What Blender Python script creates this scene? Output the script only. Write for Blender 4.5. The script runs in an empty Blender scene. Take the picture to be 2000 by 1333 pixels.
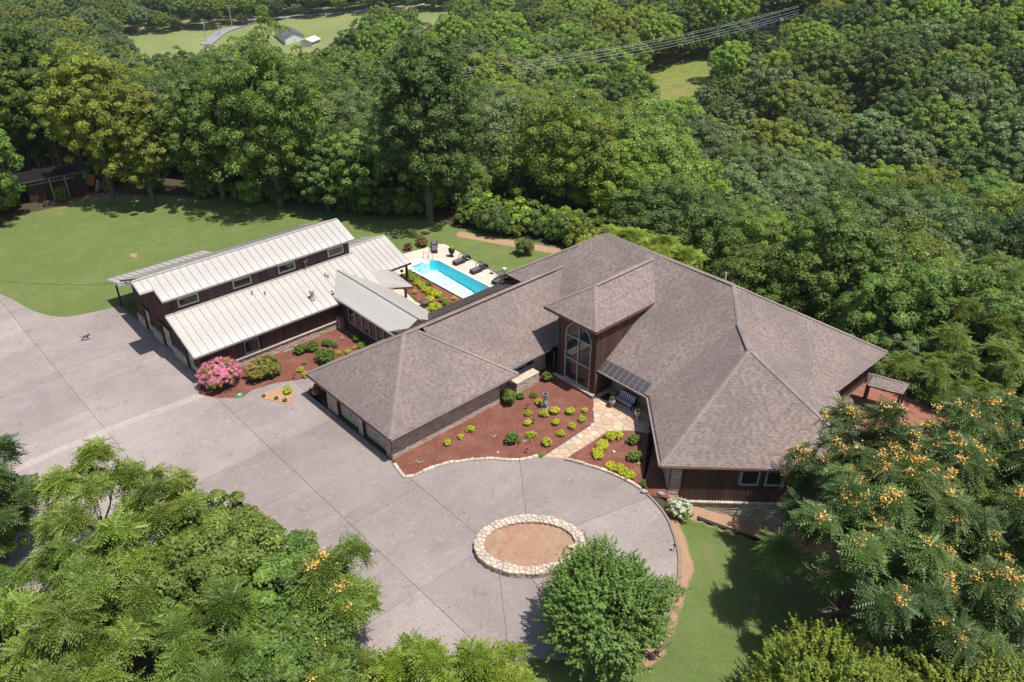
import bpy, bmesh, math, random
import numpy as np
from mathutils import Vector, Matrix
R = math.radians
scene = bpy.context.scene
rng = random.Random(7)

# ------------------------------------------------------------------ camera
FPX, YAW, PITCH, ROLL = 1586.7254, 0.8215421, 0.5473498, -0.0039606
CAMZ = 40.0
_f = np.array([math.cos(YAW)*math.cos(PITCH), math.sin(YAW)*math.cos(PITCH), -math.sin(PITCH)])
_r = np.array([math.sin(YAW), -math.cos(YAW), 0.0])
_d = np.cross(_f, _r)
_rr = math.cos(ROLL)*_r + math.sin(ROLL)*_d
_dd = -math.sin(ROLL)*_r + math.cos(ROLL)*_d
CM = np.stack([_rr, _dd, _f])
CAM = np.array([0, 0, CAMZ])
cam_data = bpy.data.cameras.new('camera')
cam_data.sensor_width = 36.0
cam_data.lens = FPX/2000*36
cam_data.clip_start = 0.5
cam_data.clip_end = 5000
cam = bpy.data.objects.new('camera', cam_data)
scene.collection.objects.link(cam)
mw = Matrix(((_rr[0], -_dd[0], -_f[0], 0), (_rr[1], -_dd[1], -_f[1], 0), (_rr[2], -_dd[2], -_f[2], CAMZ), (0, 0, 0, 1)))
cam.matrix_world = mw
scene.camera = cam

# ------------------------------------------------------------------ light
SUN_DIR = Vector((0.08, -0.37, 1.0)).normalized()      # towards the sun
sun_el = math.asin(SUN_DIR.z)
sun_az = math.atan2(SUN_DIR.x, SUN_DIR.y)              # clockwise from +Y
world = bpy.data.worlds.new("World")
scene.world = world
world.use_nodes = True
wn = world.node_tree
bg = wn.nodes['Background']
sky = wn.nodes.new('ShaderNodeTexSky')
sky.sky_type = 'NISHITA'
sky.sun_disc = False
sky.sun_elevation = sun_el
sky.sun_rotation = sun_az
sky.air_density = 1.0
sky.dust_density = 1.5
wn.links.new(sky.outputs[0], bg.inputs[0])
bg.inputs[1].default_value = 0.105
sl = bpy.data.lights.new('sun', 'SUN')
sl.energy = 4.8
sl.angle = R(0.55)
sl.color = (1.0, 0.94, 0.87)
sun = bpy.data.objects.new('sun', sl)
scene.collection.objects.link(sun)
sun.rotation_euler = SUN_DIR.to_track_quat('Z', 'Y').to_euler()
sun.location = (30, 30, 120)
scene.view_settings.view_transform = 'Standard'
scene.view_settings.look = 'None'
scene.view_settings.exposure = 0.40
scene.view_settings.gamma = 1.0
scene.view_settings.use_curve_mapping = False
scene.cycles.use_denoising = True
scene.cycles.max_bounces = 6
scene.cycles.diffuse_bounces = 3
scene.cycles.transparent_max_bounces = 8
scene.cycles.caustics_reflective = False
scene.cycles.caustics_refractive = False

# ------------------------------------------------------------------ helpers
def ray(px, py):
    return CM.T @ np.array([px-1000, py-666.5, FPX])
def at(px, py, z=0.0):
    """world point at height z that the photograph shows at pixel (px, py)"""
    d = ray(px, py); t = (z-CAMZ)/d[2]
    return Vector((float(d[0]*t), float(d[1]*t), z))
def topix(P):
    q = CM @ (np.asarray(P, float)-CAM)
    return 1000+FPX*q[0]/q[2], 666.5+FPX*q[1]/q[2]

def link(o, parent=None):
    scene.collection.objects.link(o)
    if parent is not None: o.parent = parent
    return o
def tag(o, label=None, cat=None, group=None, kind=None):
    if label: o['label'] = label
    if cat: o['category'] = cat
    if group: o['group'] = group
    if kind: o['kind'] = kind
    return o
def empty(name, loc=(0, 0, 0), rz=0.0, label=None, cat=None, group=None):
    o = bpy.data.objects.new(name, None)
    o.empty_display_size = 0.3
    link(o); o.location = loc; o.rotation_euler = (0, 0, rz)
    return tag(o, label, cat, group)
def copy_tree(o, parent=None):
    c = o.copy(); scene.collection.objects.link(c)
    c.parent = parent
    if parent is not None: c.matrix_parent_inverse = o.matrix_parent_inverse.copy()
    for ch in o.children: copy_tree(ch, c)
    return c

class MB:
    """collects polygons; every polygon carries a random shade number 'rnd' and a material slot"""
    def __init__(s): s.v = []; s.f = []; s.r = []; s.m = []
    def poly(s, pts, r=None, m=0):
        i = len(s.v); s.v += [tuple(p) for p in pts]
        s.f.append(tuple(range(i, i+len(pts)))); s.r.append(rng.random() if r is None else r); s.m.append(m)
    def prism(s, bot, top, r=None, m=0, cap=True, bottom=False):
        r = rng.random() if r is None else r
        i = len(s.v); n = len(bot)
        s.v += [tuple(p) for p in bot] + [tuple(p) for p in top]
        for k in range(n):
            a = k; b = (k+1) % n
            s.f.append((i+a, i+b, i+n+b, i+n+a)); s.r.append(r); s.m.append(m)
        if cap: s.f.append(tuple(i+n+k for k in range(n))); s.r.append(r); s.m.append(m)
        if bottom: s.f.append(tuple(i+n-1-k for k in range(n))); s.r.append(r); s.m.append(m)
    def box(s, c, d, rz=0.0, r=None, m=0, ax=None):
        """box with centre c and full size d, turned rz about z or along axes ax"""
        hx, hy, hz = d[0]/2, d[1]/2, d[2]/2
        if ax is None:
            X = Vector((math.cos(rz), math.sin(rz), 0)); Y = Vector((-math.sin(rz), math.cos(rz), 0)); Z = Vector((0, 0, 1))
        else: X, Y, Z = ax
        c = Vector(c)
        q = [c+X*a*hx+Y*b*hy-Z*hz for a, b in ((-1, -1), (1, -1), (1, 1), (-1, 1))]
        s.prism(q, [p+Z*2*hz for p in q], r, m, True, True)
    def bar(s, p0, p1, w, h=None, r=None, m=0):
        """square bar from p0 to p1"""
        p0 = Vector(p0); p1 = Vector(p1); h = h or w
        X = (p1-p0); L = X.length
        if L < 1e-6: return
        X.normalize()
        up = Vector((0, 0, 1)) if abs(X.z) < 0.95 else Vector((1, 0, 0))
        Y = up.cross(X).normalized(); Z = X.cross(Y)
        s.box((p0+p1)/2, (L, w, h), r=r, m=m, ax=(X, Y, Z))
    def tube(s, pts, rad, n=6, r=None, m=0, cap=True):
        r = rng.random() if r is None else r
        pts = [Vector(p) for p in pts]
        rads = rad if hasattr(rad, '__len__') else [rad]*len(pts)
        i0 = len(s.v); prev = None
        for k, p in enumerate(pts):
            t = (pts[min(k+1, len(pts)-1)]-pts[max(k-1, 0)])
            if t.length < 1e-6: t = Vector((0, 0, 1))
            t.normalize()
            if prev is None:
                a = Vector((1, 0, 0)) if abs(t.x) < 0.8 else Vector((0, 1, 0))
            else: a = prev
            u = (a - t*a.dot(t)).normalized(); w = t.cross(u); prev = u
            for j in range(n):
                th = 2*math.pi*j/n
                s.v.append(tuple(p+(u*math.cos(th)+w*math.sin(th))*rads[k]))
        for k in range(len(pts)-1):
            for j in range(n):
                a = i0+k*n+j; b = i0+k*n+(j+1) % n
                s.f.append((a, b, b+n, a+n)); s.r.append(r); s.m.append(m)
        if cap:
            s.f.append(tuple(i0+n-1-j for j in range(n))); s.r.append(r); s.m.append(m)
            e = i0+(len(pts)-1)*n
            s.f.append(tuple(e+j for j in range(n))); s.r.append(r); s.m.append(m)
    def lathe(s, c, prof, n=16, r=None, m=0):
        """prof: list of (radius, z) around centre c"""
        c = Vector(c)
        s.tube([c+Vector((0, 0, z)) for _, z in prof], [max(q, 1e-3) for q, _ in prof], n, r, m)
    def blob(s, c, rad, r=None, m=0, rough=0.12, n=8, k=5):
        r = rng.random() if r is None else r
        c = Vector(c); i0 = len(s.v)
        rad = rad if hasattr(rad, '__len__') else (rad, rad, rad)
        for a in range(1, k):
            ph = math.pi*a/k
            for b in range(n):
                th = 2*math.pi*b/n
                q = 1+rng.uniform(-rough, rough)
                s.v.append((c.x+rad[0]*q*math.sin(ph)*math.cos(th), c.y+rad[1]*q*math.sin(ph)*math.sin(th), c.z+rad[2]*q*math.cos(ph)))
        for a in range(k-2):
            for b in range(n):
                p = i0+a*n+b; q = i0+a*n+(b+1) % n
                s.f.append((p, p+n, q+n, q)); s.r.append(r); s.m.append(m)
        s.f.append(tuple(i0+b for b in range(n))); s.r.append(r); s.m.append(m)
        s.f.append(tuple(i0+(k-2)*n+n-1-b for b in range(n))); s.r.append(r); s.m.append(m)
    def mesh(s, name, mats):
        me = bpy.data.meshes.new(name)
        me.from_pydata(s.v, [], s.f)
        mats = mats if isinstance(mats, (list, tuple)) else [mats]
        for q in mats: me.materials.append(q)
        if len(mats) > 1: me.polygons.foreach_set('material_index', s.m)
        at_ = me.attributes.new('rnd', 'FLOAT', 'FACE'); at_.data.foreach_set('value', s.r)
        me.update()
        return me
    def build(s, name, mats, parent=None, smooth=False, kind=None):
        me = s.mesh(name, mats)
        if smooth: me.polygons.foreach_set('use_smooth', [True]*len(me.polygons))
        o = link(bpy.data.objects.new(name, me), parent)
        if kind: o['kind'] = kind
        return o

def np_mesh(name, V, Q, rnd, mats, midx=None):
    """mesh of quads from arrays: V (n,3), Q (m,4), rnd (m,)"""
    me = bpy.data.meshes.new(name)
    n, m = len(V), len(Q)
    me.vertices.add(n); me.vertices.foreach_set('co', np.ascontiguousarray(V, dtype=np.float32).ravel())
    me.loops.add(m*4); me.loops.foreach_set('vertex_index', np.ascontiguousarray(Q, dtype=np.int32).ravel())
    me.polygons.add(m)
    me.polygons.foreach_set('loop_start', np.arange(0, m*4, 4, dtype=np.int32))
    try: me.polygons.foreach_set('loop_total', np.full(m, 4, dtype=np.int32))
    except Exception: pass
    mats = mats if isinstance(mats, (list, tuple)) else [mats]
    for q in mats: me.materials.append(q)
    if midx is not None: me.polygons.foreach_set('material_index', np.ascontiguousarray(midx, dtype=np.int32))
    a = me.attributes.new('rnd', 'FLOAT', 'FACE'); a.data.foreach_set('value', np.ascontiguousarray(rnd, dtype=np.float32))
    me.update(calc_edges=True)
    return me

# ------------------------------------------------------------------ materials
def _new(name):
    m = bpy.data.materials.new(name); m.use_nodes = True
    nt = m.node_tree; b = nt.nodes['Principled BSDF']
    return m, nt, b
def N(nt, t, **kw):
    n = nt.nodes.new(t)
    for k, v in kw.items():
        if k.startswith('i_'):
            n.inputs[int(k[2:])].default_value = v
        else: setattr(n, k, v)
    return n
def noise(nt, scale, detail=4, rough=0.55, vec=None):
    n = N(nt, 'ShaderNodeTexNoise'); n.inputs['Scale'].default_value = scale
    n.inputs['Detail'].default_value = detail; n.inputs['Roughness'].default_value = rough
    if vec is not None: nt.links.new(vec, n.inputs['Vector'])
    return n
def ramp(nt, fac, stops):
    n = N(nt, 'ShaderNodeValToRGB'); e = n.color_ramp.elements
    while len(e) > 1: e.remove(e[-1])
    e[0].position = stops[0][0]; e[0].color = (*stops[0][1], 1)
    for p, c in stops[1:]:
        q = e.new(p); q.color = (*c, 1)
    nt.links.new(fac, n.inputs[0])
    return n
def mix(nt, fac, a, b, mode='MIX'):
    n = N(nt, 'ShaderNodeMix', data_type='RGBA', blend_type=mode)
    for sock, v in ((n.inputs[0], fac), (n.inputs[6], a), (n.inputs[7], b)):
        if hasattr(v, 'is_output'): nt.links.new(v, sock)
        elif isinstance(v, (int, float)): sock.default_value = v
        else: sock.default_value = (*v, 1)
    return n.outputs[2]
def g(v): return (v, v, v)
def coords(nt, kind='Object'):
    return N(nt, 'ShaderNodeTexCoord').outputs[kind]
def attr(nt, name='rnd'):
    n = N(nt, 'ShaderNodeAttribute'); n.attribute_name = name
    return n
def bump(nt, b, h, strength=0.4, dist=0.02):
    n = N(nt, 'ShaderNodeBump'); n.inputs['Strength'].default_value = strength; n.inputs['Distance'].default_value = dist
    nt.links.new(h, n.inputs['Height']); nt.links.new(n.outputs[0], b.inputs['Normal'])
def mat(name, c1, c2=None, scale=3.0, rough=0.7, var=None, bmp=0.0, bscale=30.0, bdist=0.01, spec=0.3, metal=0.0, stain=None, sscale=0.6, scl=(1, 1, 1)):
    """general surface: two tones mixed by noise, per-piece shade from 'rnd', optional broad stains and bump"""
    m, nt, b = _new(name)
    b.inputs['Roughness'].default_value = rough
    b.inputs['Specular IOR Level'].default_value = spec
    b.inputs['Metallic'].default_value = metal
    co = coords(nt)
    if scl != (1, 1, 1):
        mp = N(nt, 'ShaderNodeMapping'); mp.inputs['Scale'].default_value = scl
        nt.links.new(co, mp.inputs[0]); co = mp.outputs[0]
    c2 = c2 or tuple(x*0.8 for x in c1)
    n1 = noise(nt, scale, 5, 0.6, co)
    col = mix(nt, ramp(nt, n1.outputs[0], [(0.32, g(0)), (0.68, g(1))]).outputs[0], c1, c2)
    if var:
        a = attr(nt)
        rr = ramp(nt, a.outputs['Fac'], [(0, g(1-var)), (1, g(1+var))])
        mm = N(nt, 'ShaderNodeMix', data_type='RGBA', blend_type='MULTIPLY'); mm.inputs[0].default_value = 1
        # values above 1 are needed: use vector maths
        vm = N(nt, 'ShaderNodeMapRange'); vm.inputs[3].default_value = 1-var; vm.inputs[4].default_value = 1+var
        nt.links.new(a.outputs['Fac'], vm.inputs[0])
        vs = N(nt, 'ShaderNodeVectorMath', operation='SCALE'); nt.links.new(col, vs.inputs[0]); nt.links.new(vm.outputs[0], vs.inputs['Scale'])
        nt.nodes.remove(mm); nt.nodes.remove(rr)
        col = vs.outputs[0]
    if stain:
        n2 = noise(nt, sscale, 4, 0.6, co)
        col = mix(nt, ramp(nt, n2.outputs[0], [(0.45, g(0)), (0.72, g(0.75))]).outputs[0], col, stain)
    nt.links.new(col, b.inputs['Base Color'])
    if bmp:
        n3 = noise(nt, bscale, 4, 0.6, co)
        bump(nt, b, n3.outputs[0], bmp, bdist)
    return m
def leafmat(name, dark, light, tip=None, tipamt=0.0, trans=0.3, hue=0.04, var=0.35, tcm=(1.25, 1.4, 0.6)):
    """two-sided leaf: diffuse plus light passing through; shade per leaf and per plant"""
    m = bpy.data.materials.new(name); m.use_nodes = True
    nt = m.node_tree; nt.nodes.clear()
    out = N(nt, 'ShaderNodeOutputMaterial')
    a = attr(nt)
    col = ramp(nt, a.outputs['Fac'], [(0, dark), (0.6, tuple((x+y)/2 for x, y in zip(dark, light))), (1, light)] ).outputs[0]
    if tip is not None:
        t = ramp(nt, a.outputs['Fac'], [(1-tipamt-0.001, g(0)), (1-tipamt, g(1))])
        t.color_ramp.interpolation = 'CONSTANT'
        col = mix(nt, t.outputs[0], col, tip)
    oi = N(nt, 'ShaderNodeObjectInfo')
    hs = N(nt, 'ShaderNodeHueSaturation')
    mr = N(nt, 'ShaderNodeMapRange'); mr.inputs[3].default_value = 0.5-hue; mr.inputs[4].default_value = 0.5+hue*0.6
    nt.links.new(oi.outputs['Random'], mr.inputs[0]); nt.links.new(mr.outputs[0], hs.inputs['Hue'])
    ml = N(nt, 'ShaderNodeMath', operation='MULTIPLY'); ml.inputs[1].default_value = 7.31
    fr = N(nt, 'ShaderNodeMath', operation='FRACT')
    nt.links.new(oi.outputs['Random'], ml.inputs[0]); nt.links.new(ml.outputs[0], fr.inputs[0])
    mv = N(nt, 'ShaderNodeMapRange'); mv.inputs[3].default_value = 1-var; mv.inputs[4].default_value = 1+var
    nt.links.new(fr.outputs[0], mv.inputs[0]); nt.links.new(mv.outputs[0], hs.inputs['Value'])
    nt.links.new(col, hs.inputs['Color'])
    d = N(nt, 'ShaderNodeBsdfPrincipled'); d.inputs['Roughness'].default_value = 0.5; d.inputs['Specular IOR Level'].default_value = 0.35
    t = N(nt, 'ShaderNodeBsdfTranslucent')
    nt.links.new(hs.outputs[0], d.inputs['Base Color'])
    tc = mix(nt, 1.0, hs.outputs[0], tcm, 'MULTIPLY')
    nt.links.new(tc, t.inputs[0])
    ms = N(nt, 'ShaderNodeMixShader'); ms.inputs[0].default_value = trans
    nt.links.new(d.outputs[0], ms.inputs[1]); nt.links.new(t.outputs[0], ms.inputs[2])
    nt.links.new(ms.outputs[0], out.inputs[0])
    return m

def shingle_mat():
    m, nt, b = _new('asphalt_shingle')
    b.inputs['Roughness'].default_value = 0.85; b.inputs['Specular IOR Level'].default_value = 0.2
    a = attr(nt)
    col = ramp(nt, a.outputs['Fac'], [(0, (0.078, 0.056, 0.050)), (0.30, (0.146, 0.109, 0.097)), (0.6, (0.205, 0.158, 0.141)), (1, (0.275, 0.220, 0.197))]).outputs[0]
    co = coords(nt)
    n1 = noise(nt, 0.22, 4, 0.6, co)
    col = mix(nt, ramp(nt, n1.outputs[0], [(0.40, g(0)), (0.66, g(0.6))]).outputs[0], col, (0.105, 0.078, 0.072))
    n2 = noise(nt, 30, 3, 0.7, co)
    col = mix(nt, ramp(nt, n2.outputs[0], [(0.3, g(0)), (0.7, g(0.35))]).outputs[0], col, (0.30, 0.265, 0.25))
    nt.links.new(col, b.inputs['Base Color'])
    bump(nt, b, n2.outputs[0], 0.3, 0.01)
    return m
def concrete_mat(name='concrete', base=(0.318, 0.272, 0.254), dark=(0.235, 0.200, 0.189)):
    m, nt, b = _new(name)
    b.inputs['Roughness'].default_value = 0.85; b.inputs['Specular IOR Level'].default_value = 0.2
    co = N(nt, 'ShaderNodeNewGeometry').outputs['Position']
    n1 = noise(nt, 0.13, 7, 0.68, co)
    col = mix(nt, ramp(nt, n1.outputs[0], [(0.38, g(0)), (0.62, g(1))]).outputs[0], base, dark)
    # tyre and wash streaks that run across the drive
    mp = N(nt, 'ShaderNodeMapping'); mp.inputs['Scale'].default_value = (0.06, 0.55, 1); nt.links.new(co, mp.inputs[0])
    n2 = noise(nt, 1.0, 5, 0.62, mp.outputs[0])
    col = mix(nt, ramp(nt, n2.outputs[0], [(0.50, g(0)), (0.72, g(0.42))]).outputs[0], col, (0.37, 0.325, 0.298))
    n3 = noise(nt, 9, 6, 0.75, co)
    col = mix(nt, ramp(nt, n3.outputs[0], [(0.38, g(0)), (0.66, g(0.5))]).outputs[0], col, (0.190, 0.160, 0.152))
    n5 = noise(nt, 2.4, 5, 0.72, co)
    col = mix(nt, ramp(nt, n5.outputs[0], [(0.56, g(0)), (0.66, g(0.38))]).outputs[0], col, (0.41, 0.365, 0.345))
    n6 = noise(nt, 0.5, 3, 0.5, co); n7 = noise(nt, 3.5, 5, 0.7, co)
    spot = N(nt, 'ShaderNodeMath', operation='MULTIPLY'); nt.links.new(ramp(nt, n6.outputs[0], [(0.58, g(0)), (0.66, g(1))]).outputs[0], spot.inputs[0]); nt.links.new(ramp(nt, n7.outputs[0], [(0.5, g(0)), (0.6, g(.55))]).outputs[0], spot.inputs[1])
    col = mix(nt, spot.outputs[0], col, (0.135, 0.115, 0.108))
    n4 = noise(nt, 0.9, 4, 0.7, co)
    col = mix(nt, ramp(nt, n4.outputs[0], [(0.56, g(0)), (0.72, g(0.42))]).outputs[0], col, (0.33, 0.25, 0.20))
    vm = N(nt, 'ShaderNodeMapRange'); vm.inputs[3].default_value = 0.86; vm.inputs[4].default_value = 1.07
    nt.links.new(attr(nt).outputs['Fac'], vm.inputs[0])
    vs = N(nt, 'ShaderNodeVectorMath', operation='SCALE'); nt.links.new(col, vs.inputs[0]); nt.links.new(vm.outputs[0], vs.inputs['Scale'])
    nt.links.new(vs.outputs[0], b.inputs['Base Color'])
    bump(nt, b, noise(nt, 60, 3, 0.7, co).outputs[0], 0.25, 0.01)
    return m
def glass_mat(name, col=(0.02, 0.025, 0.03)):
    m, nt, b = _new(name)
    b.inputs['Base Color'].default_value = (*col, 1); b.inputs['Roughness'].default_value = 0.03
    b.inputs['Specular IOR Level'].default_value = 0.9
    return m

M = {}
M['shingle'] = shingle_mat()
M['concrete'] = concrete_mat()
M['pale_concrete'] = concrete_mat('pale_concrete', (0.47, 0.425, 0.385), (0.41, 0.365, 0.33))
M['joint'] = mat('joint_filler', (0.15, 0.125, 0.11), rough=0.95)
M['soffit'] = mat('soffit_paint', (0.10, 0.045, 0.035), rough=0.6)
M['fascia'] = mat('fascia_paint', (0.17, 0.075, 0.055), (0.13, 0.055, 0.045), 4, 0.5, spec=0.4)
M['gutter'] = mat('gutter_metal', (0.42, 0.38, 0.37), (0.30, 0.26, 0.25), 3, 0.35, metal=0.5, spec=0.5)
M['board'] = mat('stained_board', (0.105, 0.050, 0.040), (0.070, 0.034, 0.029), 6, 0.75, var=0.18, bmp=0.3, bscale=12, scl=(1, 1, 0.12), stain=(0.13, 0.085, 0.07), sscale=1.2)
M['stone'] = mat('limestone', (0.52, 0.43, 0.35), (0.40, 0.32, 0.26), 2.5, 0.9, var=0.22, bmp=0.6, bscale=9, bdist=0.04, stain=(0.40, 0.29, 0.22), sscale=1.5)
M['mortar'] = mat('mortar', (0.33, 0.28, 0.24), rough=0.95)
M['white_stone'] = mat('pale_limestone', (0.52, 0.45, 0.375), (0.42, 0.35, 0.285), 4, 0.9, var=0.20, bmp=0.6, bscale=12, bdist=0.03, stain=(0.36, 0.28, 0.22), sscale=2.2)
M['metal_roof'] = mat('galvanised_roof_metal', (0.480, 0.462, 0.425), (0.43, 0.412, 0.38), 0.7, 0.42, var=0.045, metal=0.15, spec=0.5, stain=(0.39, 0.365, 0.325), sscale=0.5)
M['seam'] = mat('seam_shade_metal', (0.27, 0.26, 0.25), rough=0.4, metal=0.4)  # greyer than the pans: shadow and reflection lines of the seams painted in
M['dark_metal'] = mat('patina_metal', (0.145, 0.135, 0.145), (0.10, 0.095, 0.105), 3, 0.4, var=0.15, metal=0.6, stain=(0.20, 0.10, 0.06), sscale=1)
M['copper'] = mat('copper_flashing', (0.42, 0.25, 0.18), (0.33, 0.18, 0.13), 3, 0.45, metal=0.5)
M['white_frame'] = mat('window_frame_paint', (0.62, 0.60, 0.57), rough=0.45, spec=0.4)
M['grey_frame'] = mat('grey_frame_paint', (0.42, 0.43, 0.42), rough=0.45, spec=0.4)
M['garage_door'] = mat('garage_door_paint', (0.47, 0.44, 0.385), (0.42, 0.39, 0.34), 2, 0.55, var=0.05)
M['glass'] = glass_mat('window_glass')
M['curtain'] = mat('curtain', (0.42, 0.39, 0.35), rough=0.9)
M['mulch'] = mat('mulch', (0.215, 0.082, 0.055), (0.135, 0.052, 0.037), 5, 0.95, bmp=1.0, bscale=26, bdist=0.05, stain=(0.25, 0.115, 0.085), sscale=0.7)
M['mulch_chip'] = mat('bark_chip', (0.27, 0.115, 0.078), (0.17, 0.066, 0.048), 8, 0.9, var=0.5)
M['orange_dirt'] = mat('clay_soil', (0.43, 0.235, 0.14), (0.34, 0.18, 0.11), 3, 0.95, bmp=0.8, bscale=14, bdist=0.05, stain=(0.33, 0.26, 0.15), sscale=1.1)
M['flagstone'] = mat('flagstone', (0.47, 0.33, 0.23), (0.44, 0.37, 0.30), 0.9, 0.8, var=0.22, bmp=0.4, bscale=10, stain=(0.50, 0.27, 0.14), sscale=0.8)
M['deck_stone'] = mat('pool_surround', (0.56, 0.49, 0.41), (0.50, 0.42, 0.34), 0.8, 0.85, var=0.05, bmp=0.2, stain=(0.46, 0.36, 0.28), sscale=0.5)
M['coping'] = mat('pool_coping', (0.66, 0.62, 0.58), rough=0.6, var=0.06)
M['pool_shell'] = mat('pool_liner', (0.76, 0.93, 0.96), (0.70, 0.90, 0.95), 1.2, 0.5)
M['pool_wall'] = mat('pool_tile', (0.08, 0.66, 0.78), (0.11, 0.70, 0.81), 2, 0.4)
M['pool_step'] = mat('pool_step_plastic', (0.72, 0.80, 0.82), rough=0.3)
M['wicker'] = mat('dark_wicker', (0.045, 0.038, 0.042), (0.03, 0.026, 0.028), 20, 0.6)
M['cushion'] = mat('grey_cushion', (0.12, 0.105, 0.12), (0.095, 0.085, 0.095), 5, 0.9)
M['white_fabric'] = mat('white_fabric', (0.75, 0.75, 0.76), rough=0.9)
M['ring_soil'] = mat('planter_soil', (0.345, 0.205, 0.140), (0.26, 0.150, 0.10), 2.2, 0.95, bmp=0.9, bscale=14, bdist=0.05, stain=(0.34, 0.25, 0.16), sscale=1.3)
M['navy'] = mat('navy_fabric', (0.012, 0.028, 0.11), rough=0.9)
M['black'] = mat('black_paint', (0.015, 0.015, 0.016), rough=0.5)
M['bark'] = mat('bark', (0.16, 0.12, 0.095), (0.09, 0.07, 0.055), 6, 0.95, bmp=0.8, bscale=18, bdist=0.03)
M['pale_bark'] = mat('bleached_wood', (0.42, 0.38, 0.34), (0.28, 0.24, 0.21), 6, 0.9)
M['trim_dark'] = mat('dark_trim', (0.055, 0.030, 0.026), rough=0.6)
M['deckboard'] = mat('deck_board', (0.30, 0.125, 0.085), (0.24, 0.10, 0.07), 2, 0.7, var=0.12)
M['statue'] = mat('weathered_cast_stone', (0.33, 0.33, 0.34), (0.17, 0.17, 0.18), 7, 0.9, bmp=0.5, bscale=25)
M['kerb'] = mat('kerb_concrete', (0.27, 0.20, 0.165), (0.20, 0.145, 0.12), 2, 0.9)
M['asphalt'] = mat('road_asphalt', (0.20, 0.20, 0.21), (0.17, 0.17, 0.18), 0.1, 0.9)
# ================================================================== TERRAIN
def pts(lst, z=0.0): return [at(x, y, z) for x, y in lst]
def inpoly(X, Y, poly):
    X = np.asarray(X, float); Y = np.asarray(Y, float); ins = np.zeros(X.shape, bool)
    n = len(poly)
    for i in range(n):
        x0, y0 = poly[i][0], poly[i][1]; x1, y1 = poly[(i+1) % n][0], poly[(i+1) % n][1]
        if y0 == y1: continue
        c = ((y0 > Y) != (y1 > Y)) & (X < (x1-x0)*(Y-y0)/(y1-y0)+x0)
        ins ^= c
    return ins
def polydist(X, Y, poly):
    X = np.asarray(X, float); Y = np.asarray(Y, float); d = np.full(X.shape, 1e9)
    n = len(poly)
    for i in range(n):
        ax, ay = poly[i][0], poly[i][1]; bx, by = poly[(i+1) % n][0], poly[(i+1) % n][1]
        L = (bx-ax)**2+(by-ay)**2
        t = np.clip(((X-ax)*(bx-ax)+(Y-ay)*(by-ay))/max(L, 1e-9), 0, 1)
        d = np.minimum(d, np.hypot(X-ax-t*(bx-ax), Y-ay-t*(by-ay)))
    return np.where(inpoly(X, Y, poly), -d, d)
PROP = [(-60, 122), (17, 117), (30, 117), (36, 106), (46, 96), (53, 84), (57.5, 74), (64, 61), (67.5, 52), (67.5, 20), (62, 8), (48, -10), (20, -40), (-60, -40)]
TR = np.array([0, 60, 85, 110, 140, 170, 210, 260, 320, 400, 500, 650, 900, 1500], float)
TP = np.radians(np.array([-38, -20, 0, 19, 36], float))
TZ = np.array([
    [0, 0, 0, 0, -3, -9, -20, -34, -44, -52, -57, -60, -52, -20],
    [0, 0, 0, -4, -9, -15, -24, -35, -45, -53, -58, -60, -52, -20],
    [0, 0, -2, -8, -15, -21, -27, -31, -34, -38, -42, -45, -35, 0],
    [0, 0, -10, -19, -26, -29, -29, -26, -20, -12, -2, 12, 40, 90],
    [0, -4, -13, -21, -27, -29, -24, -12, 2, 18, 30, 50, 80, 130]], float)
YC, YS = math.cos(YAW), math.sin(YAW)
def hgt(X, Y):
    X = np.asarray(X, float); Y = np.asarray(Y, float)
    r = np.hypot(X, Y)
    fw = X*YC+Y*YS; rt = X*YS-Y*YC
    ph = np.arctan2(rt, fw)
    pc = np.clip(ph, TP[0], TP[-1])
    cols = np.stack([np.interp(r, TR, row) for row in TZ])
    k = np.clip(np.searchsorted(TP, pc)-1, 0, len(TP)-2)
    t = (pc-TP[k])/(TP[k+1]-TP[k])
    t = t*t*(3-2*t)
    idx = np.indices(r.shape)
    z = np.take_along_axis(cols, k[None], 0)[0]*(1-t)+np.take_along_axis(cols, (k+1)[None], 0)[0]*t
    z = z+1.6*np.sin(X*0.031+1.3)*np.sin(Y*0.027)*np.clip((r-110)/120, 0, 1)+4*np.sin(X*0.011+Y*0.007)*np.clip((r-180)/200, 0, 1)
    # the land falls away to the right of the drive
    s = (X-Y)/math.sqrt(2); u = (X+Y)
    s0 = np.interp(u, [40, 54, 62, 70], [10.2, 9.75, 8.9, 8.9])
    q = s-s0
    hs = np.interp(q, [0, 0.8, 3, 8.8, 15, 26, 50, 90], [0, -0.3, -1.2, -3.1, -4.8, -8, -15, -25])
    near = np.clip(1-np.abs(u-62.2)/2.2, 0, 1)*np.clip((q-0.6)/1.2, 0, 1)
    hs = hs-0.75*near
    d = polydist(X, Y, PROP)
    w = np.clip(d/26, 0, 1); w = w*w*(3-2*w)
    z = np.minimum(z, 0) if False else z
    z = hs*(1-w)+np.minimum(z, z)*w
    return z
def h1(x, y): return float(hgt(np.array([x]), np.array([y]))[0])
def ground_at(px, py):
    d = ray(px, py); d = d/np.hypot(d[0], d[1])
    rr = np.concatenate([np.arange(15, 120, 0.5), np.arange(120, 1500, 2.0)])
    X = d[0]*rr; Y = d[1]*rr; Z = CAMZ+d[2]*rr
    below = Z < hgt(X, Y)
    k = int(np.argmax(below)) if below.any() else len(rr)-1
    return Vector((float(X[k]), float(Y[k]), float(hgt(X[k:k+1], Y[k:k+1])[0])))

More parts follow.
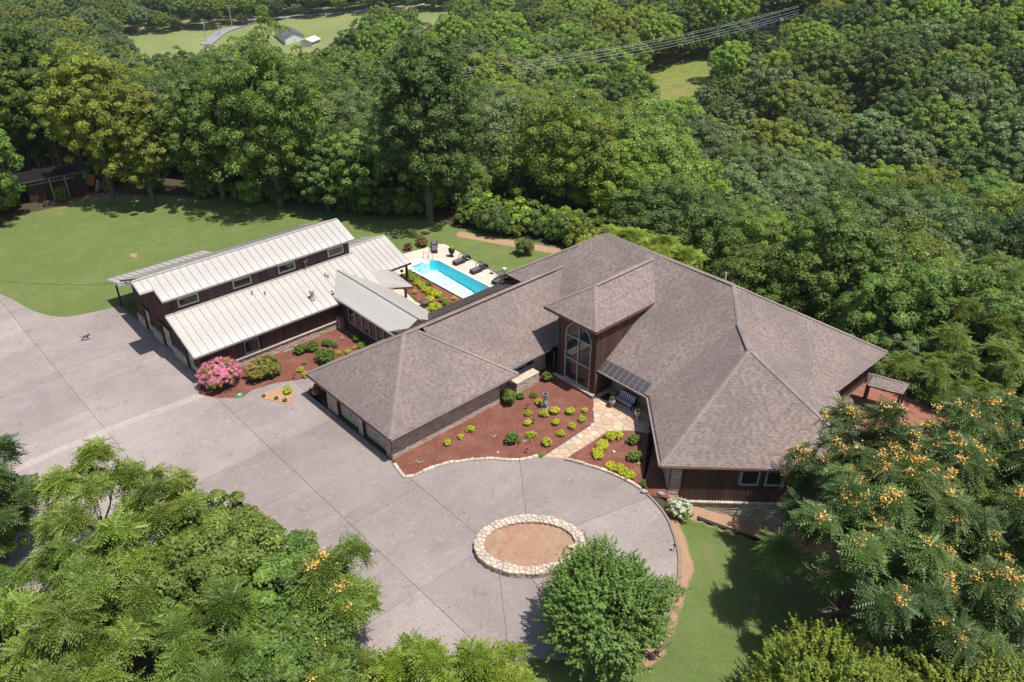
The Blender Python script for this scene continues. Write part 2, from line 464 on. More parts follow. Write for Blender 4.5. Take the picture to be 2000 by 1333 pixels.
POOL_X0, POOL_X1, POOL_Y0, POOL_Y1 = 46.9, 50.35, 52.6, 67.2
LAWN = [(-60, 130), (-6, 118)] + [tuple(at(x, y)[:2]) for x, y in ((0, 445), (40, 420), (95, 408), (150, 396), (205, 382), (270, 380), (345, 382), (450, 384), (560, 390), (700, 406), (800, 420), (900, 445), (1000, 464), (1100, 484), (1200, 505))] + [(62, 50), (40, 50), (20, 62), (17, 76), (8, 78), (-60, 84)]
RGRASS = [tuple(at(x, y, z)[:2]) for x, y, z in ((1310, 975, -.1), (1345, 990, -1.2), (1420, 1000, -2.2), (1520, 1030, -3.8), (1620, 1090, -4), (1640, 1400, -4), (1180, 1400, 0), (1010, 1330, 0), (1010, 1283, 0), (1180, 1290, 0), (1310, 1180, 0))]
DIRTS = [
    ([tuple(at(x, y)[:2]) for x, y in ((895, 452), (1000, 470), (1098, 487), (1110, 500), (1000, 482), (890, 462))], 1.0),
    ([tuple(at(x, y, -.3)[:2]) for x, y in ((1318, 990), (1345, 1060), (1360, 1110), (1335, 1180), (1322, 1230), (1290, 1300), (1240, 1320), (1225, 1300), (1290, 1240), (1325, 1150), (1325, 1080), (1300, 1010))], 0.9),
    ([(39.0, 25.4), (38.0, 24.4), (40.2, 21.9), (43.6, 18.4), (47.4, 14.0), (49.5, 16.0), (41.5, 24.5)], 1.0),
    ([tuple(at(x, y)[:2]) for x, y in ((190, 372), (400, 385), (440, 400), (330, 402), (240, 395), (150, 402), (110, 415), (90, 400))], 0.5),
    ([tuple(at(x, y)[:2]) for x, y in ((250, 494), (275, 496), (275, 503), (252, 503))], 0.9),
    ([tuple(at(x, y)[:2]) for x, y in ((970, 500), (985, 498), (1010, 512), (1020, 522), (990, 512))], 0.45),
]
def axis(lo, hi, a, b, step, gr=1.085):
    mid = list(np.arange(a, b+1e-6, step)); s = step; x = mid[-1]
    while x < hi: s *= gr; x += s; mid.append(x)
    s = step; x = mid[0]; pre = []
    while x > lo: s *= gr; x -= s; pre.append(x)
    return np.array(pre[::-1]+mid)
gx = axis(-700, 1600, -6, 72, 0.72); gy = axis(-900, 1600, 4, 120, 0.72)
GX, GY = np.meshgrid(gx, gy, indexing='ij')
GZ = hgt(GX, GY)
inp = (GX > POOL_X0-0.9) & (GX < POOL_X1+0.9) & (GY > POOL_Y0-0.6) & (GY < POOL_Y1+2.2)
GZ = np.where(inp, -3.0, GZ)
nx, ny = GX.shape
V = np.stack([GX.ravel(), GY.ravel(), GZ.ravel()], 1)
ii, jj = np.meshgrid(np.arange(nx-1), np.arange(ny-1), indexing='ij')
q0 = (ii*ny+jj).ravel()
Q = np.stack([q0, q0+ny, q0+ny+1, q0+1], 1)
def ground_mat():
    m, nt, b = _new('terrain')
    b.inputs['Roughness'].default_value = 0.95; b.inputs['Specular IOR Level'].default_value = 0.1
    co = N(nt, 'ShaderNodeNewGeometry').outputs['Position']
    nb = noise(nt, 0.10, 6, 0.65, co); nm = noise(nt, 0.9, 7, 0.75, co); nf = noise(nt, 7, 7, 0.8, co)
    lawn = mix(nt, ramp(nt, nb.outputs[0], [(0.35, g(0)), (0.68, g(1))]).outputs[0], (0.098, 0.160, 0.036), (0.158, 0.205, 0.058))
    lawn = mix(nt, ramp(nt, nm.outputs[0], [(0.35, g(0)), (0.65, g(0.9))]).outputs[0], lawn, (0.066, 0.118, 0.027))
    lawn = mix(nt, ramp(nt, nf.outputs[0], [(0.40, g(0)), (0.68, g(0.75))]).outputs[0], lawn, (0.190, 0.205, 0.085))
    nd = noise(nt, 0.45, 4, 0.6, co)
    lawn = mix(nt, ramp(nt, nd.outputs[0], [(0.55, g(0)), (0.72, g(0.55))]).outputs[0], lawn, (0.235, 0.200, 0.105))
    floor = mix(nt, nm.outputs[0], (0.045, 0.050, 0.022), (0.095, 0.072, 0.045))
    dirt = mix(nt, nf.outputs[0], (0.34, 0.20, 0.125), (0.42, 0.29, 0.19))
    dirt = mix(nt, ramp(nt, nm.outputs[0], [(0.45, g(0)), (0.7, g(0.6))]).outputs[0], dirt, (0.27, 0.17, 0.12))
    def msk(name):
        a = attr(nt, name)
        ad = N(nt, 'ShaderNodeMath', operation='ADD'); nt.links.new(a.outputs['Fac'], ad.inputs[0])
        sb = N(nt, 'ShaderNodeMath', operation='MULTIPLY_ADD'); sb.inputs[1].default_value = 0.8; sb.inputs[2].default_value = -0.4
        nt.links.new(nm.outputs[0], sb.inputs[0]); nt.links.new(sb.outputs[0], ad.inputs[1])
        return ramp(nt, ad.outputs[0], [(0.42, g(0)), (0.58, g(1))]).outputs[0]
    c = mix(nt, msk('lawn'), floor, lawn)
    c = mix(nt, msk('dirt'), c, dirt)
    nt.links.new(c, b.inputs['Base Color'])
    bump(nt, b, nf.outputs[0], 0.9, 0.12)
    return m
M['ground'] = ground_mat()
gme = np_mesh('ground', V, Q, np.zeros(len(Q)), M['ground'])
gme.polygons.foreach_set('use_smooth', [True]*len(gme.polygons))
sm = lambda d, w: np.clip(0.5-d/w, 0, 1)
lawn_v = np.maximum(sm(polydist(GX, GY, LAWN), 1.2), sm(polydist(GX, GY, RGRASS), 1.0))
dirt_v = np.zeros(GX.shape)
for P_, a_ in DIRTS: dirt_v = np.maximum(dirt_v, a_*sm(polydist(GX, GY, P_), 1.1))
for nm_, arr in (('lawn', lawn_v), ('dirt', dirt_v)):
    a_ = gme.attributes.new(nm_, 'FLOAT', 'POINT'); a_.data.foreach_set('value', arr.ravel().astype(np.float32))
tag(link(bpy.data.objects.new('ground', gme)), kind='structure')

# ------------------------------------------------------------------ sheets cut from outlines
def outline_faces(poly):
    """triangulated bmesh of a (possibly concave) flat outline"""
    bm = bmesh.new()
    vs = [bm.verts.new((p[0], p[1], 0)) for p in poly]
    f = bm.faces.new(vs); bmesh.ops.recalc_face_normals(bm, faces=[f])
    bm.normal_update()
    if f.normal.z < 0: f.normal_flip()
    bmesh.ops.triangulate(bm, faces=bm.faces[:])
    return bm
def bm_sheet(bm, z, depth, name, m, parent=None, kind=None, r=None):
    for v in bm.verts: v.co.z = z
    if depth:
        be = [e for e in bm.edges if e.is_boundary]
        ret = bmesh.ops.extrude_edge_only(bm, edges=be)
        for v in ret['geom']:
            if isinstance(v, bmesh.types.BMVert): v.co.z = z-depth
    bmesh.ops.recalc_face_normals(bm, faces=bm.faces[:])
    me = bpy.data.meshes.new(name); bm.to_mesh(me); bm.free()
    me.materials.append(m)
    a = me.attributes.new('rnd', 'FLOAT', 'FACE'); rr = rng.random() if r is None else r
    a.data.foreach_set('value', [rr]*len(me.polygons))
    o = link(bpy.data.objects.new(name, me), parent)
    if kind: o['kind'] = kind
    return o
def sheet(name, poly, z, depth, m, kind='structure', parent=None):
    return bm_sheet(outline_faces(poly), z, depth, name, m, parent, kind)
def split(bm, p, q, gap):
    """cut a sheet along the line p-q, leaving a joint of width gap"""
    d = (Vector(q[:2])-Vector(p[:2])).normalized(); n = Vector((-d.y, d.x, 0)); c = Vector((p[0], p[1], 0))
    out = []
    for sgn in (1, -1):
        b2 = bm.copy()
        bmesh.ops.bisect_plane(b2, geom=b2.verts[:]+b2.edges[:]+b2.faces[:], plane_co=c+n*sgn*gap/2, plane_no=n*sgn, clear_inner=True)
        if len(b2.faces): out.append(b2)
        else: b2.free()
    bm.free()
    return out
def curve(ptl, n=6):
    """smooth closed/open run through points (Catmull-Rom)"""
    P_ = [Vector(p) for p in ptl]; o = []
    for i in range(len(P_)-1):
        p0 = P_[max(i-1, 0)]; p1 = P_[i]; p2 = P_[i+1]; p3 = P_[min(i+2, len(P_)-1)]
        for k in range(n):
            t = k/n
            o.append(0.5*((2*p1)+(-p0+p2)*t+(2*p0-5*p1+4*p2-p3)*t*t+(-p0+3*p1-3*p2+p3)*t**3))
    o.append(P_[-1]); return o
def flat(l): return [(p[0], p[1]) for p in l]

# outlines measured on the ground
bed_front = curve(pts([(771, 908), (783, 925), (797, 936), (825, 924), (856, 912), (893, 904), (957, 898), (1008, 902), (1032, 897), (1052, 893)]), 5)
bed2_front = curve(pts([(1103, 899), (1136, 907), (1165, 916), (1197, 928), (1228, 943), (1254, 958)]), 5)
kerb_run = curve(pts([(1262, 969), (1281, 988), (1300, 1014), (1313, 1046), (1322, 1083), (1323, 1112), (1317, 1160), (1300, 1205), (1268, 1245), (1215, 1272), (1150, 1284), (1075, 1284), (995, 1286)]), 5)
walk_edge = curve(pts([(388, 771), (421, 778), (446, 778), (472, 778), (482, 771), (495, 762), (513, 757), (540, 749), (576, 744), (607, 738), (628, 728)]), 4)
lawn_edge = curve(pts([(-120, 500), (-40, 553), (0, 575), (25, 586), (60, 606), (95, 617), (130, 620), (180, 611), (236, 598)]), 4)
drive = flat(lawn_edge) + [(20.1, 79.5), (20.25, 75.0), (20.25, 61.4)] + flat(walk_edge) + [(26.0, 52.6), (26.0, 41.3)] + flat(bed_front) + flat([at(1059, 894.5), at(1104, 897)]) + flat(bed2_front) + flat(kerb_run) + [(16, 27), (6, 40), (-6, 56), (-20, 75), (-22, 95)]
drive_o = tag(empty('driveway'), kind='structure')
sheet('joint_bed', drive, 0.015, 0, M['joint'], kind=None, parent=drive_o)
pieces = [outline_faces(drive)]
Adir = Vector((1, 0)); Bdir = Vector((0, 1))
GAP = 0.036
def cut(pieces, p, q, cond=None, gap=GAP):
    out = []
    for b_ in pieces:
        c = sum((v.co for v in b_.verts), Vector())/max(len(b_.verts), 1)
        if cond is None or cond(c): out += split(b_, p, q, gap)
        else: out.append(b_)
    return out
J1a, J1b = at(55.5, 656), at(264, 911)
J2a, J2b = at(467.6, 820), at(760, 1097)
J3a, J3b = at(806, 940), at(931, 1044.5)
pieces = cut(pieces, J1a, J1b)
jx = (J1a.x+J1b.x)/2
pieces = cut(pieces, J2a, J2b, lambda c: c.x > jx)
j2x = (J2a.x+J2b.x)/2; j3x = (J3a.x+J3b.x)/2
pieces = cut(pieces, J3a, J3b, lambda c: c.x > j2x)
RC = at(1034, 1062)                       # centre of the stone ring
for yl, lo, hi in ((at(535, 874).y, jx, 99), (at(600, 947).y, jx, j2x), (at(760, 985).y, j2x, j3x), (at(867, 1122).y, j2x, j3x), (at(867, 1122).y, jx, j2x), (at(120, 726).y, -99, 99), (at(60, 845).y, -99, jx), (at(30, 690).y, -99, jx)):
    pieces = cut(pieces, (0, yl), (1, yl), lambda c, lo=lo, hi=hi: lo < c.x < hi, .026)
# radial joints round the ring
for q in ((1014, 897), (1269, 972)):
    Pq = at(*q); pieces = cut(pieces, Pq, RC, lambda c: c.x > j3x and c.y < 41)
Pq = at(994, 1281); pieces = cut(pieces, Pq, at(975, 1121), lambda c: c.x < 29 and c.x > j2x and c.y < 29)
for b_ in pieces: bm_sheet(b_, 0.045, 0.03, 'concrete_slab', M['concrete'], drive_o)
# pale strip where a trench was closed
st = pts([(391, 769), (400, 777), (250, 832), (120, 885), (40, 922), (-60, 970), (-75, 962), (35, 911), (120, 873), (250, 820)])
bm_sheet(outline_faces(flat(st)), 0.052, 0.006, 'concrete_patch', M['pale_concrete'], drive_o)

# ------------------------------------------------------------------ beds, walk, flagstones
FLAG = flat(pts([(1158.5, 780), (1159.5, 828), (1059, 894.6), (1104.5, 897.5), (1150, 869), (1188, 843), (1240, 843), (1283, 852)])) + [(44.2, 31.2), (45.9, 31.4), (45.9, 37.0), (43.6, 37.0)]
bed1 = [(26.3, 41.35)] + flat(bed_front) + flat(pts([(1059, 894.0), (1159, 828), (1158, 779)])) + [(43.6, 37.0), (43.6, 42.6), (37.2, 42.6), (37.2, 41.35)]
bed2 = flat(pts([(1105.5, 897), (1150, 869), (1189, 844), (1240, 844), (1283, 853)])) + [(44.1, 31.0), (40.5, 26.9), (39.0, 25.3)] + flat(pts([(1308, 975), (1263, 968)])) + flat(bed2_front)[::-1]
bed3 = [(20.6, 61.3)] + flat(walk_edge) + flat(pts([(640, 735), (655, 745)])) + [(33.9, 50.5), (33.9, 61.9), (20.6, 61.9)]
isl = flat(curve(pts([(506, 779), (518, 768), (549, 761), (572, 766), (574, 776), (563, 790), (540, 786), (506, 779)]), 4))[:-1]
gbed = flat(pts([(598, 769), (607, 776), (632, 781)])) + [(26.05, 50.6), (26.05, 53.2)] + flat(pts([(606, 758)]))
tag(sheet('mulch_bed', bed1, 0.075, 0.07, M['mulch']), kind='structure')
sheet('mulch_bed', bed2, 0.075, 0.07, M['mulch'])
sheet('mulch_bed', bed3, 0.07, 0.07, M['mulch'])
sheet('mulch_bed', gbed, 0.075, 0.07, M['mulch'])
sheet('planting_island', isl, 0.085, 0.06, M['orange_dirt'])
# walk that loops round the island and runs behind the garage
walk = flat(pts([(388, 773), (480, 774), (495, 763), (540, 750), (600, 740), (660, 715), (700, 700), (700, 722), (640, 745), (622, 778), (590, 783), (560, 800), (470, 800)]))
# mulch chips that stand off the surface
def chips(name, polys, n, z, mt, size=(0.03, 0.09)):
    P_ = []
    xs = [p[0] for q in polys for p in q]; ys = [p[1] for q in polys for p in q]
    rs = np.random.RandomState(4)
    X = rs.uniform(min(xs), max(xs), n*6); Y = rs.uniform(min(ys), max(ys), n*6)
    ok = np.zeros(X.shape, bool)
    for q in polys: ok |= (polydist(X, Y, q) < -0.08)
    X, Y = X[ok][:n], Y[ok][:n]; k = len(X)
    th = rs.uniform(0, 6.28, k); L = rs.uniform(size[0], size[1], k); W = L*rs.uniform(0.25, 0.6, k); tz = rs.uniform(-0.5, 0.5, k)
    u = np.stack([np.cos(th), np.sin(th), tz], 1)*L[:, None]/2; w = np.stack([-np.sin(th), np.cos(th), rs.uniform(-0.4, 0.4, k)], 1)*W[:, None]/2
    c = np.stack([X, Y, np.full(k, z)], 1)
    V = np.stack([c-u-w, c+u-w, c+u+w, c-u+w], 1).reshape(-1, 3)
    Q = np.arange(k*4).reshape(-1, 4)
    o = link(bpy.data.objects.new(name, np_mesh(name, V, Q, rs.rand(k), mt)))
    return o
o = chips('bark_chips', [bed1, bed2, bed3, gbed], 16000, 0.095, M['mulch_chip'])
tag(o, 'reddish brown bark chips covering the planting beds', 'mulch', kind='stuff')

# flagstones: irregular pieces with open joints
def clip_half(poly, c, n):
    out = []
    for i in range(len(poly)):
        a = poly[i]; b_ = poly[(i+1) % len(poly)]
        da = (a[0]-c[0])*n[0]+(a[1]-c[1])*n[1]; db = (b_[0]-c[0])*n[0]+(b_[1]-c[1])*n[1]
        if da <= 0: out.append(a)
        if (da < 0 < db) or (db < 0 < da):
            t = da/(da-db); out.append((a[0]+(b_[0]-a[0])*t, a[1]+(b_[1]-a[1])*t))
    return out
def voronoi(sites, box, k=14):
    cells = []
    for i, s_ in enumerate(sites):
        P_ = list(box)
        nb = sorted(range(len(sites)), key=lambda j: (sites[j][0]-s_[0])**2+(sites[j][1]-s_[1])**2)[1:k+1]
        for j in nb:
            q = sites[j]; n = (q[0]-s_[0], q[1]-s_[1]); c = ((q[0]+s_[0])/2, (q[1]+s_[1])/2)
            P_ = clip_half(P_, c, n)
            if len(P_) < 3: break
        if len(P_) >= 3: cells.append(P_)
    return cells
def shrink(P_, d):
    c = (sum(p[0] for p in P_)/len(P_), sum(p[1] for p in P_)/len(P_))
    o = []
    for p in P_:
        v = Vector((p[0]-c[0], p[1]-c[1])); L = v.length
        if L > 1e-6: v *= max(L-d, 0.02)/L
        o.append((c[0]+v.x, c[1]+v.y))
    return o
flag_o = tag(empty('flagstone_path'), kind='structure')
sheet('joint_bed', FLAG, 0.052, 0.04, M['mortar'], kind=None, parent=flag_o)
fx = [p[0] for p in FLAG]; fy = [p[1] for p in FLAG]
sites = []
for _ in range(9000):
    p = (rng.uniform(min(fx), max(fx)), rng.uniform(min(fy), max(fy)))
    if all((p[0]-q[0])**2+(p[1]-q[1])**2 > 0.52**2 for q in sites): sites.append(p)
for cell in voronoi(sites, [(min(fx)-1, min(fy)-1), (max(fx)+1, min(fy)-1), (max(fx)+1, max(fy)+1), (min(fx)-1, max(fy)+1)]):
    c = (sum(p[0] for p in cell)/len(cell), sum(p[1] for p in cell)/len(cell))
    dd = float(polydist(np.array([c[0]]), np.array([c[1]]), FLAG)[0])
    if dd > 0.12: continue
    cell = shrink(cell, 0.03)
    if dd > -0.5:  # keep within the path edge
        cc = []
        for p in cell:
            for t in (1, .85, .7, .55, .4, .25, .1, 0):
                q = (c[0]+(p[0]-c[0])*t, c[1]+(p[1]-c[1])*t)
                if float(polydist(np.array([q[0]]), np.array([q[1]]), FLAG)[0]) < 0.0: break
            cc.append(q)
        cell = cc
    mb = MB(); z = 0.075+rng.uniform(-.006, .008)
    mb.prism([(p[0], p[1], 0.04) for p in cell], [(p[0], p[1], z) for p in shrink(cell, 0.008)])
    mb.build('flagstone', M['flagstone'], flag_o)

# ------------------------------------------------------------------ stone edgings and kerb
def stone_run(name, path, label, cat, w, h, lmin, lmax, mt, z0=0.0, part='edging_stone'):
    root = empty(name, (path[0][0], path[0][1], 0), 0, label, cat)
    L = 0; P_ = [Vector((p[0], p[1], 0)) for p in path]
    seg = []
    for a, b_ in zip(P_, P_[1:]): seg.append((L, (b_-a).length, a, b_)); L += (b_-a).length
    def pos(t):
        for s0, l, a, b_ in seg:
            if t <= s0+l or (s0, l, a, b_) == seg[-1]: return a.lerp(b_, min(1, max(0, (t-s0)/max(l, 1e-6))))
    t = 0
    while t < L-0.15:
        l = min(rng.uniform(lmin, lmax), L-t); a = pos(t+0.012); b_ = pos(t+l-0.012)
        d = (b_-a); n = Vector((-d.y, d.x, 0)).normalized(); hh = h*rng.uniform(.82, 1.15); ww = w*rng.uniform(.85, 1.12)
        j = lambda: Vector((rng.uniform(-.02, .02), rng.uniform(-.02, .02), rng.uniform(-.012, .012)))
        bot = [a-n*ww/2, b_-n*ww/2, b_+n*ww/2, a+n*ww/2]
        mid = [p+Vector((0, 0, z0+hh*0.75))+j()*0.6 for p in bot]
        cc = (a+b_)/2
        top = [cc+(p-cc)*0.88+Vector((0, 0, z0+hh))+j() for p in bot]
        mb = MB(); r = rng.random()
        off = root.location
        mb.prism([p-off+Vector((0, 0, z0-0.03)) for p in bot], [p-off for p in mid], r, cap=False)
        mb.prism([p-off for p in mid], [p-off for p in top], r)
        mb.build(part, mt, root)
        t += l
    return root
stone_run('stone_edging', bed_front, 'low pale limestone edging curving along the large mulch bed', 'edging', 0.24, 0.2, 0.35, 0.75, M['white_stone'])
stone_run('stone_edging', bed2_front, 'pinkish stone edging along the small mulch bed right of the flagstone path', 'edging', 0.24, 0.22, 0.4, 0.8, M['stone'])
root = empty('concrete_kerb', tuple(kerb_run[0]), 0, 'low concrete kerb round the right side of the drive', 'kerb')
mb = MB()
for a, b_ in zip(kerb_run, kerb_run[1:]):
    a = Vector(a)-root.location; b_ = Vector(b_)-root.location
    d = (b_-a).normalized(); n = Vector((-d.y, d.x, 0)); n = n if n.dot(Vector((1, -1, 0))) > 0 or True else -n
    n = -n if n.dot(Vector((RC.x, RC.y, 0))-root.location-a) > 0 else n
    q = [a+n*0.02, b_+n*0.02, b_+n*0.17, a+n*0.17]
    mb.prism([p+Vector((0, 0, -0.3)) for p in q], [p+Vector((0, 0, 0.16)) for p in q], 0.5)
mb.build('kerb_segment', M['kerb'], root)

# ------------------------------------------------------------------ ring planter
ring = empty('ring_planter', (RC.x, RC.y, 0), 0, 'round planter wall of pale crazy-laid stones filled with orange soil', 'planter')
RA, RB, TH = at(926, 1068, 0.5), at(1141, 1060, 0.5), 0
ra = ((RB-RA).length)/2; rin = ra-0.6
top_pt = at(1035, 1003, 0.55); bot_pt = at(1035, 1118, 0.5)
rb = (top_pt-bot_pt).length/2
ring.location = Vector(((RA.x+RB.x+top_pt.x+bot_pt.x)/4, (RA.y+RB.y+top_pt.y+bot_pt.y)/4, 0))
axr = (RB-RA).normalized(); axf = Vector((-axr.y, axr.x, 0))
def ell(th, ofs, z): return axr*math.cos(th)*(ra-ofs)+axf*math.sin(th)*(rb-ofs)+Vector((0, 0, z))
NR = 64
mb = MB()
for k in range(NR):
    a, b_ = 2*math.pi*k/NR, 2*math.pi*(k+1)/NR
    mb.prism([ell(a, .05, 0), ell(b_, .05, 0), ell(b_, .56, 0), ell(a, .56, 0)], [ell(a, .05, .47), ell(b_, .05, .47), ell(b_, .56, .47), ell(a, .56, .47)], .5)
mb.build('wall_core', M['mortar'], ring)
mb = MB(); mb.poly([ell(2*math.pi*k/NR, .55, .30) for k in range(NR)]); mb.build('planter_soil', M['ring_soil'], ring)
# cap stones: crazy paving laid on top
capst = []
for _ in range(4000):
    th = rng.uniform(0, 2*math.pi); o_ = rng.uniform(0.03, 0.58)
    p = ell(th, o_, 0)
    if all((p-q[0]).length > 0.235 for q in capst): capst.append((p, th, o_))
box_ = [(-6, -6), (6, -6), (6, 6), (-6, 6)]
fs = [(p.x, p.y) for p, _, _ in capst]
# guard sites on both sides trim the cells to the ring
fs2 = fs+[tuple(ell(2*math.pi*k/110, -0.22, 0)[:2]) for k in range(110)]+[tuple(ell(2*math.pi*k/100, 0.80, 0)[:2]) for k in range(90)]
for cell in voronoi(fs2, box_, 16)[:]:
    c = Vector((sum(p[0] for p in cell)/len(cell), sum(p[1] for p in cell)/len(cell)))
    u = c.dot(axr.to_2d()); w_ = c.dot(axf.to_2d())
    e1 = math.hypot(u/(ra+0.02), w_/(rb+0.02)); e0 = math.hypot(u/(ra-.66), w_/(rb-.66))
    if e1 > 0.995 or e0 < 1.0: continue
    cell = shrink(cell, 0.014); zt = 0.53+rng.uniform(-.012, .018)
    mb = MB(); mb.prism([(p[0], p[1], .45) for p in cell], [(p[0], p[1], zt) for p in shrink(cell, .012)])
    mb.build('cap_stone', M['white_stone'], ring)
mb = MB()
for ofs, sgn in ((0.0, 1), (0.6, -1)):
    for row in range(3):
        th = rng.random()
        end = th+2*math.pi
        while th < end-0.02:
            dt = min(rng.uniform(.07, .16), end-th); zz = row*.155
            pr = rng.uniform(0, .035)*sgn
            q = [ell(th+.004, ofs-pr, 0), ell(th+dt-.004, ofs-pr, 0), ell(th+dt-.004, ofs+.06*sgn, 0), ell(th+.004, ofs+.06*sgn, 0)]
            if sgn < 0: q = q[::-1]
            mb.prism([p+Vector((0, 0, zz+.01)) for p in q], [p+Vector((0, 0, zz+.15)) for p in q])
            th += dt
mb.build('wall_stones', M['white_stone'], ring, kind='stuff')
# ================================================================== BUILDING KIT
UP = Vector((0, 0, 1))
def shingle_face(mb, cap, poly, ev, expo=0.165, tab=0.27):
    """lay courses of single tabs over the convex face poly (3D), ev = direction of the eave"""
    P_ = [Vector(p) for p in poly]; o = P_[0]
    e = Vector(ev).normalized()
    n = None
    for i in range(1, len(P_)-1):
        c = (P_[i]-o).cross(P_[i+1]-o)
        if c.length > 1e-3: n = c.normalized(); break
    if n.z < 0: n = -n
    e = (e-n*e.dot(n)).normalized(); u = n.cross(e)
    if u.z < 0: u = -u
    q = [((p-o).dot(e), (p-o).dot(u)) for p in P_]
    b0 = min(b for _, b in q); b1 = max(b for _, b in q)
    def rng_at(b):
        xs = []
        for i in range(len(q)):
            (xa, ya), (xb, yb) = q[i], q[(i+1) % len(q)]
            if abs(ya-yb) < 1e-9:
                if abs(ya-b) < 1e-6: xs += [xa, xb]
            elif min(ya, yb)-1e-6 <= b <= max(ya, yb)+1e-6:
                xs.append(xa+(xb-xa)*(b-ya)/(yb-ya))
        return (min(xs), max(xs)) if xs else None
    k = 0; b = b0
    while b < b1-0.02:
        bt = min(b+expo, b1)
        r0, r1 = rng_at(b+1e-4), rng_at(bt-1e-4)
        if r0 and r1:
            lo = min(r0[0], r1[0]); hi = max(r0[1], r1[1])
            a = lo-rng.random()*tab; row = rng.uniform(-.06, .06)
            par = k % 2
            while a < hi:
                w = tab*rng.uniform(.8, 1.25); a2 = a+w
                xa0, xa1 = max(a, r0[0]), min(a2, r0[1]); xb0, xb1 = max(a, r1[0]), min(a2, r1[1])
                if xa1-xa0 > 0.01 or xb1-xb0 > 0.01:
                    xa1 = max(xa1, xa0); xb1 = max(xb1, xb0)
                    h = 0.03 if par else 0.016
                    r = min(1, max(0, (0.40 if par else 0.64)+rng.uniform(-.17, .17)+row))
                    f = lambda x, y, z: o+e*x+u*y+n*z
                    A, B_, C_, D = f(xa0, b, h), f(xa1, b, h), f(xb1, bt, .004), f(xb0, bt, .004)
                    mb.poly([A, B_, C_, D], r)
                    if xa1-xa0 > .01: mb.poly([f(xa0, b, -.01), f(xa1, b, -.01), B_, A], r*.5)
                par = 1-par if rng.random() < .8 else par; a = a2
        b = bt; k += 1
    return n
def roof_deck(mb, poly, n, th=0.14):
    P_ = [Vector(p) for p in poly]; a = [p-n*0.06 for p in P_]
    mb.prism([p-UP*th for p in a], a, .5, 0, True, True)
def capline(mb, a, b, w=0.30, h=0.045, step=0.24, na=None):
    """overlapping ridge cap shingles from a to b"""
    a = Vector(a); b = Vector(b); d = b-a; L = d.length; d.normalize()
    s = d.cross(UP).normalized(); nn = s.cross(d)
    t = 0
    while t < L-1e-3:
        t2 = min(t+step, L); r = 0.78+rng.uniform(-.12, .14)
        p0 = a+d*t; p1 = a+d*t2
        l = [p0-s*w/2+nn*(h-.055), p0+nn*h, p0+s*w/2+nn*(h-.055)]
        q = [p1-s*w/2+nn*(h-.075), p1+nn*(h-.018), p1+s*w/2+nn*(h-.075)]
        mb.poly([l[0], l[1], q[1], q[0]], r); mb.poly([l[1], l[2], q[2], q[1]], r)
        mb.poly([l[0]-nn*.03, l[1]-nn*.03, l[1], l[0]], r*.6); mb.poly([l[1]-nn*.03, l[2]-nn*.03, l[2], l[1]], r*.6)
        t = t2
def board_wall(parent, p0, p1, z0, ztop, step=0.30, holes=(), mt=None, outn=None, batten=True, th=0.03):
    """vertical boards with battens, one object each, from p0 to p1; ztop may be a function of the distance"""
    p0 = Vector((p0[0], p0[1], 0)); p1 = Vector((p1[0], p1[1], 0)); L = (p1-p0).length; d = (p1-p0)/L
    n = Vector((d.y, -d.x, 0)) if outn is None else Vector(outn)
    zt = ztop if callable(ztop) else (lambda t: ztop)
    zb = z0 if callable(z0) else (lambda t: z0)
    k = max(1, round(L/step)); w = L/k
    for i in range(k):
        a, b = i*w, (i+1)*w; c = (a+b)/2
        spans = [(zb(c), None)]
        cutz = [(h[2], h[3]) for h in holes if a < h[1]-.05 and b > h[0]+.05]
        segs = []; lo = None
        cur = ('b', 0)
        bounds = []
        if cutz:
            hz0, hz1 = min(c_[0] for c_ in cutz), max(c_[1] for c_ in cutz)
            if hz0 > zb(c)+.1: bounds.append(((zb(a), zb(b)), (hz0, hz0)))
            if hz1 < zt(c)-.1: bounds.append(((hz1, hz1), (zt(a), zt(b))))
        else: bounds.append(((zb(a), zb(b)), (zt(a), zt(b))))
        for (za0, zb0), (za1, zb1) in bounds:
            mb = MB(); r = rng.random()
            x0, x1 = p0+d*(a+.006), p0+d*(b-.006)
            def slab(x0, x1, zz0, zz1, q0, q1, y0, y1, rr):
                bt = [x0+n*y1+UP*zz0, x1+n*y1+UP*zz1, x1+n*y0+UP*zz1, x0+n*y0+UP*zz0]
                tp = [x0+n*y1+UP*q0, x1+n*y1+UP*q1, x1+n*y0+UP*q1, x0+n*y0+UP*q0]
                mb.prism(bt, tp, rr, 0, True, True)
            slab(x0, x1, za0, zb0, za1, zb1, -.02, th-.02, r)
            if batten: slab(p0+d*(a-.03), p0+d*(a+.03), za0, za0, za1, za1, th-.02, th+.012, r*.7)
            mb.build('board', mt or M['board'], parent)
def wall_core(mb, p0, p1, z0, z1, th=0.18, inset=0.03, n=None, m=0):
    p0 = Vector((p0[0], p0[1], 0)); p1 = Vector((p1[0], p1[1], 0)); d = (p1-p0).normalized()
    n = Vector((d.y, -d.x, 0)) if n is None else Vector(n)
    a, b = p0-n*inset, p1-n*inset
    q = [a, b, b-n*th, a-n*th]
    zz1 = z1 if hasattr(z1, '__len__') else (z1, z1)
    mb.prism([p+UP*z0 for p in q], [q[0]+UP*zz1[0], q[1]+UP*zz1[1], q[2]+UP*zz1[1], q[3]+UP*zz1[0]], .5, m, True, True)
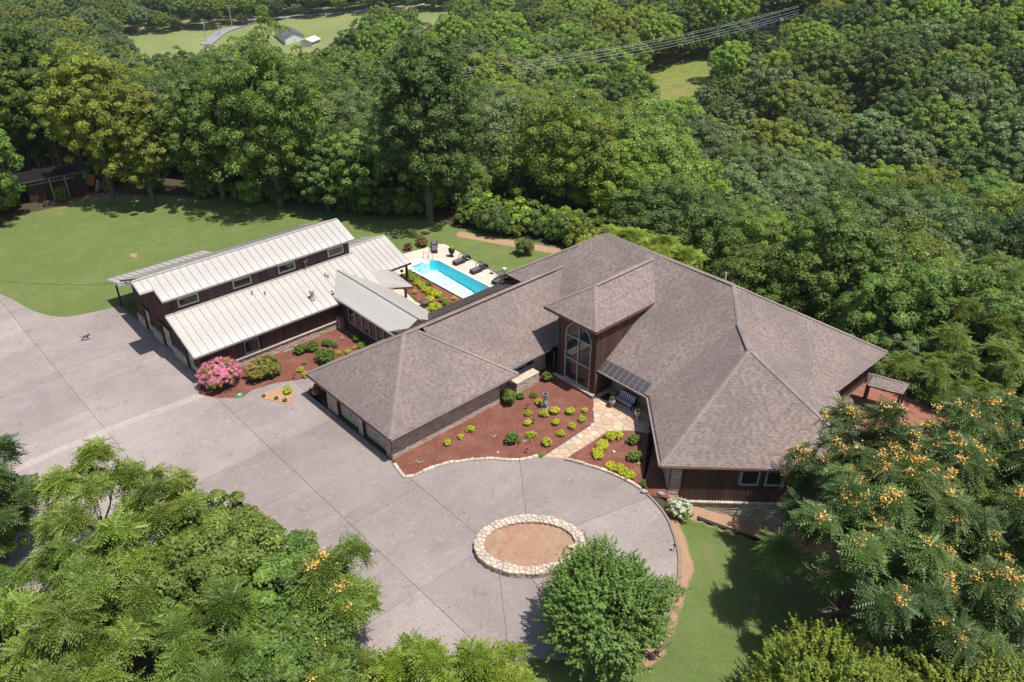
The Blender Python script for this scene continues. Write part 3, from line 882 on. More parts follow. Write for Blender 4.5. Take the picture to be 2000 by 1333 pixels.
def stones(mb, p0, p1, z0, z1, holes=(), rows=0.15, lmin=.22, lmax=.6, n=None, proud=.03):
    """rows of split stones standing slightly proud of the wall face; z0 may be a function"""
    p0 = Vector((p0[0], p0[1], 0)); p1 = Vector((p1[0], p1[1], 0)); L = (p1-p0).length; d = (p1-p0)/L
    n = Vector((d.y, -d.x, 0)) if n is None else Vector(n)
    zb = z0 if callable(z0) else (lambda t: z0)
    zmin = min(zb(0), zb(L), zb(L/2)); z = zmin
    while z < z1-.02:
        hgt_ = min(rows*rng.uniform(.7, 1.3), z1-z)
        t = 0
        while t < L-.02:
            l = min(rng.uniform(lmin, lmax), L-t)
            c = t+l/2
            if z+hgt_ > zb(c)-.05 and not any(t+l > h[0] and t < h[1] and z+hgt_ > h[2]+.02 and z < h[3]-.02 for h in holes):
                pr = rng.uniform(.004, proud)
                a, b = p0+d*(t+.007), p0+d*(t+l-.007)
                j = lambda: rng.uniform(-.008, .008)
                f0 = [a-n*.03+UP*(z+.006), b-n*.03+UP*(z+.006), b-n*.03+UP*(z+hgt_-.006), a-n*.03+UP*(z+hgt_-.006)]
                f1 = [a+n*(pr+j())+UP*(z+.012), b+n*(pr+j())+UP*(z+.012), b+n*(pr+j())+UP*(z+hgt_-.012), a+n*(pr+j())+UP*(z+hgt_-.012)]
                mb.prism(f0, f1)
            t += l
        z += hgt_
def window(parent, c, along, out, w, h, name='window', fm=None, bars=(0, 0), depth=0.10, curtain=False, fw=0.07, split_panes=True):
    """framed window centred at c; parent > window_frame > pane"""
    fm = fm or M['white_frame']
    c = Vector(c); X = Vector(along).normalized(); Y = Vector(out).normalized(); Z = UP
    mb = MB(); AX = (X, Y, Z)
    for sx in (-1, 1): mb.box(c+X*sx*(w/2-fw/2)+Y*.03, (fw, depth, h), ax=AX)
    for sz in (-1, 1): mb.box(c+Z*sz*(h/2-fw/2)+Y*.03, (w-2*fw-.002, depth, fw), ax=AX)
    nx_, nz_ = bars
    for k in range(nx_): mb.box(c+X*(-w/2+w*(k+1)/(nx_+1))+Y*.025, (.055, depth*.8, h-2*fw), ax=AX)
    for k in range(nz_): mb.box(c+Z*(-h/2+h*(k+1)/(nz_+1))+Y*.02, (w-2*fw, depth*.7, .045), ax=AX)
    fr = mb.build('window_frame', fm, parent)
    for k in range(nx_+1):
        x0 = -w/2+w*k/(nx_+1); x1 = -w/2+w*(k+1)/(nx_+1)
        for l in range(nz_+1):
            z0 = -h/2+h*l/(nz_+1); z1 = -h/2+h*(l+1)/(nz_+1)
            mb = MB(); mb.box(c+X*(x0+x1)/2+Z*(z0+z1)/2+Y*.0, (x1-x0-.04, .012, z1-z0-.04), ax=AX); mb.build('pane', M['glass'], fr)
    return fr
def garage_door(parent, c, along, out, w, h, panels=4, cols=4):
    c = Vector(c); X = Vector(along).normalized(); Y = Vector(out).normalized()
    mb = MB(); mb.box(c+UP*h/2-Y*.06, (w, .04, h), ax=(X, Y, UP)); d = mb.build('garage_door', M['garage_door'], parent)
    ph = h/panels
    for i in range(panels):
        mb = MB(); r = rng.random()
        mb.box(c+UP*(ph*(i+.5)), (w-.02, .07, ph-.018), r=r, ax=(X, Y, UP))
        for k in range(cols):
            x = -w/2+w*(k+.5)/cols
            mb.box(c+X*x+UP*(ph*(i+.5))+Y*.036, (w/cols-.14, .02, ph-.14), r=r, ax=(X, Y, UP))
        mb.build('door_panel', M['garage_door'], d)
    mb = MB()
    for s_ in (-.18, .18):
        mb.box(c+X*s_+UP*(ph*1.55)+Y*.065, (.05, .03, .26), ax=(X, Y, UP))
        mb.box(c+X*s_*2.4+UP*(ph*2.5)+Y*.06, (.36, .02, .05), ax=(X, Y, UP))
    mb.build('door_handle', M['black'], d)
    return d
def panel_roof(parent, o, e, u, width, length, n, mt=None, rib=0.045, cutf=None, name='roof_panel', seam=None):
    """standing seam pans laid side by side along e, running down u; cutf(t) gives (start, end) of a pan"""
    o = Vector(o); e = Vector(e).normalized(); u = Vector(u).normalized(); nn = e.cross(u)
    if nn.z < 0: nn = -nn
    w = width/n; cache = {}
    for i in range(n):
        a, b = cutf((i+.5)*w) if cutf else (0, length)
        if b-a < .1: continue
        key = (round(a, 3), round(b, 3))
        if key not in cache:
            mb = MB(); AX = (e, u, nn)
            mb.box(e*w/2+u*(a+b)/2, (w-.004, b-a, .03), r=.5, ax=AX)
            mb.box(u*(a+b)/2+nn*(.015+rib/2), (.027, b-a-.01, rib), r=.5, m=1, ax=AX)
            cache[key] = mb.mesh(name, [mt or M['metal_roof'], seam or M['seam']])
        ob = link(bpy.data.objects.new(name, cache[key]), parent); ob.location = o+e*(i*w)
def tube_obj(name, pts_, rad, mt, parent=None, n=8, smooth=True):
    mb = MB(); mb.tube(pts_, rad, n, .5); return mb.build(name, mt, parent, smooth)

# ================================================================== MAIN HOUSE
house = empty('house', (0, 0, 0), 0, 'large rambling house with brown shingled hip roofs, stone walls and an arched entrance window', 'house')
EZ = 2.6
# roof planes
GA = [(25.7, 40.8), (38.7, 40.8), (38.7, 52.75), (25.7, 52.75)]
R0, R1 = Vector((31.7, 46.8, 6.6)), Vector((32.75, 46.8, 6.6))
c0, c1, c2, c3 = [Vector((x, y, EZ-.03)) for x, y in GA]
K = Vector((51.63, 28.83, 7.46)); WA = Vector((48.75, 25.95, 7.5))
FL = Vector((38.02, 25.38, EZ)); FR = Vector((48.78, 14.62, EZ))
VL = Vector((44.1, 31.45, EZ)); VR = Vector((55.8, 21.65, EZ))
MR0 = Vector((54.1, 31.3, 9.1)); MR1 = Vector((54.1, 45.3, 9.1))
SE = Vector((64.65, 21.65, EZ)); NE = Vector((64.65, 55.1, EZ)); NW = Vector((44.1, 55.1, EZ))
GR0, GR1 = Vector((32.75, 46.8, 6.6)), Vector((50.25, 46.8, 6.6))
TZ_, TRZ = 6.8, 8.85
T0, T1 = Vector((42.95, 36.3, TZ_)), Vector((42.95, 42.25, TZ_)); TB0, TB1 = Vector((50.56, 36.3, TZ_)), Vector((50.56, 42.25, TZ_))
TR0, TR1 = Vector((46.0, 39.3, TRZ)), Vector((53.72, 39.3, TRZ))
faces = [
    ('garage', [c0, c3, R0], (0, 1, 0)), ('garage', [c0, c1, R1, R0], (1, 0, 0)), ('garage', [c1, c2, R1], (0, 1, 0)), ('garage', [c2, c3, R0, R1], (1, 0, 0)),
    ('gallery', [Vector((33.5, 41.75, EZ)), Vector((44.1, 41.75, EZ)), GR1, Vector((33.5, 46.8, 6.6))], (1, 0, 0)),
    ('gallery', [Vector((33.5, 51.0, 3.8)), Vector((48.0, 51.0, 3.8)), GR1, Vector((33.5, 46.8, 6.6))], (1, 0, 0)),
    ('main', [VL, K, MR0, MR1, Vector((52.6, 46.8, 8.125)), Vector((44.1, 46.8, EZ))], (0, 1, 0)),
    ('main', [Vector((47.4, 46.8, 4.745)), Vector((52.6, 46.8, 8.125)), Vector((47.4, 52.0, 4.745))], (0, 1, 0)),
    ('main', [VR, SE, MR0, K], (1, 0, 0)),
    ('main', [SE, NE, MR1, MR0], (0, 1, 0)),
    ('main', [NE, Vector((48.6, 55.1, EZ)), Vector((47.4, 52.0, 4.66)), MR1], (1, 0, 0)),
    ('wing', [FL, VL, K, WA], (1, 1, 0)),
    ('wing', [FR, VR, K, WA], (1, 1, 0)),
    ('wing', [FL, FR, WA], (1, -1, 0)),
    ('tower', [T0, T1, TR0], (0, 1, 0)),
    ('tower', [T0, TB0, TR1, TR0], (1, 0, 0)),
    ('tower', [T1, TB1, TR1, TR0], (1, 0, 0)),
]
deck = MB(); groups_ = {}
for gname, poly, ev in faces:
    mb = groups_.setdefault(gname, MB())
    n = shingle_face(mb, None, poly, ev)
    roof_deck(deck, poly, n)
roof = deck.build('roof', M['soffit'], house)
for gname, mb in groups_.items(): mb.build('shingles', M['shingle'], roof, kind='stuff')
cap = MB()
lift = Vector((0, 0, .03))
for a, b, w in ((c0, R0, .34), (c3, R0, .34), (c1, R1, .34), (c2, R1, .3), (R0, R1, .34), (GR0, GR1, .42), (GR1, Vector((54.1, 43.4, 9.1)), .42), (MR0, MR1, .45), (MR1, Vector((47.45, 51.95, 4.78)), .42), (K, MR0, .36), (WA, K, .5), (FL, WA, .36), (FR, WA, .36), (SE, MR0, .36), (T0, TR0, .32), (T1, TR0, .32), (TR0, TR1, .5), (NE, MR1, .3)):
    capline(cap, Vector(a)+lift, Vector(b)+lift, w)
cap.build('ridge_caps', M['shingle'], roof, kind='stuff')
# ridge vents: dark raised strips
for a, b in ((GR0+Vector((1.2, 0, .0)), Vector((48.9, 46.8, 6.6))), (TR0+Vector((.4, 0, 0)), TR1-Vector((.5, 0, 0))), (MR0+Vector((0, .6, 0)), MR1-Vector((0, 3.2, 0))), (WA+Vector((.25, .25, 0)), K-Vector((.3, .3, 0)))):
    d = (b-a).normalized(); s_ = d.cross(UP)
    for sg in (-1, 1):
        mb = MB(); mb.bar(a+s_*.2*sg-UP*.045, b+s_*.2*sg-UP*.045, .07, .05); mb.build('ridge_vent', M['black'], roof)
# valley flashings
mb = MB()
# fascias, gutters
def fascia(a, b, n, z=None, gut=True, mt=None):
    a = Vector(a); b = Vector(b); n = Vector(n).normalized()
    mb = MB(); mb.bar(a-UP*.13+n*.012, b-UP*.13+n*.012, .03, .24); mb.build('fascia', mt or M['fascia'], house)
    if gut:
        mb = MB(); d = (b-a).normalized()
        mb.bar(a-UP*.06+n*.085, b-UP*.06+n*.085, .12, .10)
        k = int((b-a).length/2.2)
        for i in range(k): mb.box(a.lerp(b, (i+.5)/k)-UP*.0+n*.05, (.05, .2, .03), ax=(d, n, UP))
        mb.build('gutter', M['gutter'], house)
fascia(c0, c3, (-1, 0, 0), gut=False); fascia(c0, c1, (0, -1, 0)); fascia(c1, Vector((38.7, 41.9, EZ-.03)), (1, 0, 0), gut=False)
fascia(c3, c2, (0, 1, 0)); fascia(Vector((38.7, 41.75, EZ)), Vector((43.4, 41.75, EZ)), (0, -1, 0))
fascia(Vector((43.95, 31.35, EZ)), Vector((43.95, 37.3, EZ)), (-1, 0, 0))
fascia(VL-Vector((.15, .1, 0)), FL, (-1, 1, 0)); fascia(FL, FR, (-1, -1, 0), gut=False)
mb = MB(); mb.bar(FL-UP*.1+Vector((-.03, -.03, 0)), FR-UP*.1+Vector((-.03, -.03, 0)), .04, .12); mb.build('drip_edge', M['copper'], house)
fascia(FR, VR, (1, -1, 0)); fascia(VR, SE, (0, -1, 0)); fascia(SE, NE, (1, 0, 0), gut=False)
fascia(T0, T1, (-1, 0, 0), gut=False); fascia(T0, TB0, (0, -1, 0), gut=False); fascia(T1, TB1, (0, 1, 0), gut=False)
# patina metal skirts
sl_ = Vector((1, 0, .65)).normalized()
panel_roof(roof, Vector((43.86, 31.75, 2.535)), (0, 1, 0), sl_, 5.0, 1.25, 9, M['dark_metal'], rib=.03, seam=M['gutter'])
panel_roof(roof, Vector((43.86, 36.75, 2.535)), (0, 1, 0), sl_, .62, 1.25, 1, M['copper'], rib=.03, seam=M['copper'])
mb = MB(); mb.prism([Vector(p) for p in ((34.0, 50.7, 3.75), (34.0, 52.9, 3.0), (49.0, 52.9, 3.0), (49.0, 50.7, 3.75))], [Vector(p) for p in ((34.0, 50.7, 3.95), (34.0, 52.9, 3.16), (49.0, 52.9, 3.16), (49.0, 50.7, 3.95))], .5, 0, True, True)
mb.build('porch_roof', M['dark_metal'], house)
panel_roof(roof, Vector((34.0, 53.05, 3.20)), (1, 0, 0), Vector((0, -2.2, .79)), 15.0, 2.2, 28, M['dark_metal'], rib=.03, seam=M['gutter'])
# downspouts
tube_obj('downspout', [(26.0, 41.0, 2.45), (26.05, 41.25, 2.2), (26.05, 41.25, .15), (25.9, 41.1, .08)], .05, M['fascia'], house, 6)
tube_obj('downspout', [(43.45, 36.38, 2.5), (43.45, 36.38, .1)], .045, M['fascia'], house, 6)
tube_obj('downspout', [(43.35, 41.2, 2.6), (43.4, 41.3, .1)], .05, M['fascia'], house, 6)

# ---- garage walls
st = MB(); core = MB()
GX_, GY0, GY1 = 26.15, 41.4, 50.5
doors = [(45.95, 48.95), (42.2, 45.3)]
holes = [(GY1-d[1], GY1-d[0], 0, 2.2) for d in doors]
for a, b in ((GY1, doors[0][1]), (doors[0][0], doors[1][1]), (doors[1][0], GY0)):
    wall_core(core, (GX_, a), (GX_, b), 0, 2.55, th=.35, n=(-1, 0, 0)); stones(st, (GX_, a), (GX_, b), 0.02, 2.5, n=(-1, 0, 0))
wall_core(core, (GX_, GY0), (37.12, GY0), 0, 2.55, n=(0, -1, 0)); stones(st, (GX_-.02, GY0), (37.12, GY0), 0.02, 2.5, n=(0, -1, 0))
wall_core(core, (37.12, GY0), (37.12, 42.6), 0, 2.55, n=(1, 0, 0)); stones(st, (37.12, GY0), (37.12, 42.6), 0.02, 2.5, n=(1, 0, 0))
wall_core(core, (GX_, GY1), (37.1, GY1), 0, 2.55, n=(0, 1, 0)); stones(st, (GX_, GY1), (34.2, GY1), 0.02, 2.5, n=(0, 1, 0))
for d in doors:
    garage_door(house, (GX_+.30, (d[0]+d[1])/2, .05), (0, -1, 0), (-1, 0, 0), d[1]-d[0], 2.2)
    mb = MB(); mb.box((GX_+.12, (d[0]+d[1])/2, 2.38), (.2, d[1]-d[0]+.1, .3)); mb.build('lintel', M['trim_dark'], house)
    mb = MB()
    for y in d: mb.box((GX_+.10, y, 1.12), (.2, .10, 2.2))
    mb.build('door_jamb', M['trim_dark'], house)
# ---- gallery wall, window and stone bay
wall_core(core, (37.12, 42.6), (43.7, 42.6), 0, 2.9, n=(0, -1, 0)); stones(st, (37.12, 42.6), (43.7, 42.6), 0.02, 2.6, holes=[(1.9, 5.1, 1.2, 2.45)], n=(0, -1, 0))
window(house, (40.6, 42.50, 1.82), (1, 0, 0), (0, -1, 0), 3.1, 1.2, bars=(2, 0), fm=M['grey_frame'])
BX0, BX1, BY0 = 39.0, 41.62, 41.32
for a, b, n in (((BX0, 42.5), (BX0, BY0), (-1, 0, 0)), ((BX0, BY0), (BX1, BY0), (0, -1, 0)), ((BX1, BY0), (BX1, 42.5), (1, 0, 0))):
    wall_core(core, a, b, 0, 1.1, n=n, th=.1); stones(st, a, b, 0.02, 1.06, n=n, proud=.05)
for k in range(4):
    mb = MB(); x = BX0+(BX1-BX0)*(k+.5)/4
    mb.box((x, (BY0+42.5)/2-.03, 1.13+rng.uniform(-.01, .01)), ((BX1-BX0)/4+.03, 1.25, .09)); mb.build('ledge_stone', M['white_stone'], house)
# ---- tower (entrance) with arched window
TX, TY0, TY1 = 43.55, 36.68, 40.95
tw = MB()
AY0, AY1, AZ0, AZS = 37.2, 40.15, .38, 4.85
ar = (AY1-AY0)/2; ac = (AY0+AY1)/2
# front wall around the arch, built as strips
def tower_front(mb, x, d0):
    seg = 24
    pa = [(AY1, AZ0)]+[(AY1, AZS)]+[(ac+ar*math.cos(math.pi*k/seg), AZS+ar*math.sin(math.pi*k/seg)) for k in range(1, seg)]+[(AY0, AZS), (AY0, AZ0)]
    f = lambda y, z, dx=0: Vector((x+dx, y, z))
    mb.prism([f(TY1, 0, d0), f(AY1, 0, d0), f(AY1, AZS, d0), f(TY1, AZS, d0)][::-1], [f(TY1, 0), f(AY1, 0), f(AY1, AZS), f(TY1, AZS)][::-1], .4)
    mb.prism([f(AY0, 0, d0), f(TY0, 0, d0), f(TY0, AZS, d0), f(AY0, AZS, d0)][::-1], [f(AY0, 0), f(TY0, 0), f(TY0, AZS), f(AY0, AZS)][::-1], .5)
    mb.prism([f(AY1, 0, d0), f(AY0, 0, d0), f(AY0, AZ0, d0), f(AY1, AZ0, d0)][::-1], [f(AY1, 0), f(AY0, 0), f(AY0, AZ0), f(AY1, AZ0)][::-1], .5)
    top = TZ_-.1
    for k in range(seg):
        t0, t1 = math.pi*k/seg, math.pi*(k+1)/seg
        y0, z0 = ac+ar*math.cos(t0), AZS+ar*math.sin(t0); y1, z1 = ac+ar*math.cos(t1), AZS+ar*math.sin(t1)
        mb.prism([f(y0, z0, d0), f(y1, z1, d0), f(y1, top, d0), f(y0, top, d0)], [f(y0, z0), f(y1, z1), f(y1, top), f(y0, top)], .5)
    mb.prism([f(TY1, AZS, d0), f(AY1, AZS, d0), f(AY1, top, d0), f(TY1, top, d0)][::-1], [f(TY1, AZS), f(AY1, AZS), f(AY1, top), f(TY1, top)][::-1], .4)
    mb.prism([f(AY0, AZS, d0), f(TY0, AZS, d0), f(TY0, top, d0), f(AY0, top, d0)][::-1], [f(AY0, AZS), f(TY0, AZS), f(TY0, top), f(AY0, top)][::-1], .5)
tower_front(tw, TX, .2)
tw.box((TX+3.5, TY1-.1, 3.35), (7.0, .18, 6.6), r=.4)
tw.box((TX+4.0, TY0+.12, 3.35), (7.6, .16, 6.6), r=.4)
tw.build('entrance_tower_wall', M['board'], house)
board_wall(house, (TX+.02, TY0), (TX+6.6, TY0), 0.1, TZ_-.12, .31, outn=(0, -1, 0))
board_wall(house, (TX, TY1), (TX+3.0, TY1), .1, TZ_-.12, .31, outn=(0, 1, 0))
for y in (TY0+.13, TY1-.13):
    mb = MB(); mb.box((TX-.02, y, 3.3), (.05, .26, 6.6)); mb.build('corner_trim', M['trim_dark'], house)
# arched window frame
mb = MB(); fw = .09
for y in (AY0+fw/2, AY1-fw/2, ac): mb.box((TX+.05, y, (AZ0+AZS)/2), (.14, fw, AZS-AZ0))
mb.box((TX+.05, ac, AZS+ar/2), (.12, .07, ar))
for z in (AZ0+.05, 2.55, AZS-.05): mb.box((TX+.055, ac, z), (.12, 2*ar, .10))
seg = 20
for k in range(seg):
    t0, t1 = math.pi*k/seg, math.pi*(k+1)/seg
    f = lambda t, r_, x: Vector((x, ac+r_*math.cos(t), AZS+r_*math.sin(t)))
    mb.prism([f(t0, ar, TX+.12), f(t1, ar, TX+.12), f(t1, ar-fw, TX+.12), f(t0, ar-fw, TX+.12)], [f(t0, ar, TX-.02), f(t1, ar, TX-.02), f(t1, ar-fw, TX-.02), f(t0, ar-fw, TX-.02)], .5)
afr = mb.build('arched_window_frame', M['grey_frame'], house)
for (y0, y1) in ((AY0, ac), (ac, AY1)):
    for (z0, z1) in ((AZ0, 2.55), (2.55, AZS-.05)):
        mb = MB(); mb.box((TX+.10, (y0+y1)/2, (z0+z1)/2), (.012, y1-y0-.04, z1-z0-.03)); mb.build('pane', M['glass'], afr)
for sg in (1, -1):
    mb = MB(); q = [Vector((TX+.10, ac, AZS))]+[Vector((TX+.10, ac+sg*(ar-.03)*math.cos(math.pi/2*k/10), AZS+(ar-.03)*math.sin(math.pi/2*k/10))) for k in range(11)]
    mb.poly(q); mb.build('pane', M['glass'], afr)
# stone sill under the arched window
for k, (a, b) in enumerate(((36.5, 37.6), (37.65, 38.75), (38.8, 39.9), (39.95, 41.2))):
    mb = MB(); mb.box((TX-.16, (a+b)/2, .30), (.36, b-a, .10)); mb.build('sill_stone', M['white_stone'], house)
stones(st, (TX-.2, 41.2), (TX-.2, 36.5), .02, .26, n=(-1, 0, 0)); wall_core(core, (TX-.2, 41.2), (TX-.2, 36.5), 0, .25, n=(-1, 0, 0))
# ---- entrance recess: door, walls
EX = 45.7
wall_core(core, (EX, 36.5), (EX, 31.9), 0, 2.6, n=(-1, 0, 0)); stones(st, (EX, 36.0), (EX, 31.9), .05, 2.55, n=(-1, 0, 0))
mb = MB(); mb.box((TX+1.2, TY0-.12, 1.15), (.95, .06, 2.1)); do = mb.build('front_door', M['trim_dark'], house)
mb = MB(); mb.blob((TX+.85, TY0-.19, 1.05), .04); mb.build('door_handle', M['gutter'], do)
mb = MB(); mb.box((TX+1.1, TY0-.3, .12), (1.5, .4, .12)); mb.build('door_step', M['white_stone'], house)
mb = MB(); mb.box((EX-.04, 34.8, 2.0), (.1, .12, .25)); mb.build('wall_lamp', M['black'], house)
# wing left wall (faces the small bed), the front and right walls
n_l = Vector((-1, 1, 0)).normalized(); n_f = Vector((-1, -1, 0)).normalized(); n_r = Vector((1, -1, 0)).normalized()
def in_(p, a, b): return Vector((p.x, p.y, 0))+a+b
WLc = Vector((FL.x, FL.y, 0))-n_l*.75-n_f*.45           # front left corner of the wing
WRc = Vector((FR.x, FR.y, 0))-n_r*.75-n_f*.45
WLb = Vector((45.7, 31.95, 0)); WLb = WLc+Vector((1, 1, 0))*((WLb.x-WLc.x))
wall_core(core, WLc, WLb, -2, EZ, n=n_l); stones(st, WLc, WLb, -.3, 2.55, n=n_l)
Lf = (WRc-WLc).length
zf = lambda t: float(np.interp(t, [0, 1, 3, 9, 15], [-.6, -1.4, -2.3, -4.1, -5.6]))
wall_core(core, WLc, WRc, -7, EZ, n=n_f); wall_core(core, WLc+n_f*.12, WRc+n_f*.12, -7, -.95, n=n_f)
stones(st, WLc-n_f*.0, WLc+(WRc-WLc).normalized()*.95, -1.0, 2.5, n=n_f)
fst = MB(); stones(fst, WLc+n_f*.12, WRc+n_f*.12, zf, -.98, n=n_f, rows=.16, lmin=.25, lmax=.75, proud=.045); fst.build('foundation_stone', M['white_stone'], house, kind='stuff')
dwf = (WRc-WLc).normalized()
x_ = -.05
while x_ < Lf:
    l = min(rng.uniform(.7, 1.3), Lf-x_); mb = MB(); c = WLc+dwf*(x_+l/2)+n_f*.08
    mb.box(c+UP*-.92, (l-.015, .34, .10), ax=(dwf, n_f, UP)); mb.build('ledge_stone', M['white_stone'], house); x_ += l
wins = [(6.55, 7.75), (8.55, 9.8)]
# window positions come from the photograph: centres along the wall
def along_wall(px, py):
    d = ray(px, py); nf = np.array([n_f.x, n_f.y, 0]); w0 = np.array([WLc.x, WLc.y, 0])
    t = (nf@(w0-CAM))/(nf@d); P = CAM+t*d
    return float((Vector(P.tolist())-WLc).dot(dwf)), float(P[2])
wn_ = []
for (xa, xb) in ((1444, 1481), (1493, 1531)):
    t0, _ = along_wall(xa, 941); t1, _ = along_wall(xb, 942); wn_.append((t0, t1))
board_wall(house, WLc+dwf*1.0+n_f*.03, WRc+n_f*.03, -.86, 2.45, .22, outn=n_f, holes=[(t0-1.0, t1-1.0, .72, 2.1) for t0, t1 in wn_])
for t0, t1 in wn_:
    window(house, WLc+dwf*(t0+t1)/2+n_f*.03+UP*1.42, -dwf, n_f, t1-t0, 1.42, fm=M['grey_frame'], fw=.12)
mb = MB(); mb.bar(WLc+dwf*1.0+n_f*.06-UP*.85, WLc+dwf*1.0+n_f*.06+UP*2.45, .12); mb.build('corner_trim', M['trim_dark'], house)
tube_obj('downspout', [WLc+dwf*.05+n_f*.1+UP*2.4, WLc+dwf*.05+n_f*.1-UP*.9], .05, M['fascia'], house, 6)
wall_core(core, WRc, Vector((55.2, 22.6, 0)), -7, EZ, n=n_r); stones(st, WRc, Vector((55.2, 22.6, 0)), -5, 2.5, n=n_r, lmin=.5, lmax=1.2, rows=.3)
wall_core(core, (55.2, 22.4), (63.9, 22.4), -9, EZ, n=(0, -1, 0))
board_wall(house, (55.4, 22.35), (63.9, 22.35), -.2, 2.4, .3, outn=(0, -1, 0))
wall_core(core, (63.9, 22.4), (63.9, 54.4), -12, EZ, n=(1, 0, 0)); board_wall(house, (63.9, 22.4), (63.9, 54.4), -4, 2.4, 1.2, outn=(1, 0, 0))
wall_core(core, (63.9, 54.4), (49.3, 54.4), -9, EZ, n=(0, 1, 0))
wall_core(core, (49.3, 54.4), (49.3, 51.2), 0, EZ, n=(-1, 0, 0))
wall_core(core, (49.3, 51.3), (34.2, 51.3), 0, 3.6, n=(0, 1, 0)); stones(st, (49.3, 51.3), (39.6, 51.3), 0, 3.0, n=(0, 1, 0))
core.build('wall', M['mortar'], house)
st.build('stone_veneer', M['stone'], house, kind='stuff')
mb = MB(); mb.tube([(60.6, 36.0, 4.6), (60.6, 36.0, 6.3)], .06); mb.build('vent_pipe', M['white_frame'], house)
# ================================================================== METAL-ROOFED BARN
barn = empty('barn_building', (0, 0, 0), 0, 'long brown board building with stepped white standing-seam metal roofs and three garage doors', 'building')
BX, BXE = 20.35, 38.3
sl1 = .41
low = lambda y: 3.0+sl1*(y-60.5)
hi_ = lambda y: 6.6+sl1*(y-65.0)
HR = 67.95; HZ = hi_(HR)
rear = lambda y: HZ-sl1*(y-HR)
# roof decks
mb = MB()
def slabq(mb, q, th=.12): mb.prism([Vector(p)-UP*(th+.02) for p in q], [Vector(p)-UP*.02 for p in q], .5, 0, True, True)
slabq(mb, [(19.7, 60.5, low(60.5)), (38.8, 60.5, low(60.5)), (38.8, 65.5, low(65.5)), (19.7, 65.5, low(65.5))])
slabq(mb, [(19.65, 65.0, hi_(65)), (39.0, 65.0, hi_(65)), (39.0, HR, HZ), (19.65, HR, HZ)])
slabq(mb, [(18.45, 66.6, hi_(66.6)), (19.65, 66.6, hi_(66.6)), (19.65, HR, HZ), (18.45, HR, HZ)])
slabq(mb, [(18.45, 69.3, rear(69.3)), (18.45, HR, HZ), (39.0, HR, HZ), (39.0, 76.2, rear(76.2)), (19.65, 76.2, rear(76.2)), (19.65, 69.3, rear(69.3))])
slabq(mb, [(19.7, 77.2, 3.6), (20.9, 75.5, 4.1), (29.9, 75.5, 4.1), (29.9, 80.9, 2.7), (19.7, 80.9, 2.7)])
broof = mb.build('roof', M['trim_dark'], barn)
u1 = Vector((0, 1, sl1)).normalized(); Lu = math.sqrt(1+sl1*sl1)
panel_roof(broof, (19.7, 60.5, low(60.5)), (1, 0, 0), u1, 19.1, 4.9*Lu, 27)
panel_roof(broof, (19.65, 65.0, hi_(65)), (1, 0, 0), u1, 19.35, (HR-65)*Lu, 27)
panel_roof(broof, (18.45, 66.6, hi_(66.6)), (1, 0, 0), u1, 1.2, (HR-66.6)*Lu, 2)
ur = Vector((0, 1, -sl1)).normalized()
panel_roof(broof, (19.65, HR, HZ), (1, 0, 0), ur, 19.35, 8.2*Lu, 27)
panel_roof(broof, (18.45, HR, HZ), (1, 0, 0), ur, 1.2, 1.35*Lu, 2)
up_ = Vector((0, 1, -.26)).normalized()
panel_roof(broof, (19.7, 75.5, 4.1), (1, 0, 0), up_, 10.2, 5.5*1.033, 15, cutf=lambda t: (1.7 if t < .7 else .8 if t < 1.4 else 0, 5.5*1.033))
# ridge caps and trims
mb = MB()
mb.bar((18.45, HR, HZ+.05), (39.0, HR, HZ+.05), .22, .05)
mb.bar((19.7, 65.35, low(65.35)+.06), (38.8, 65.35, low(65.35)+.06), .16, .08)
mb.build('ridge_flashing', M['metal_roof'], broof)
def rake(a, b, w=.05, h=.2, mt=None):
    mb = MB(); mb.bar(Vector(a)-UP*.08, Vector(b)-UP*.08, w, h); mb.build('rake_trim', mt or M['white_frame'], broof)
rake((19.68, 60.5, low(60.5)), (19.68, 65.4, low(65.4))); rake((38.82, 60.5, low(60.5)), (38.82, 65.4, low(65.4)))
rake((19.63, 65.0, hi_(65)), (19.63, 66.6, hi_(66.6))); rake((18.43, 66.6, hi_(66.6)), (18.43, HR, HZ)); rake((18.43, HR, HZ), (18.43, 69.3, rear(69.3)))
rake((18.43, 66.58, hi_(66.6)), (19.65, 66.58, hi_(66.6))); rake((39.02, 65, hi_(65)), (39.02, HR, HZ)); rake((39.02, HR, HZ), (39.02, 76.2, rear(76.2)))
rake((19.68, 77.2, 3.6), (19.68, 80.9, 2.7)); rake((20.9, 75.5, 4.1), (19.68, 77.2, 3.6))
for a, b in (((19.7, 60.42, low(60.5)-.02), (34.3, 60.42, low(60.5)-.02)), ((19.65, 64.92, hi_(65)-.02), (39.0, 64.92, hi_(65)-.02)), ((19.7, 81.0, 2.66), (29.9, 81.0, 2.66))):
    mb = MB(); mb.bar(a, b, .14, .13); mb.build('gutter', M['gutter'], barn)
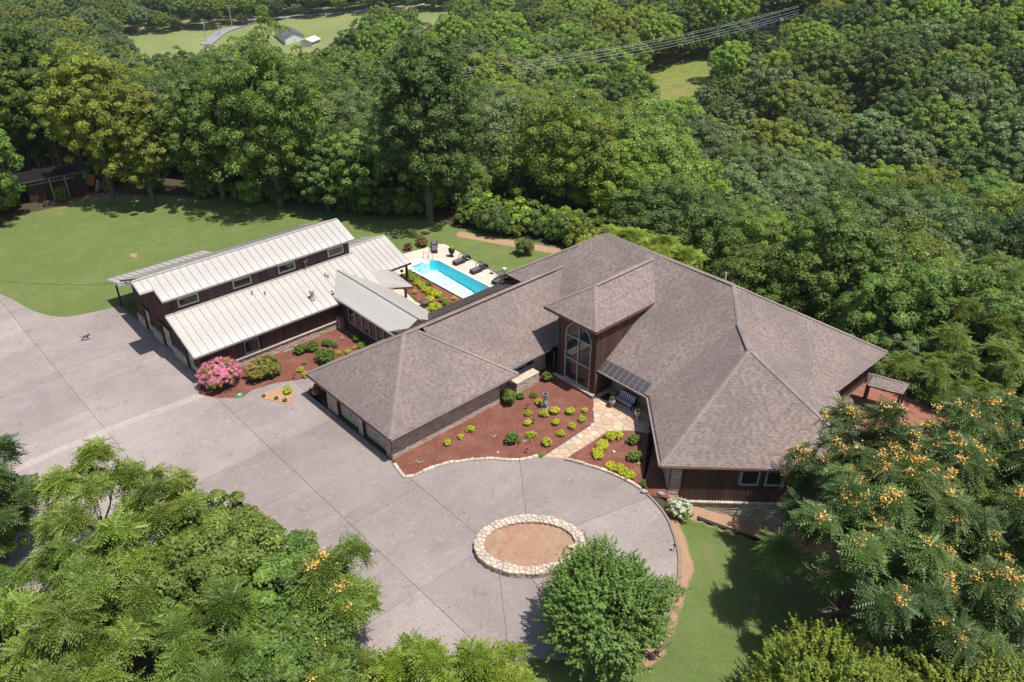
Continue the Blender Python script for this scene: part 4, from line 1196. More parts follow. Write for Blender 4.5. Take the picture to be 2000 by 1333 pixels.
# walls: front gable end (faces the drive)
WY0, WY1 = 61.2, 75.2
def ztop(y):
    if y < 65.3: return low(y)-.12
    if y < HR: return hi_(y)-.15
    return rear(y)-.15
dd = [(71.85, 73.4), (67.2, 69.25), (62.45, 64.1)]
Lw = WY1-WY0
bc = MB()
for a, b in ((WY1, HR), (HR, 65.3)):
    bc.prism([Vector((BX+.05, a, 0)), Vector((BX+.05, b, 0)), Vector((BX+.2, b, 0)), Vector((BX+.2, a, 0))], [Vector((BX+.05, a, ztop(a-.01))), Vector((BX+.05, b, ztop(b+.01))), Vector((BX+.2, b, ztop(b+.01))), Vector((BX+.2, a, ztop(a-.01)))], .5)
bc.prism([Vector((BX+.05, 65.3, 0)), Vector((BX+.05, WY0, 0)), Vector((BX+.2, WY0, 0)), Vector((BX+.2, 65.3, 0))], [Vector((BX+.05, 65.3, low(65.3)-.12)), Vector((BX+.05, WY0, ztop(WY0))), Vector((BX+.2, WY0, ztop(WY0))), Vector((BX+.2, 65.3, low(65.3)-.12))], .5)
bc.box(((BX+BXE)/2, WY0+.13, 1.6), (BXE-BX, .15, 3.2-.1)); bc.box(((BX+39)/2-.2, 65.55, 4.8), (38.4-BX, .15, 3.5))
bc.box((38.45, 70, 2.3), (.15, 9.0, 4.5)); bc.box(((BX+BXE)/2, WY1-.1, 2.2), (BXE-BX, .15, 4.4))
bc.prism([Vector((38.5, 65.6, 4)), Vector((38.5, HR, 4)), Vector((38.35, HR, 4)), Vector((38.35, 65.6, 4))], [Vector((38.5, 65.6, hi_(65.6)-.2)), Vector((38.5, HR, HZ-.2)), Vector((38.35, HR, HZ-.2)), Vector((38.35, 65.6, hi_(65.6)-.2))], .5)
bc.prism([Vector((38.5, HR, 4)), Vector((38.5, 74.5, 4)), Vector((38.35, 74.5, 4)), Vector((38.35, HR, 4))], [Vector((38.5, HR, HZ-.2)), Vector((38.5, 74.5, rear(74.5)-.2)), Vector((38.35, 74.5, rear(74.5)-.2)), Vector((38.35, HR, HZ-.2))], .5)
bc.build('wall', M['trim_dark'], barn)
DT = 2.55
board_wall(barn, (BX, WY1), (BX, WY0), 0.0, lambda t: ztop(WY1-t), .29, outn=(-1, 0, 0), holes=[(WY1-d[1], WY1-d[0], -1, DT) for d in dd])
board_wall(barn, (BX+.0, 65.45), (38.45, 65.45), lambda t: low(65.4)+.02, hi_(65.4)-.2, .36, outn=(0, -1, 0), holes=[])
board_wall(barn, (BX, WY0), (33.9, WY0), 1.0, low(WY0)-.1, .36, outn=(0, -1, 0), holes=[(4.0, 5.4, .5, 2.4)])
board_wall(barn, (38.52, 65.5), (38.52, 71.5), 3.2, lambda t: (hi_(65.5+t) if 65.5+t < HR else rear(65.5+t))-.2, .36, outn=(1, 0, 0))
for d in dd:
    garage_door(barn, (BX+.18-.1, (d[0]+d[1])/2, .04), (0, -1, 0), (-1, 0, 0), d[1]-d[0], DT-.05, cols=2)
    mb = MB(); mb.box((BX-.08, (d[0]+d[1])/2, DT+.12), (.24, d[1]-d[0]+.5, .16)); mb.build('door_hood', M['trim_dark'], barn)
    mb = MB()
    for y in d: mb.box((BX-.05, y, DT/2), (.14, .11, DT))
    mb.build('door_jamb', M['trim_dark'], barn)
bs = MB()
for a, b in ((75.2, 73.55), (71.7, 69.4), (67.05, 64.25), (62.3, 61.35)):
    stones(bs, (BX-.16, a), (BX-.16, b), .02, 1.0, n=(-1, 0, 0), proud=.05)
    stones(bs, (BX-.16, b), (BX+.05, b), .02, 1.0, n=(0, -1, 0)); stones(bs, (BX+.05, a), (BX-.16, a), .02, 1.0, n=(0, 1, 0))
    mb = MB(); mb.box((BX-.07, (a+b)/2, 1.05), (.3, a-b+.06, .09)); mb.build('ledge_stone', M['white_stone'], barn)
stones(bs, (BX, WY0-.12), (33.9, WY0-.12), .02, .86, n=(0, -1, 0), proud=.05)
x_ = BX-.1
while x_ < 33.9:
    l = min(rng.uniform(.7, 1.4), 33.95-x_); mb = MB(); mb.box((x_+l/2, WY0-.10, .93), (l-.015, .34, .10)); mb.build('ledge_stone', M['white_stone'], barn); x_ += l
bs.build('stone_veneer', M['stone'], barn, kind='stuff')
# clerestory windows: positions read on the wall plane
def on_y(px, py, Y):
    d = ray(px, py); t = (Y-CAM[1])/d[1]; return CAM+d*t
for (pa, pb) in (((347, 582), (385, 570)), ((455, 551), (489, 540)), ((544, 524), (575, 514)), ((641, 494), (669, 485))):
    P0 = on_y(pa[0], pa[1]+6, 65.4); P1 = on_y(pb[0], pb[1]+6, 65.4)
    w_ = window(barn, ((P0[0]+P1[0])/2, 65.38, (low(65.4)+hi_(65.0))/2+.02), (1, 0, 0), (0, -1, 0), abs(P1[0]-P0[0])+.08, .80, fw=.085)
window(barn, (BX+4.7, WY0-.06, 1.75), (1, 0, 0), (0, -1, 0), 1.4, 1.3, fm=M['grey_frame'])
# porch posts
for p in ((20.1, 79.6), (24.8, 79.9), (29.6, 79.9)):
    mb = MB(); mb.box((p[0], p[1], 1.38), (.16, .16, 2.75)); mb.build('porch_post', M['trim_dark'], barn)
# roof furniture on the barn
ch = at(611, 583, low(62.5)+.2)
mb = MB(); mb.lathe((28.6, 62.6, low(62.6)-.2), [(.24, 0), (.24, .35), (.17, .38), (.17, .95), (.25, 1.0), (.25, 1.22), (.2, 1.25)], 14)
mb.build('flue_pipe', M['white_stone'], barn)
def thing_at_roof(px, py, fz):
    """point on a sloping plane z = fz(y)"""
    d = ray(px, py); lo_, hi2 = 60., 120.
    a = (fz(1)-fz(0)); b = fz(0)
    t = (b+a*CAM[1]-CAM[2])/(d[2]-a*d[1]); return Vector((CAM+d*t).tolist())
P_ = thing_at_roof(611, 586, low)
bpy.data.objects['flue_pipe'].location = Vector((P_.x-28.6, P_.y-62.6, low(P_.y)-low(62.6)))
for (px, py) in ((493, 576), (518, 576), (636, 540), (641, 543)):
    P_ = thing_at_roof(px, py, low)
    mb = MB(); mb.lathe(P_, [(.12, -.05), (.12, .04), (.06, .06), (.06, .3), (.09, .32), (.09, .36)], 8); mb.build('vent_pipe', M['gutter'], barn)
for (px, py) in ((648, 570), (650, 574)):
    P_ = at(px, py, 3.62); mb = MB(); mb.box(P_, (.22, .1, .12)); mb.build('snow_guard', M['black'], barn)
# satellite dish
P_ = thing_at_roof(598, 527, low)
dish = empty('satellite_dish', tuple(P_), 0, 'grey satellite dish on a mast standing on the white metal roof', 'satellite dish')
mb = MB()
mb.tube([(0, 0, -.1), (0, 0, .9), (.05, .12, 1.15)], .035, 6)
for a in (0, 2.1, 4.2): mb.tube([(0, 0, .5), (.35*math.cos(a), .35*math.sin(a), 0)], .02, 5)
mb.build('mast', M['gutter'], dish)
mb = MB(); dn = Vector((-.55, -.35, .35)).normalized(); dx = dn.cross(UP).normalized(); dy = dx.cross(dn)
c = Vector((0, .05, 1.2)); rings = [(0, 0), (.15, .012), (.3, .05), (.42, .1)]
for (r0, h0), (r1, h1_) in zip(rings, rings[1:]):
    for k in range(20):
        a, b = 2*math.pi*k/20, 2*math.pi*(k+1)/20
        f = lambda r, h, t: c+dx*r*math.cos(t)+dy*r*1.1*math.sin(t)+dn*h
        mb.poly([f(r0, h0, a), f(r1, h1_, a), f(r1, h1_, b), f(r0, h0, b)], .5)
mb.build('dish', M['gutter'], dish)
mb = MB(); mb.tube([c-dy*.4, c+dn*.5-dy*.25], .018, 5); mb.box(c+dn*.52-dy*.22, (.08, .1, .08)); mb.build('receiver_arm', M['black'], dish)

# ---- poolside porch roof at the right end of the barn
por = MB(); py0, pyr = 63.7, 68.1; pz0, pzr = 2.62, 4.27; psl = (pzr-pz0)/(pyr-py0)
slabq(por, [(38.6, py0, pz0), (44.6, py0, pz0), (44.6, pyr, pzr), (38.6, pyr, pzr)]); slabq(por, [(38.6, 72.5, pz0), (38.6, pyr, pzr), (44.6, pyr, pzr), (44.6, 72.5, pz0)])
po = por.build('porch_roof', M['trim_dark'], barn)
pu = Vector((0, 1, psl)).normalized(); pL = (pyr-py0)*math.hypot(1, psl)
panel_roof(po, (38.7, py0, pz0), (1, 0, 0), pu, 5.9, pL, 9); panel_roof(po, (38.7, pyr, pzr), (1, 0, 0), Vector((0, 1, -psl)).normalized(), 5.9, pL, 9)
mb = MB(); mb.bar((38.6, pyr, pzr+.05), (44.65, pyr, pzr+.05), .2, .05); mb.bar((44.63, py0, pz0-.05), (44.63, pyr, pzr-.05), .05, .2); mb.build('ridge_flashing', M['metal_roof'], po)
mb = MB(); mb.bar((39.2, py0-.07, pz0-.08), (44.7, py0-.07, pz0-.08), .14, .16); mb.build('gutter', M['trim_dark'], barn)
for p in ((44.45, 64.2), (44.45, 67.9), (44.45, 71.9), (42.4, 61.7)):
    mb = MB(); mb.box((p[0], p[1], 1.3), (.2, .2, 2.55)); mb.build('porch_post', M['trim_dark'], barn)
# covered walk piece that fills the corner
mb = MB(); q = [(38.7, 59.9, 3.16), (41.35, 58.9, 2.84), (41.9, 63.0, 2.80), (41.2, 63.9, 2.9), (38.9, 64.6, 3.3)]
mb.prism([Vector(p)-UP*.16 for p in q], [Vector(p) for p in q], .5, 0, True, True); wk = mb.build('walkway_roof', M['metal_roof'], barn)
nrm = (Vector(q[1])-Vector(q[0])).cross(Vector(q[3])-Vector(q[0])).normalized()
for k in range(9):
    y = 59.8+k*.5; mb = MB()
    x0 = 38.9; x1 = 41.35+(y-58.9)*.11
    zz = lambda x, y: q[0][2]-((x-q[0][0])*nrm.x+(y-q[0][1])*nrm.y)/nrm.z
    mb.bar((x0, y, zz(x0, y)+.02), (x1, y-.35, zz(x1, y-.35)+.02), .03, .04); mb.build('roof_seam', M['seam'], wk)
mb = MB(); mb.bar((38.9, 59.9, 3.02), (41.35, 58.82, 2.72), .06, .2); mb.bar((41.4, 58.9, 2.72), (41.95, 63.0, 2.7), .06, .2); mb.build('fascia', M['fascia'], barn)

# ================================================================== GLAZED LINK
lk = empty('glazed_link', (0, 0, 0), 0, 'low glazed corridor under a white metal gable roof joining barn and house', 'building')
CR, CZ, CS = 36.15, 4.45, .48
cf = lambda x: CZ-CS*abs(x-CR)
mb = MB()
slabq(mb, [(33.95, 50.5, cf(33.95)), (CR, 49.8, CZ), (CR, 64.0, CZ), (33.95, 61.9, cf(33.95))]); slabq(mb, [(CR, 49.8, CZ), (39.25, 52.0, cf(39.25)), (39.25, 61.2, cf(39.25)), (CR, 64.0, CZ)])
lr = mb.build('roof', M['trim_dark'], lk)
cu = Vector((-1, 0, -CS)).normalized(); cl = (CR-33.95)*math.hypot(1, CS)
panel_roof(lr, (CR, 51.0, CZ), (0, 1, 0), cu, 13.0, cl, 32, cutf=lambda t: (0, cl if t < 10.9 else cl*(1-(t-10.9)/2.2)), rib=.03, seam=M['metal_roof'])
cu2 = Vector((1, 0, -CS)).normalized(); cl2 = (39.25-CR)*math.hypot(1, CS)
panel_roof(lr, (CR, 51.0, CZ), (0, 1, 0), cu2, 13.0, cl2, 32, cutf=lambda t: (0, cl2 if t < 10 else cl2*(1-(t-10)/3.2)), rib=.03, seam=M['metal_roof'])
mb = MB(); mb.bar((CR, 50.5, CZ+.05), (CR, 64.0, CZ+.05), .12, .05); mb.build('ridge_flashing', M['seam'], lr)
mb = MB(); mb.bar((33.9, 51.5, cf(33.95)-.08), (33.9, 61.6, cf(33.95)-.08), .12, .14); mb.build('gutter', M['gutter'], lk)
mb = MB(); mb.bar((34.0, 51.5, cf(33.95)-.22), (34.0, 61.4, cf(33.95)-.22), .05, .18); mb.build('fascia', M['fascia'], lk)
mb = MB(); mb.box((34.5, 56.2, .55), (.18, 10.2, 1.1)); mb.box((34.5, 56.2, 3.08), (.18, 10.2, .2)); mb.box((34.5, 60.6, 1.7), (.18, 1.4, 2.6)); mb.box((39.0, 56.3, 1.4), (.15, 9.5, 2.8)); mb.build('wall', M['trim_dark'], lk)
board_wall(lk, (34.4, 61.3), (34.4, 51.3), 0.0, 1.06, .30, outn=(-1, 0, 0)); board_wall(lk, (34.4, 61.3), (34.4, 59.9), 1.06, 3.05, .3, outn=(-1, 0, 0))
y_ = 59.8
for k in range(7):
    window(lk, (34.4, y_-.58, 2.05), (0, 1, 0), (-1, 0, 0), 1.12, 1.9, fm=M['grey_frame'], fw=.08); y_ -= 1.17
mb = MB(); mb.box((34.0, 60.95, .7), (.5, .9, 1.35)); mb.build('utility_cabinet', M['gutter'], lk)
# conductor head where the link meets the house roof
mb = MB(); mb.box((33.6, 51.35, 3.25), (.35, .9, .22)); mb.build('gutter_box', M['trim_dark'], lk)
# ================================================================== POOL
DECK = flat(pts([(770, 505), (790, 497), (857, 478), (871, 478), (972, 539), (990, 548)])) + [(52.9, 52.7), (46.3, 52.7), (46.3, 66.0), (45.0, 66.2), (44.9, 72.5)]
DECK = [tuple(at(857, 478)[:2]), tuple(at(869, 478)[:2]), (52.95, 59.2), (52.9, 52.2), (POOL_X1+.02, 52.2), (POOL_X1+.02, 67.0), (49.35, 67.3)]+[(48.0+1.4*math.cos(t), 66.95+1.4*math.sin(t)) for t in np.linspace(.2, math.pi-.1, 12)]+[(46.7, 66.9), (46.7, 66.0), (44.9, 66.6), (44.9, 70.9)]
sheet('pool_deck', DECK, 0.06, 0.06, M['deck_stone'])
pool = empty('swimming_pool', (48.6, 60, 0), 0, 'long blue swimming pool with white moulded corner steps', 'swimming pool')
def pl(x, y, z): return Vector((x-48.6, y-60, z))
# shell with rounded far corners
def pool_outline(ins=0):
    x0, x1, y0, y1 = POOL_X0+ins, POOL_X1-ins, POOL_Y0, POOL_Y1-ins
    r = 1.15; o = [(x0, y0), (x1, y0)]
    o += [(x1-r+r*math.cos(t), y1-r+r*math.sin(t)) for t in np.linspace(0, math.pi/2, 8)]
    r2 = .5; o += [(x0+r2-r2*math.sin(t), y1-r2+r2*math.cos(t)) for t in np.linspace(0, math.pi/2, 5)]
    return o
PO = pool_outline()
mb = MB(); zbot = lambda y: float(np.interp(y, [52, 58.0, 60.5, 68], [-2.4, -2.3, -1.5, -1.15]))
for i in range(len(PO)):
    a, b = PO[i], PO[(i+1) % len(PO)]
    mb.poly([pl(*a, zbot(a[1])), pl(*b, zbot(b[1])), pl(*b, .02), pl(*a, .02)])
mb.build('pool_wall', M['pool_wall'], pool)
mb = MB()
ys = [52.6, 58.0, 60.5, 64, POOL_Y1]
for a, b in zip(ys, ys[1:]): mb.poly([pl(POOL_X0, a, zbot(a)), pl(POOL_X1, a, zbot(a)), pl(POOL_X1, b, zbot(b)), pl(POOL_X0, b, zbot(b))])
mb.build('pool_floor', M['pool_shell'], pool)
wm, nt, b_ = _new('pool_water')
nt.nodes.clear(); out = N(nt, 'ShaderNodeOutputMaterial'); tr = N(nt, 'ShaderNodeBsdfTransparent'); tr.inputs[0].default_value = (.80, .95, .97, 1)
gl = N(nt, 'ShaderNodeBsdfGlossy'); gl.inputs['Roughness'].default_value = .03; fr = N(nt, 'ShaderNodeFresnel'); fr.inputs[0].default_value = 1.33
bp = N(nt, 'ShaderNodeBump'); bp.inputs['Strength'].default_value = .25; bp.inputs['Distance'].default_value = .05
nz = noise(nt, 2.2, 3, .5, coords(nt)); nt.links.new(nz.outputs[0], bp.inputs['Height']); nt.links.new(bp.outputs[0], gl.inputs['Normal']); nt.links.new(bp.outputs[0], fr.inputs['Normal'])
ms = N(nt, 'ShaderNodeMixShader'); nt.links.new(fr.outputs[0], ms.inputs[0]); nt.links.new(tr.outputs[0], ms.inputs[1]); nt.links.new(gl.outputs[0], ms.inputs[2]); nt.links.new(ms.outputs[0], out.inputs[0])
M['water'] = wm
mb = MB(); mb.poly([pl(*p, -.10) for p in PO]); mb.build('water_surface', M['water'], pool)
mb = MB()
for i in range(len(PO)):
    a, b = PO[i], PO[(i+1) % len(PO)]
    A, B = Vector((*a, 0)), Vector((*b, 0)); d = (B-A)
    if d.length < .01: continue
    n = Vector((d.y, -d.x, 0)).normalized()
    q = [A, A+n*.28, B+n*.28, B]
    mb.prism([pl(p.x, p.y, 0.0) for p in q], [pl(p.x, p.y, .082) for p in q])
mb.build('coping', M['coping'], pool)
# moulded steps bulge at the far end
SX, SY = 48.0, 67.3
th_ = np.linspace(-.15, math.pi+.15, 20)
for k in range(4):
    r1_, r0_ = 1.45-k*.34, 1.45-(k+1)*.34; zt = .095-k*.13; mb = MB()
    for t0, t1 in zip(th_, th_[1:]):
        f = lambda r, t: (SX+r*math.cos(t), SY-.35+r*math.sin(t))
        q = [f(r0_, t0), f(r1_, t0), f(r1_, t1), f(r0_, t1)]
        mb.prism([pl(*p, -1.3) for p in q], [pl(*p, zt) for p in q], .5)
    mb.build('pool_step', M['pool_step'], pool)
tube_obj('hand_rail', [pl(49.6, 68.1, 0), pl(49.6, 68.1, .8), pl(49.5, 67.6, .95), pl(49.4, 67.1, .7), pl(49.4, 67.0, 0)], .03, M['gutter'], pool, 6)
tube_obj('hand_rail', [pl(50.2, 67.9, 0), pl(50.2, 67.9, .8), pl(50.1, 67.5, .95), pl(50.0, 67.0, .7), pl(50.0, 66.9, 0)], .03, M['gutter'], pool, 6)
# bed between pool and porch
PB = [(44.3, 66.2), (46.35, 66.2), (46.5, 53.2), (43.6, 53.2), (42.7, 59.4), (43.2, 62.5)]
sheet('mulch_bed', PB, .075, .07, M['mulch'])
sheet('garden_path', [(42.6, 53.0), (43.5, 53.0), (42.6, 60.4), (43.5, 64.4), (44.9, 72.0), (39.5, 72.0), (39.4, 61.5), (41.9, 58.0)], .055, .05, M['deck_stone'])
# loungers
def make_lounger():
    root = empty('sun_lounger', (0, 0, 0))
    mb = MB(); mb.box((0, -.30, .26), (.70, 1.30, .24)); mb.build('frame', M['wicker'], root)
    mb = MB(); mb.box((0, -.30, .43), (.64, 1.28, .10)); mb.build('seat_cushion', M['cushion'], root)
    arc = [(.35, .45), (.6, .60), (.85, .68), (1.05, .62), (1.2, .42), (1.28, .12)]
    mb = MB()
    for (y0, z0), (y1, z1) in zip(arc, arc[1:]):
        mb.prism([Vector((-.35, y0, z0-.06)), Vector((.35, y0, z0-.06)), Vector((.35, y1, z1-.06)), Vector((-.35, y1, z1-.06))], [Vector((-.35, y0, z0)), Vector((.35, y0, z0)), Vector((.35, y1, z1)), Vector((-.35, y1, z1))], .5, 0, True, True)
    mb.build('backrest', M['wicker'], root)
    mb = MB(); mb.box((0, .62, .68), (.60, .62, .09), ax=(Vector((1, 0, 0)), Vector((0, .93, .36)), Vector((0, -.36, .93)))); mb.build('back_cushion', M['cushion'], root)
    for s_ in (-1, 1):
        mb = MB(); mb.bar((s_*.37, .0, .30), (s_*.37, .05, .82), .05); mb.bar((s_*.37, .05, .82), (s_*.37, .75, .86), .06); mb.bar((s_*.37, .75, .86), (s_*.37, 1.1, .55), .05); mb.build('armrest', M['wicker'], root)
    for x in (-.3, .3):
        for y in (-.9, .3):
            mb = MB(); mb.box((x, y, .09), (.06, .06, .16)); mb.build('leg', M['wicker'], root)
    return root
lg = make_lounger()
spots = [((51.75, 68.85), -37, 'dark wicker sun lounger at the far corner of the pool deck, seen end on'),
         ((51.85, 64.2), -90, 'dark wicker sun lounger beside the flower urn on the pool deck'),
         ((51.85, 61.25), -90, 'dark wicker sun lounger between two others along the pool'),
         ((51.9, 57.9), -75, 'dark wicker sun lounger nearest the house roof by the pool')]
for i, ((x, y), a, lb) in enumerate(spots):
    o = lg if i == 0 else copy_tree(lg)
    o.location = (x, y, .062); o.rotation_euler.z = R(a); tag(o, lb, 'sun lounger', 'dark wicker loungers beside the pool')
def urn(name, p, label, h, prof, mt, plant=None, pm=None, group=None):
    root = empty(name, p, 0, label, 'urn', group)
    mb = MB(); mb.lathe((0, 0, 0), [(r*h, z*h) for r, z in prof], 16); mb.build('pot', mt, root, True)
    if plant is not None:
        o = link(bpy.data.objects.new('plant', plant), root); o.location = (0, 0, h*.95); o.scale = (pm,)*3
    return root
URN = [(.26, 0), (.26, .08), (.12, .14), (.10, .25), (.20, .40), (.36, .62), (.38, .75), (.33, .86), (.42, .95), (.42, 1.0), (.34, .98), (.3, .9)]

# ================================================================== FOLIAGE
LM = {
 'deep': leafmat('leaf_deep_green', (0.042, 0.083, 0.018), (0.164, 0.248, 0.061), hue=.015, trans=.4, var=.22),
 'mid': leafmat('leaf_mid_green', (0.064, 0.116, 0.020), (0.261, 0.366, 0.073), hue=.018, trans=.4, var=.22),
 'olive': leafmat('leaf_olive_green', (0.094, 0.128, 0.016), (0.338, 0.384, 0.061), hue=.012, trans=.4, var=.22),
 'blue': leafmat('leaf_grey_green', (0.072, 0.116, 0.040), (0.282, 0.358, 0.143), hue=.012, trans=.4, var=.2),
 'bright': leafmat('leaf_bright_green', (0.111, 0.195, 0.022), (0.374, 0.501, 0.072), hue=.012, var=.12, trans=.4),
 'frond': leafmat('leaf_compound_green', (0.042, 0.079, 0.011), (0.264, 0.356, 0.055), hue=.012, var=.1, trans=.38),
 'frond_light': leafmat('leaf_compound_light', (0.078, 0.127, 0.013), (0.359, 0.435, 0.052), hue=.012, var=.08, trans=.38),
 'frond_dark': leafmat('leaf_compound_dark', (0.024, 0.056, 0.013), (0.145, 0.224, 0.055), hue=.01, var=.1, trans=.35),
 'gold': leafmat('leaf_golden', (0.26, 0.32, 0.02), (0.72, 0.72, 0.06), tip=(0.85, 0.66, 0.06), tipamt=.12, hue=.02, var=.12),
 'lime': leafmat('leaf_lime', (0.13, 0.21, 0.02), (0.40, 0.48, 0.05), hue=.02, var=.1),
 'box': leafmat('leaf_boxwood', (0.055, 0.110, 0.015), (0.220, 0.330, 0.045), hue=.02, var=.12),
 'rust': leafmat('leaf_rusty', (0.100, 0.140, 0.020), (0.250, 0.300, 0.045), tip=(0.50, 0.24, 0.09), tipamt=.30, hue=.01, var=.05),
 'red': leafmat('leaf_red', (0.085, 0.030, 0.030), (0.30, 0.09, 0.08), tip=(0.45, 0.10, 0.12), tipamt=.2, hue=.01, var=.05),
}
def petal(name, c1, c2):
    return leafmat(name, c1, c2, trans=.25, hue=.005, var=.05, tcm=(1, 1, 1))
LM['orange'] = petal('seed_cluster_orange', (0.66, 0.38, 0.09), (0.88, 0.62, 0.22))
LM['pink'] = petal('blossom_pink', (0.68, 0.17, 0.29), (0.92, 0.40, 0.54))
LM['white'] = petal('blossom_white', (0.62, 0.62, 0.48), (0.88, 0.86, 0.76))
LM['yellowflower'] = petal('blossom_yellow', (0.75, 0.52, 0.03), (0.9, 0.72, 0.08))

def unit(a): return a/np.maximum(np.linalg.norm(a, axis=1, keepdims=True), 1e-9)
def diamonds(P, Nn, T, L, W):
    """pointed leaves at P with normal Nn, direction T"""
    T = unit(T-Nn*(T*Nn).sum(1, keepdims=True)); B = np.cross(Nn, T)
    L = np.asarray(L).reshape(-1, 1); W = np.asarray(W).reshape(-1, 1)
    V = np.stack([P-T*L*.5, P+B*W*.5-T*L*.05, P+T*L*.5, P-B*W*.5-T*L*.05], 1).reshape(-1, 3)
    return V
def clumpy(rs, Rx, H, zb, ncl, per, leaf, rc=(.20, .34), low=-.45, asp=.55, droop=.25, inner=True, shade=.55, flat_=.72, shape=1.0, jitter=.35, smin=.62, lb=1.0):
    """leaves gathered in clumps over an uneven crown; returns V, rnd"""
    i = np.arange(ncl)+.5
    z = 1-(1-low)*i/ncl; th = math.pi*(1+5**.5)*i+rs.uniform(0, 6)
    rr = np.sqrt(1-np.clip(z, -1, 1)**2)
    D = np.stack([np.cos(th)*rr, np.sin(th)*rr, z], 1)+rs.normal(0, .12, (ncl, 3)); D = unit(D)
    ph = rs.uniform(0, 6.28, 4)
    thd = np.arctan2(D[:, 1], D[:, 0]); lob = 1+lb*(.12*np.sin(2*thd+ph[0])+.09*np.sin(3*thd+ph[1]+2*z)+.07*np.sin(5*thd+ph[2]+3*z))
    S = rs.uniform(smin, 1.0, ncl)*lob
    wz = np.clip(1-np.abs(z-.1)**2*(shape-1.0), .3, 1)
    C = D*np.array([Rx, Rx, H/2])*S[:, None]*np.stack([wz, wz, np.ones(ncl)], 1)
    C[:, 2] += zb+H/2
    rcl = Rx*rs.uniform(rc[0], rc[1], ncl)
    cid = np.repeat(np.arange(ncl), per); n = len(cid)
    v = unit(rs.normal(0, 1, (n, 3))); v = unit(v+.55*D[cid]+np.array([0, 0, .45]))
    rad = rs.uniform(.55, 1.05, n)**.6
    P = C[cid]+v*(rcl[cid]*rad)[:, None]*np.array([1, 1, flat_])
    Nn = unit(v+np.array([0, 0, .35])+rs.normal(0, .38, (n, 3)))
    T = unit(rs.normal(0, 1, (n, 3))+v*.6-np.array([0, 0, droop]))
    L = leaf*rs.uniform(.6, 1.25, n)
    V = diamonds(P, Nn, T, L, L*asp*rs.uniform(.8, 1.2, n))
    sh = rs.uniform(0, 1, ncl)
    rnd = np.clip(sh[cid]*shade+rs.uniform(0, 1, n)*(1-shade), 0, 1)
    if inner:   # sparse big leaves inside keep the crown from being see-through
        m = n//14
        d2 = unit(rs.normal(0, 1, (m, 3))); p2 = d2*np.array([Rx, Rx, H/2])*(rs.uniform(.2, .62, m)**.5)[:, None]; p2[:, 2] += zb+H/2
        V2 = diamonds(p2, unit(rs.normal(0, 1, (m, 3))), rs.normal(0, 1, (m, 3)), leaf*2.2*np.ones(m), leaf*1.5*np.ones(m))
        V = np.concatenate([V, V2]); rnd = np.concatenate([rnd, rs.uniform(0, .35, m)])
    return V, rnd
def twiggy(rs, Rx, H, zb, ntw, nl, leaf, asp=.42, tw=.7, low=-.6, droop=.35, shade=.4, inner=True, shell=(.68, 1.0), lobes=.10, holes=1.55):
    """crown of leafy shoots that point outwards and up"""
    i = np.arange(ntw)+.5; z = 1-(1-low)*i/ntw; th = math.pi*(1+5**.5)*i
    rr = np.sqrt(1-z*z); D = unit(np.stack([np.cos(th)*rr, np.sin(th)*rr, z], 1)+rs.normal(0, .06, (ntw, 3)))
    p1, p2, p3 = rs.uniform(0, 6.28, 3)
    lob = 1+lobes*np.sin(3*th+p1+2*z)+lobes*.8*np.sin(7*th+5*z+p2)+lobes*.7*np.sin(9*z+4*th+p3)
    C = D*np.array([Rx, Rx, H/2])*(rs.uniform(shell[0], shell[1], ntw)*lob)[:, None]; C[:, 2] += zb+H/2
    hole = np.sin(C[:, 0]*2.1+p1)+np.sin(C[:, 1]*2.3+p2)+np.sin(C[:, 2]*2.6+p3) > holes
    C = C[~hole]; D = D[~hole]; ntw = len(C)
    d = unit(D*.9+np.array([0, 0, .55])+rs.normal(0, .35, (ntw, 3)))
    tid = np.repeat(np.arange(ntw), nl); n = len(tid); t = np.tile((np.arange(nl)+.5)/nl, ntw)
    sd = unit(np.cross(d, rs.normal(0, 1, (ntw, 3))))[tid]; sd2 = np.cross(d[tid], sd)
    an = rs.uniform(0, 6.28, n); side = sd*np.cos(an)[:, None]+sd2*np.sin(an)[:, None]
    ln = tw*rs.uniform(.6, 1.25, ntw)[tid]
    P = C[tid]+d[tid]*(t*ln)[:, None]+side*(leaf*.5*(1.15-t))[:, None]
    T_ = unit(side+d[tid]*.35-np.array([0, 0, droop])+rs.normal(0, .2, (n, 3)))
    Nn = unit(np.array([0, 0, 1.0])+D[tid]*.5+rs.normal(0, .45, (n, 3)))
    L = leaf*rs.uniform(.65, 1.2, n)*(1.1-.3*t)
    V = diamonds(P, Nn, T_, L, L*asp)
    rnd = np.clip(rs.uniform(0, 1, ntw)[tid]*shade+rs.uniform(0, 1, n)*(1-shade)*.8+t*.12, 0, 1)
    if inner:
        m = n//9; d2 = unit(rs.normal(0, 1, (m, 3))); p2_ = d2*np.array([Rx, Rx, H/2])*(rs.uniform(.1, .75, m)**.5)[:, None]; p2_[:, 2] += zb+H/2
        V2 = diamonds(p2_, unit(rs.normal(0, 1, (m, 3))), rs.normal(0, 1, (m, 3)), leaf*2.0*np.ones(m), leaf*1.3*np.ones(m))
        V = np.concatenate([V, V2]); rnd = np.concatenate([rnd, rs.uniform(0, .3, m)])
    return V, rnd
def leaf_mesh(name, V, rnd, mats, midx=None):
    return np_mesh(name, V, np.arange(len(V)).reshape(-1, 4), rnd, mats, midx)
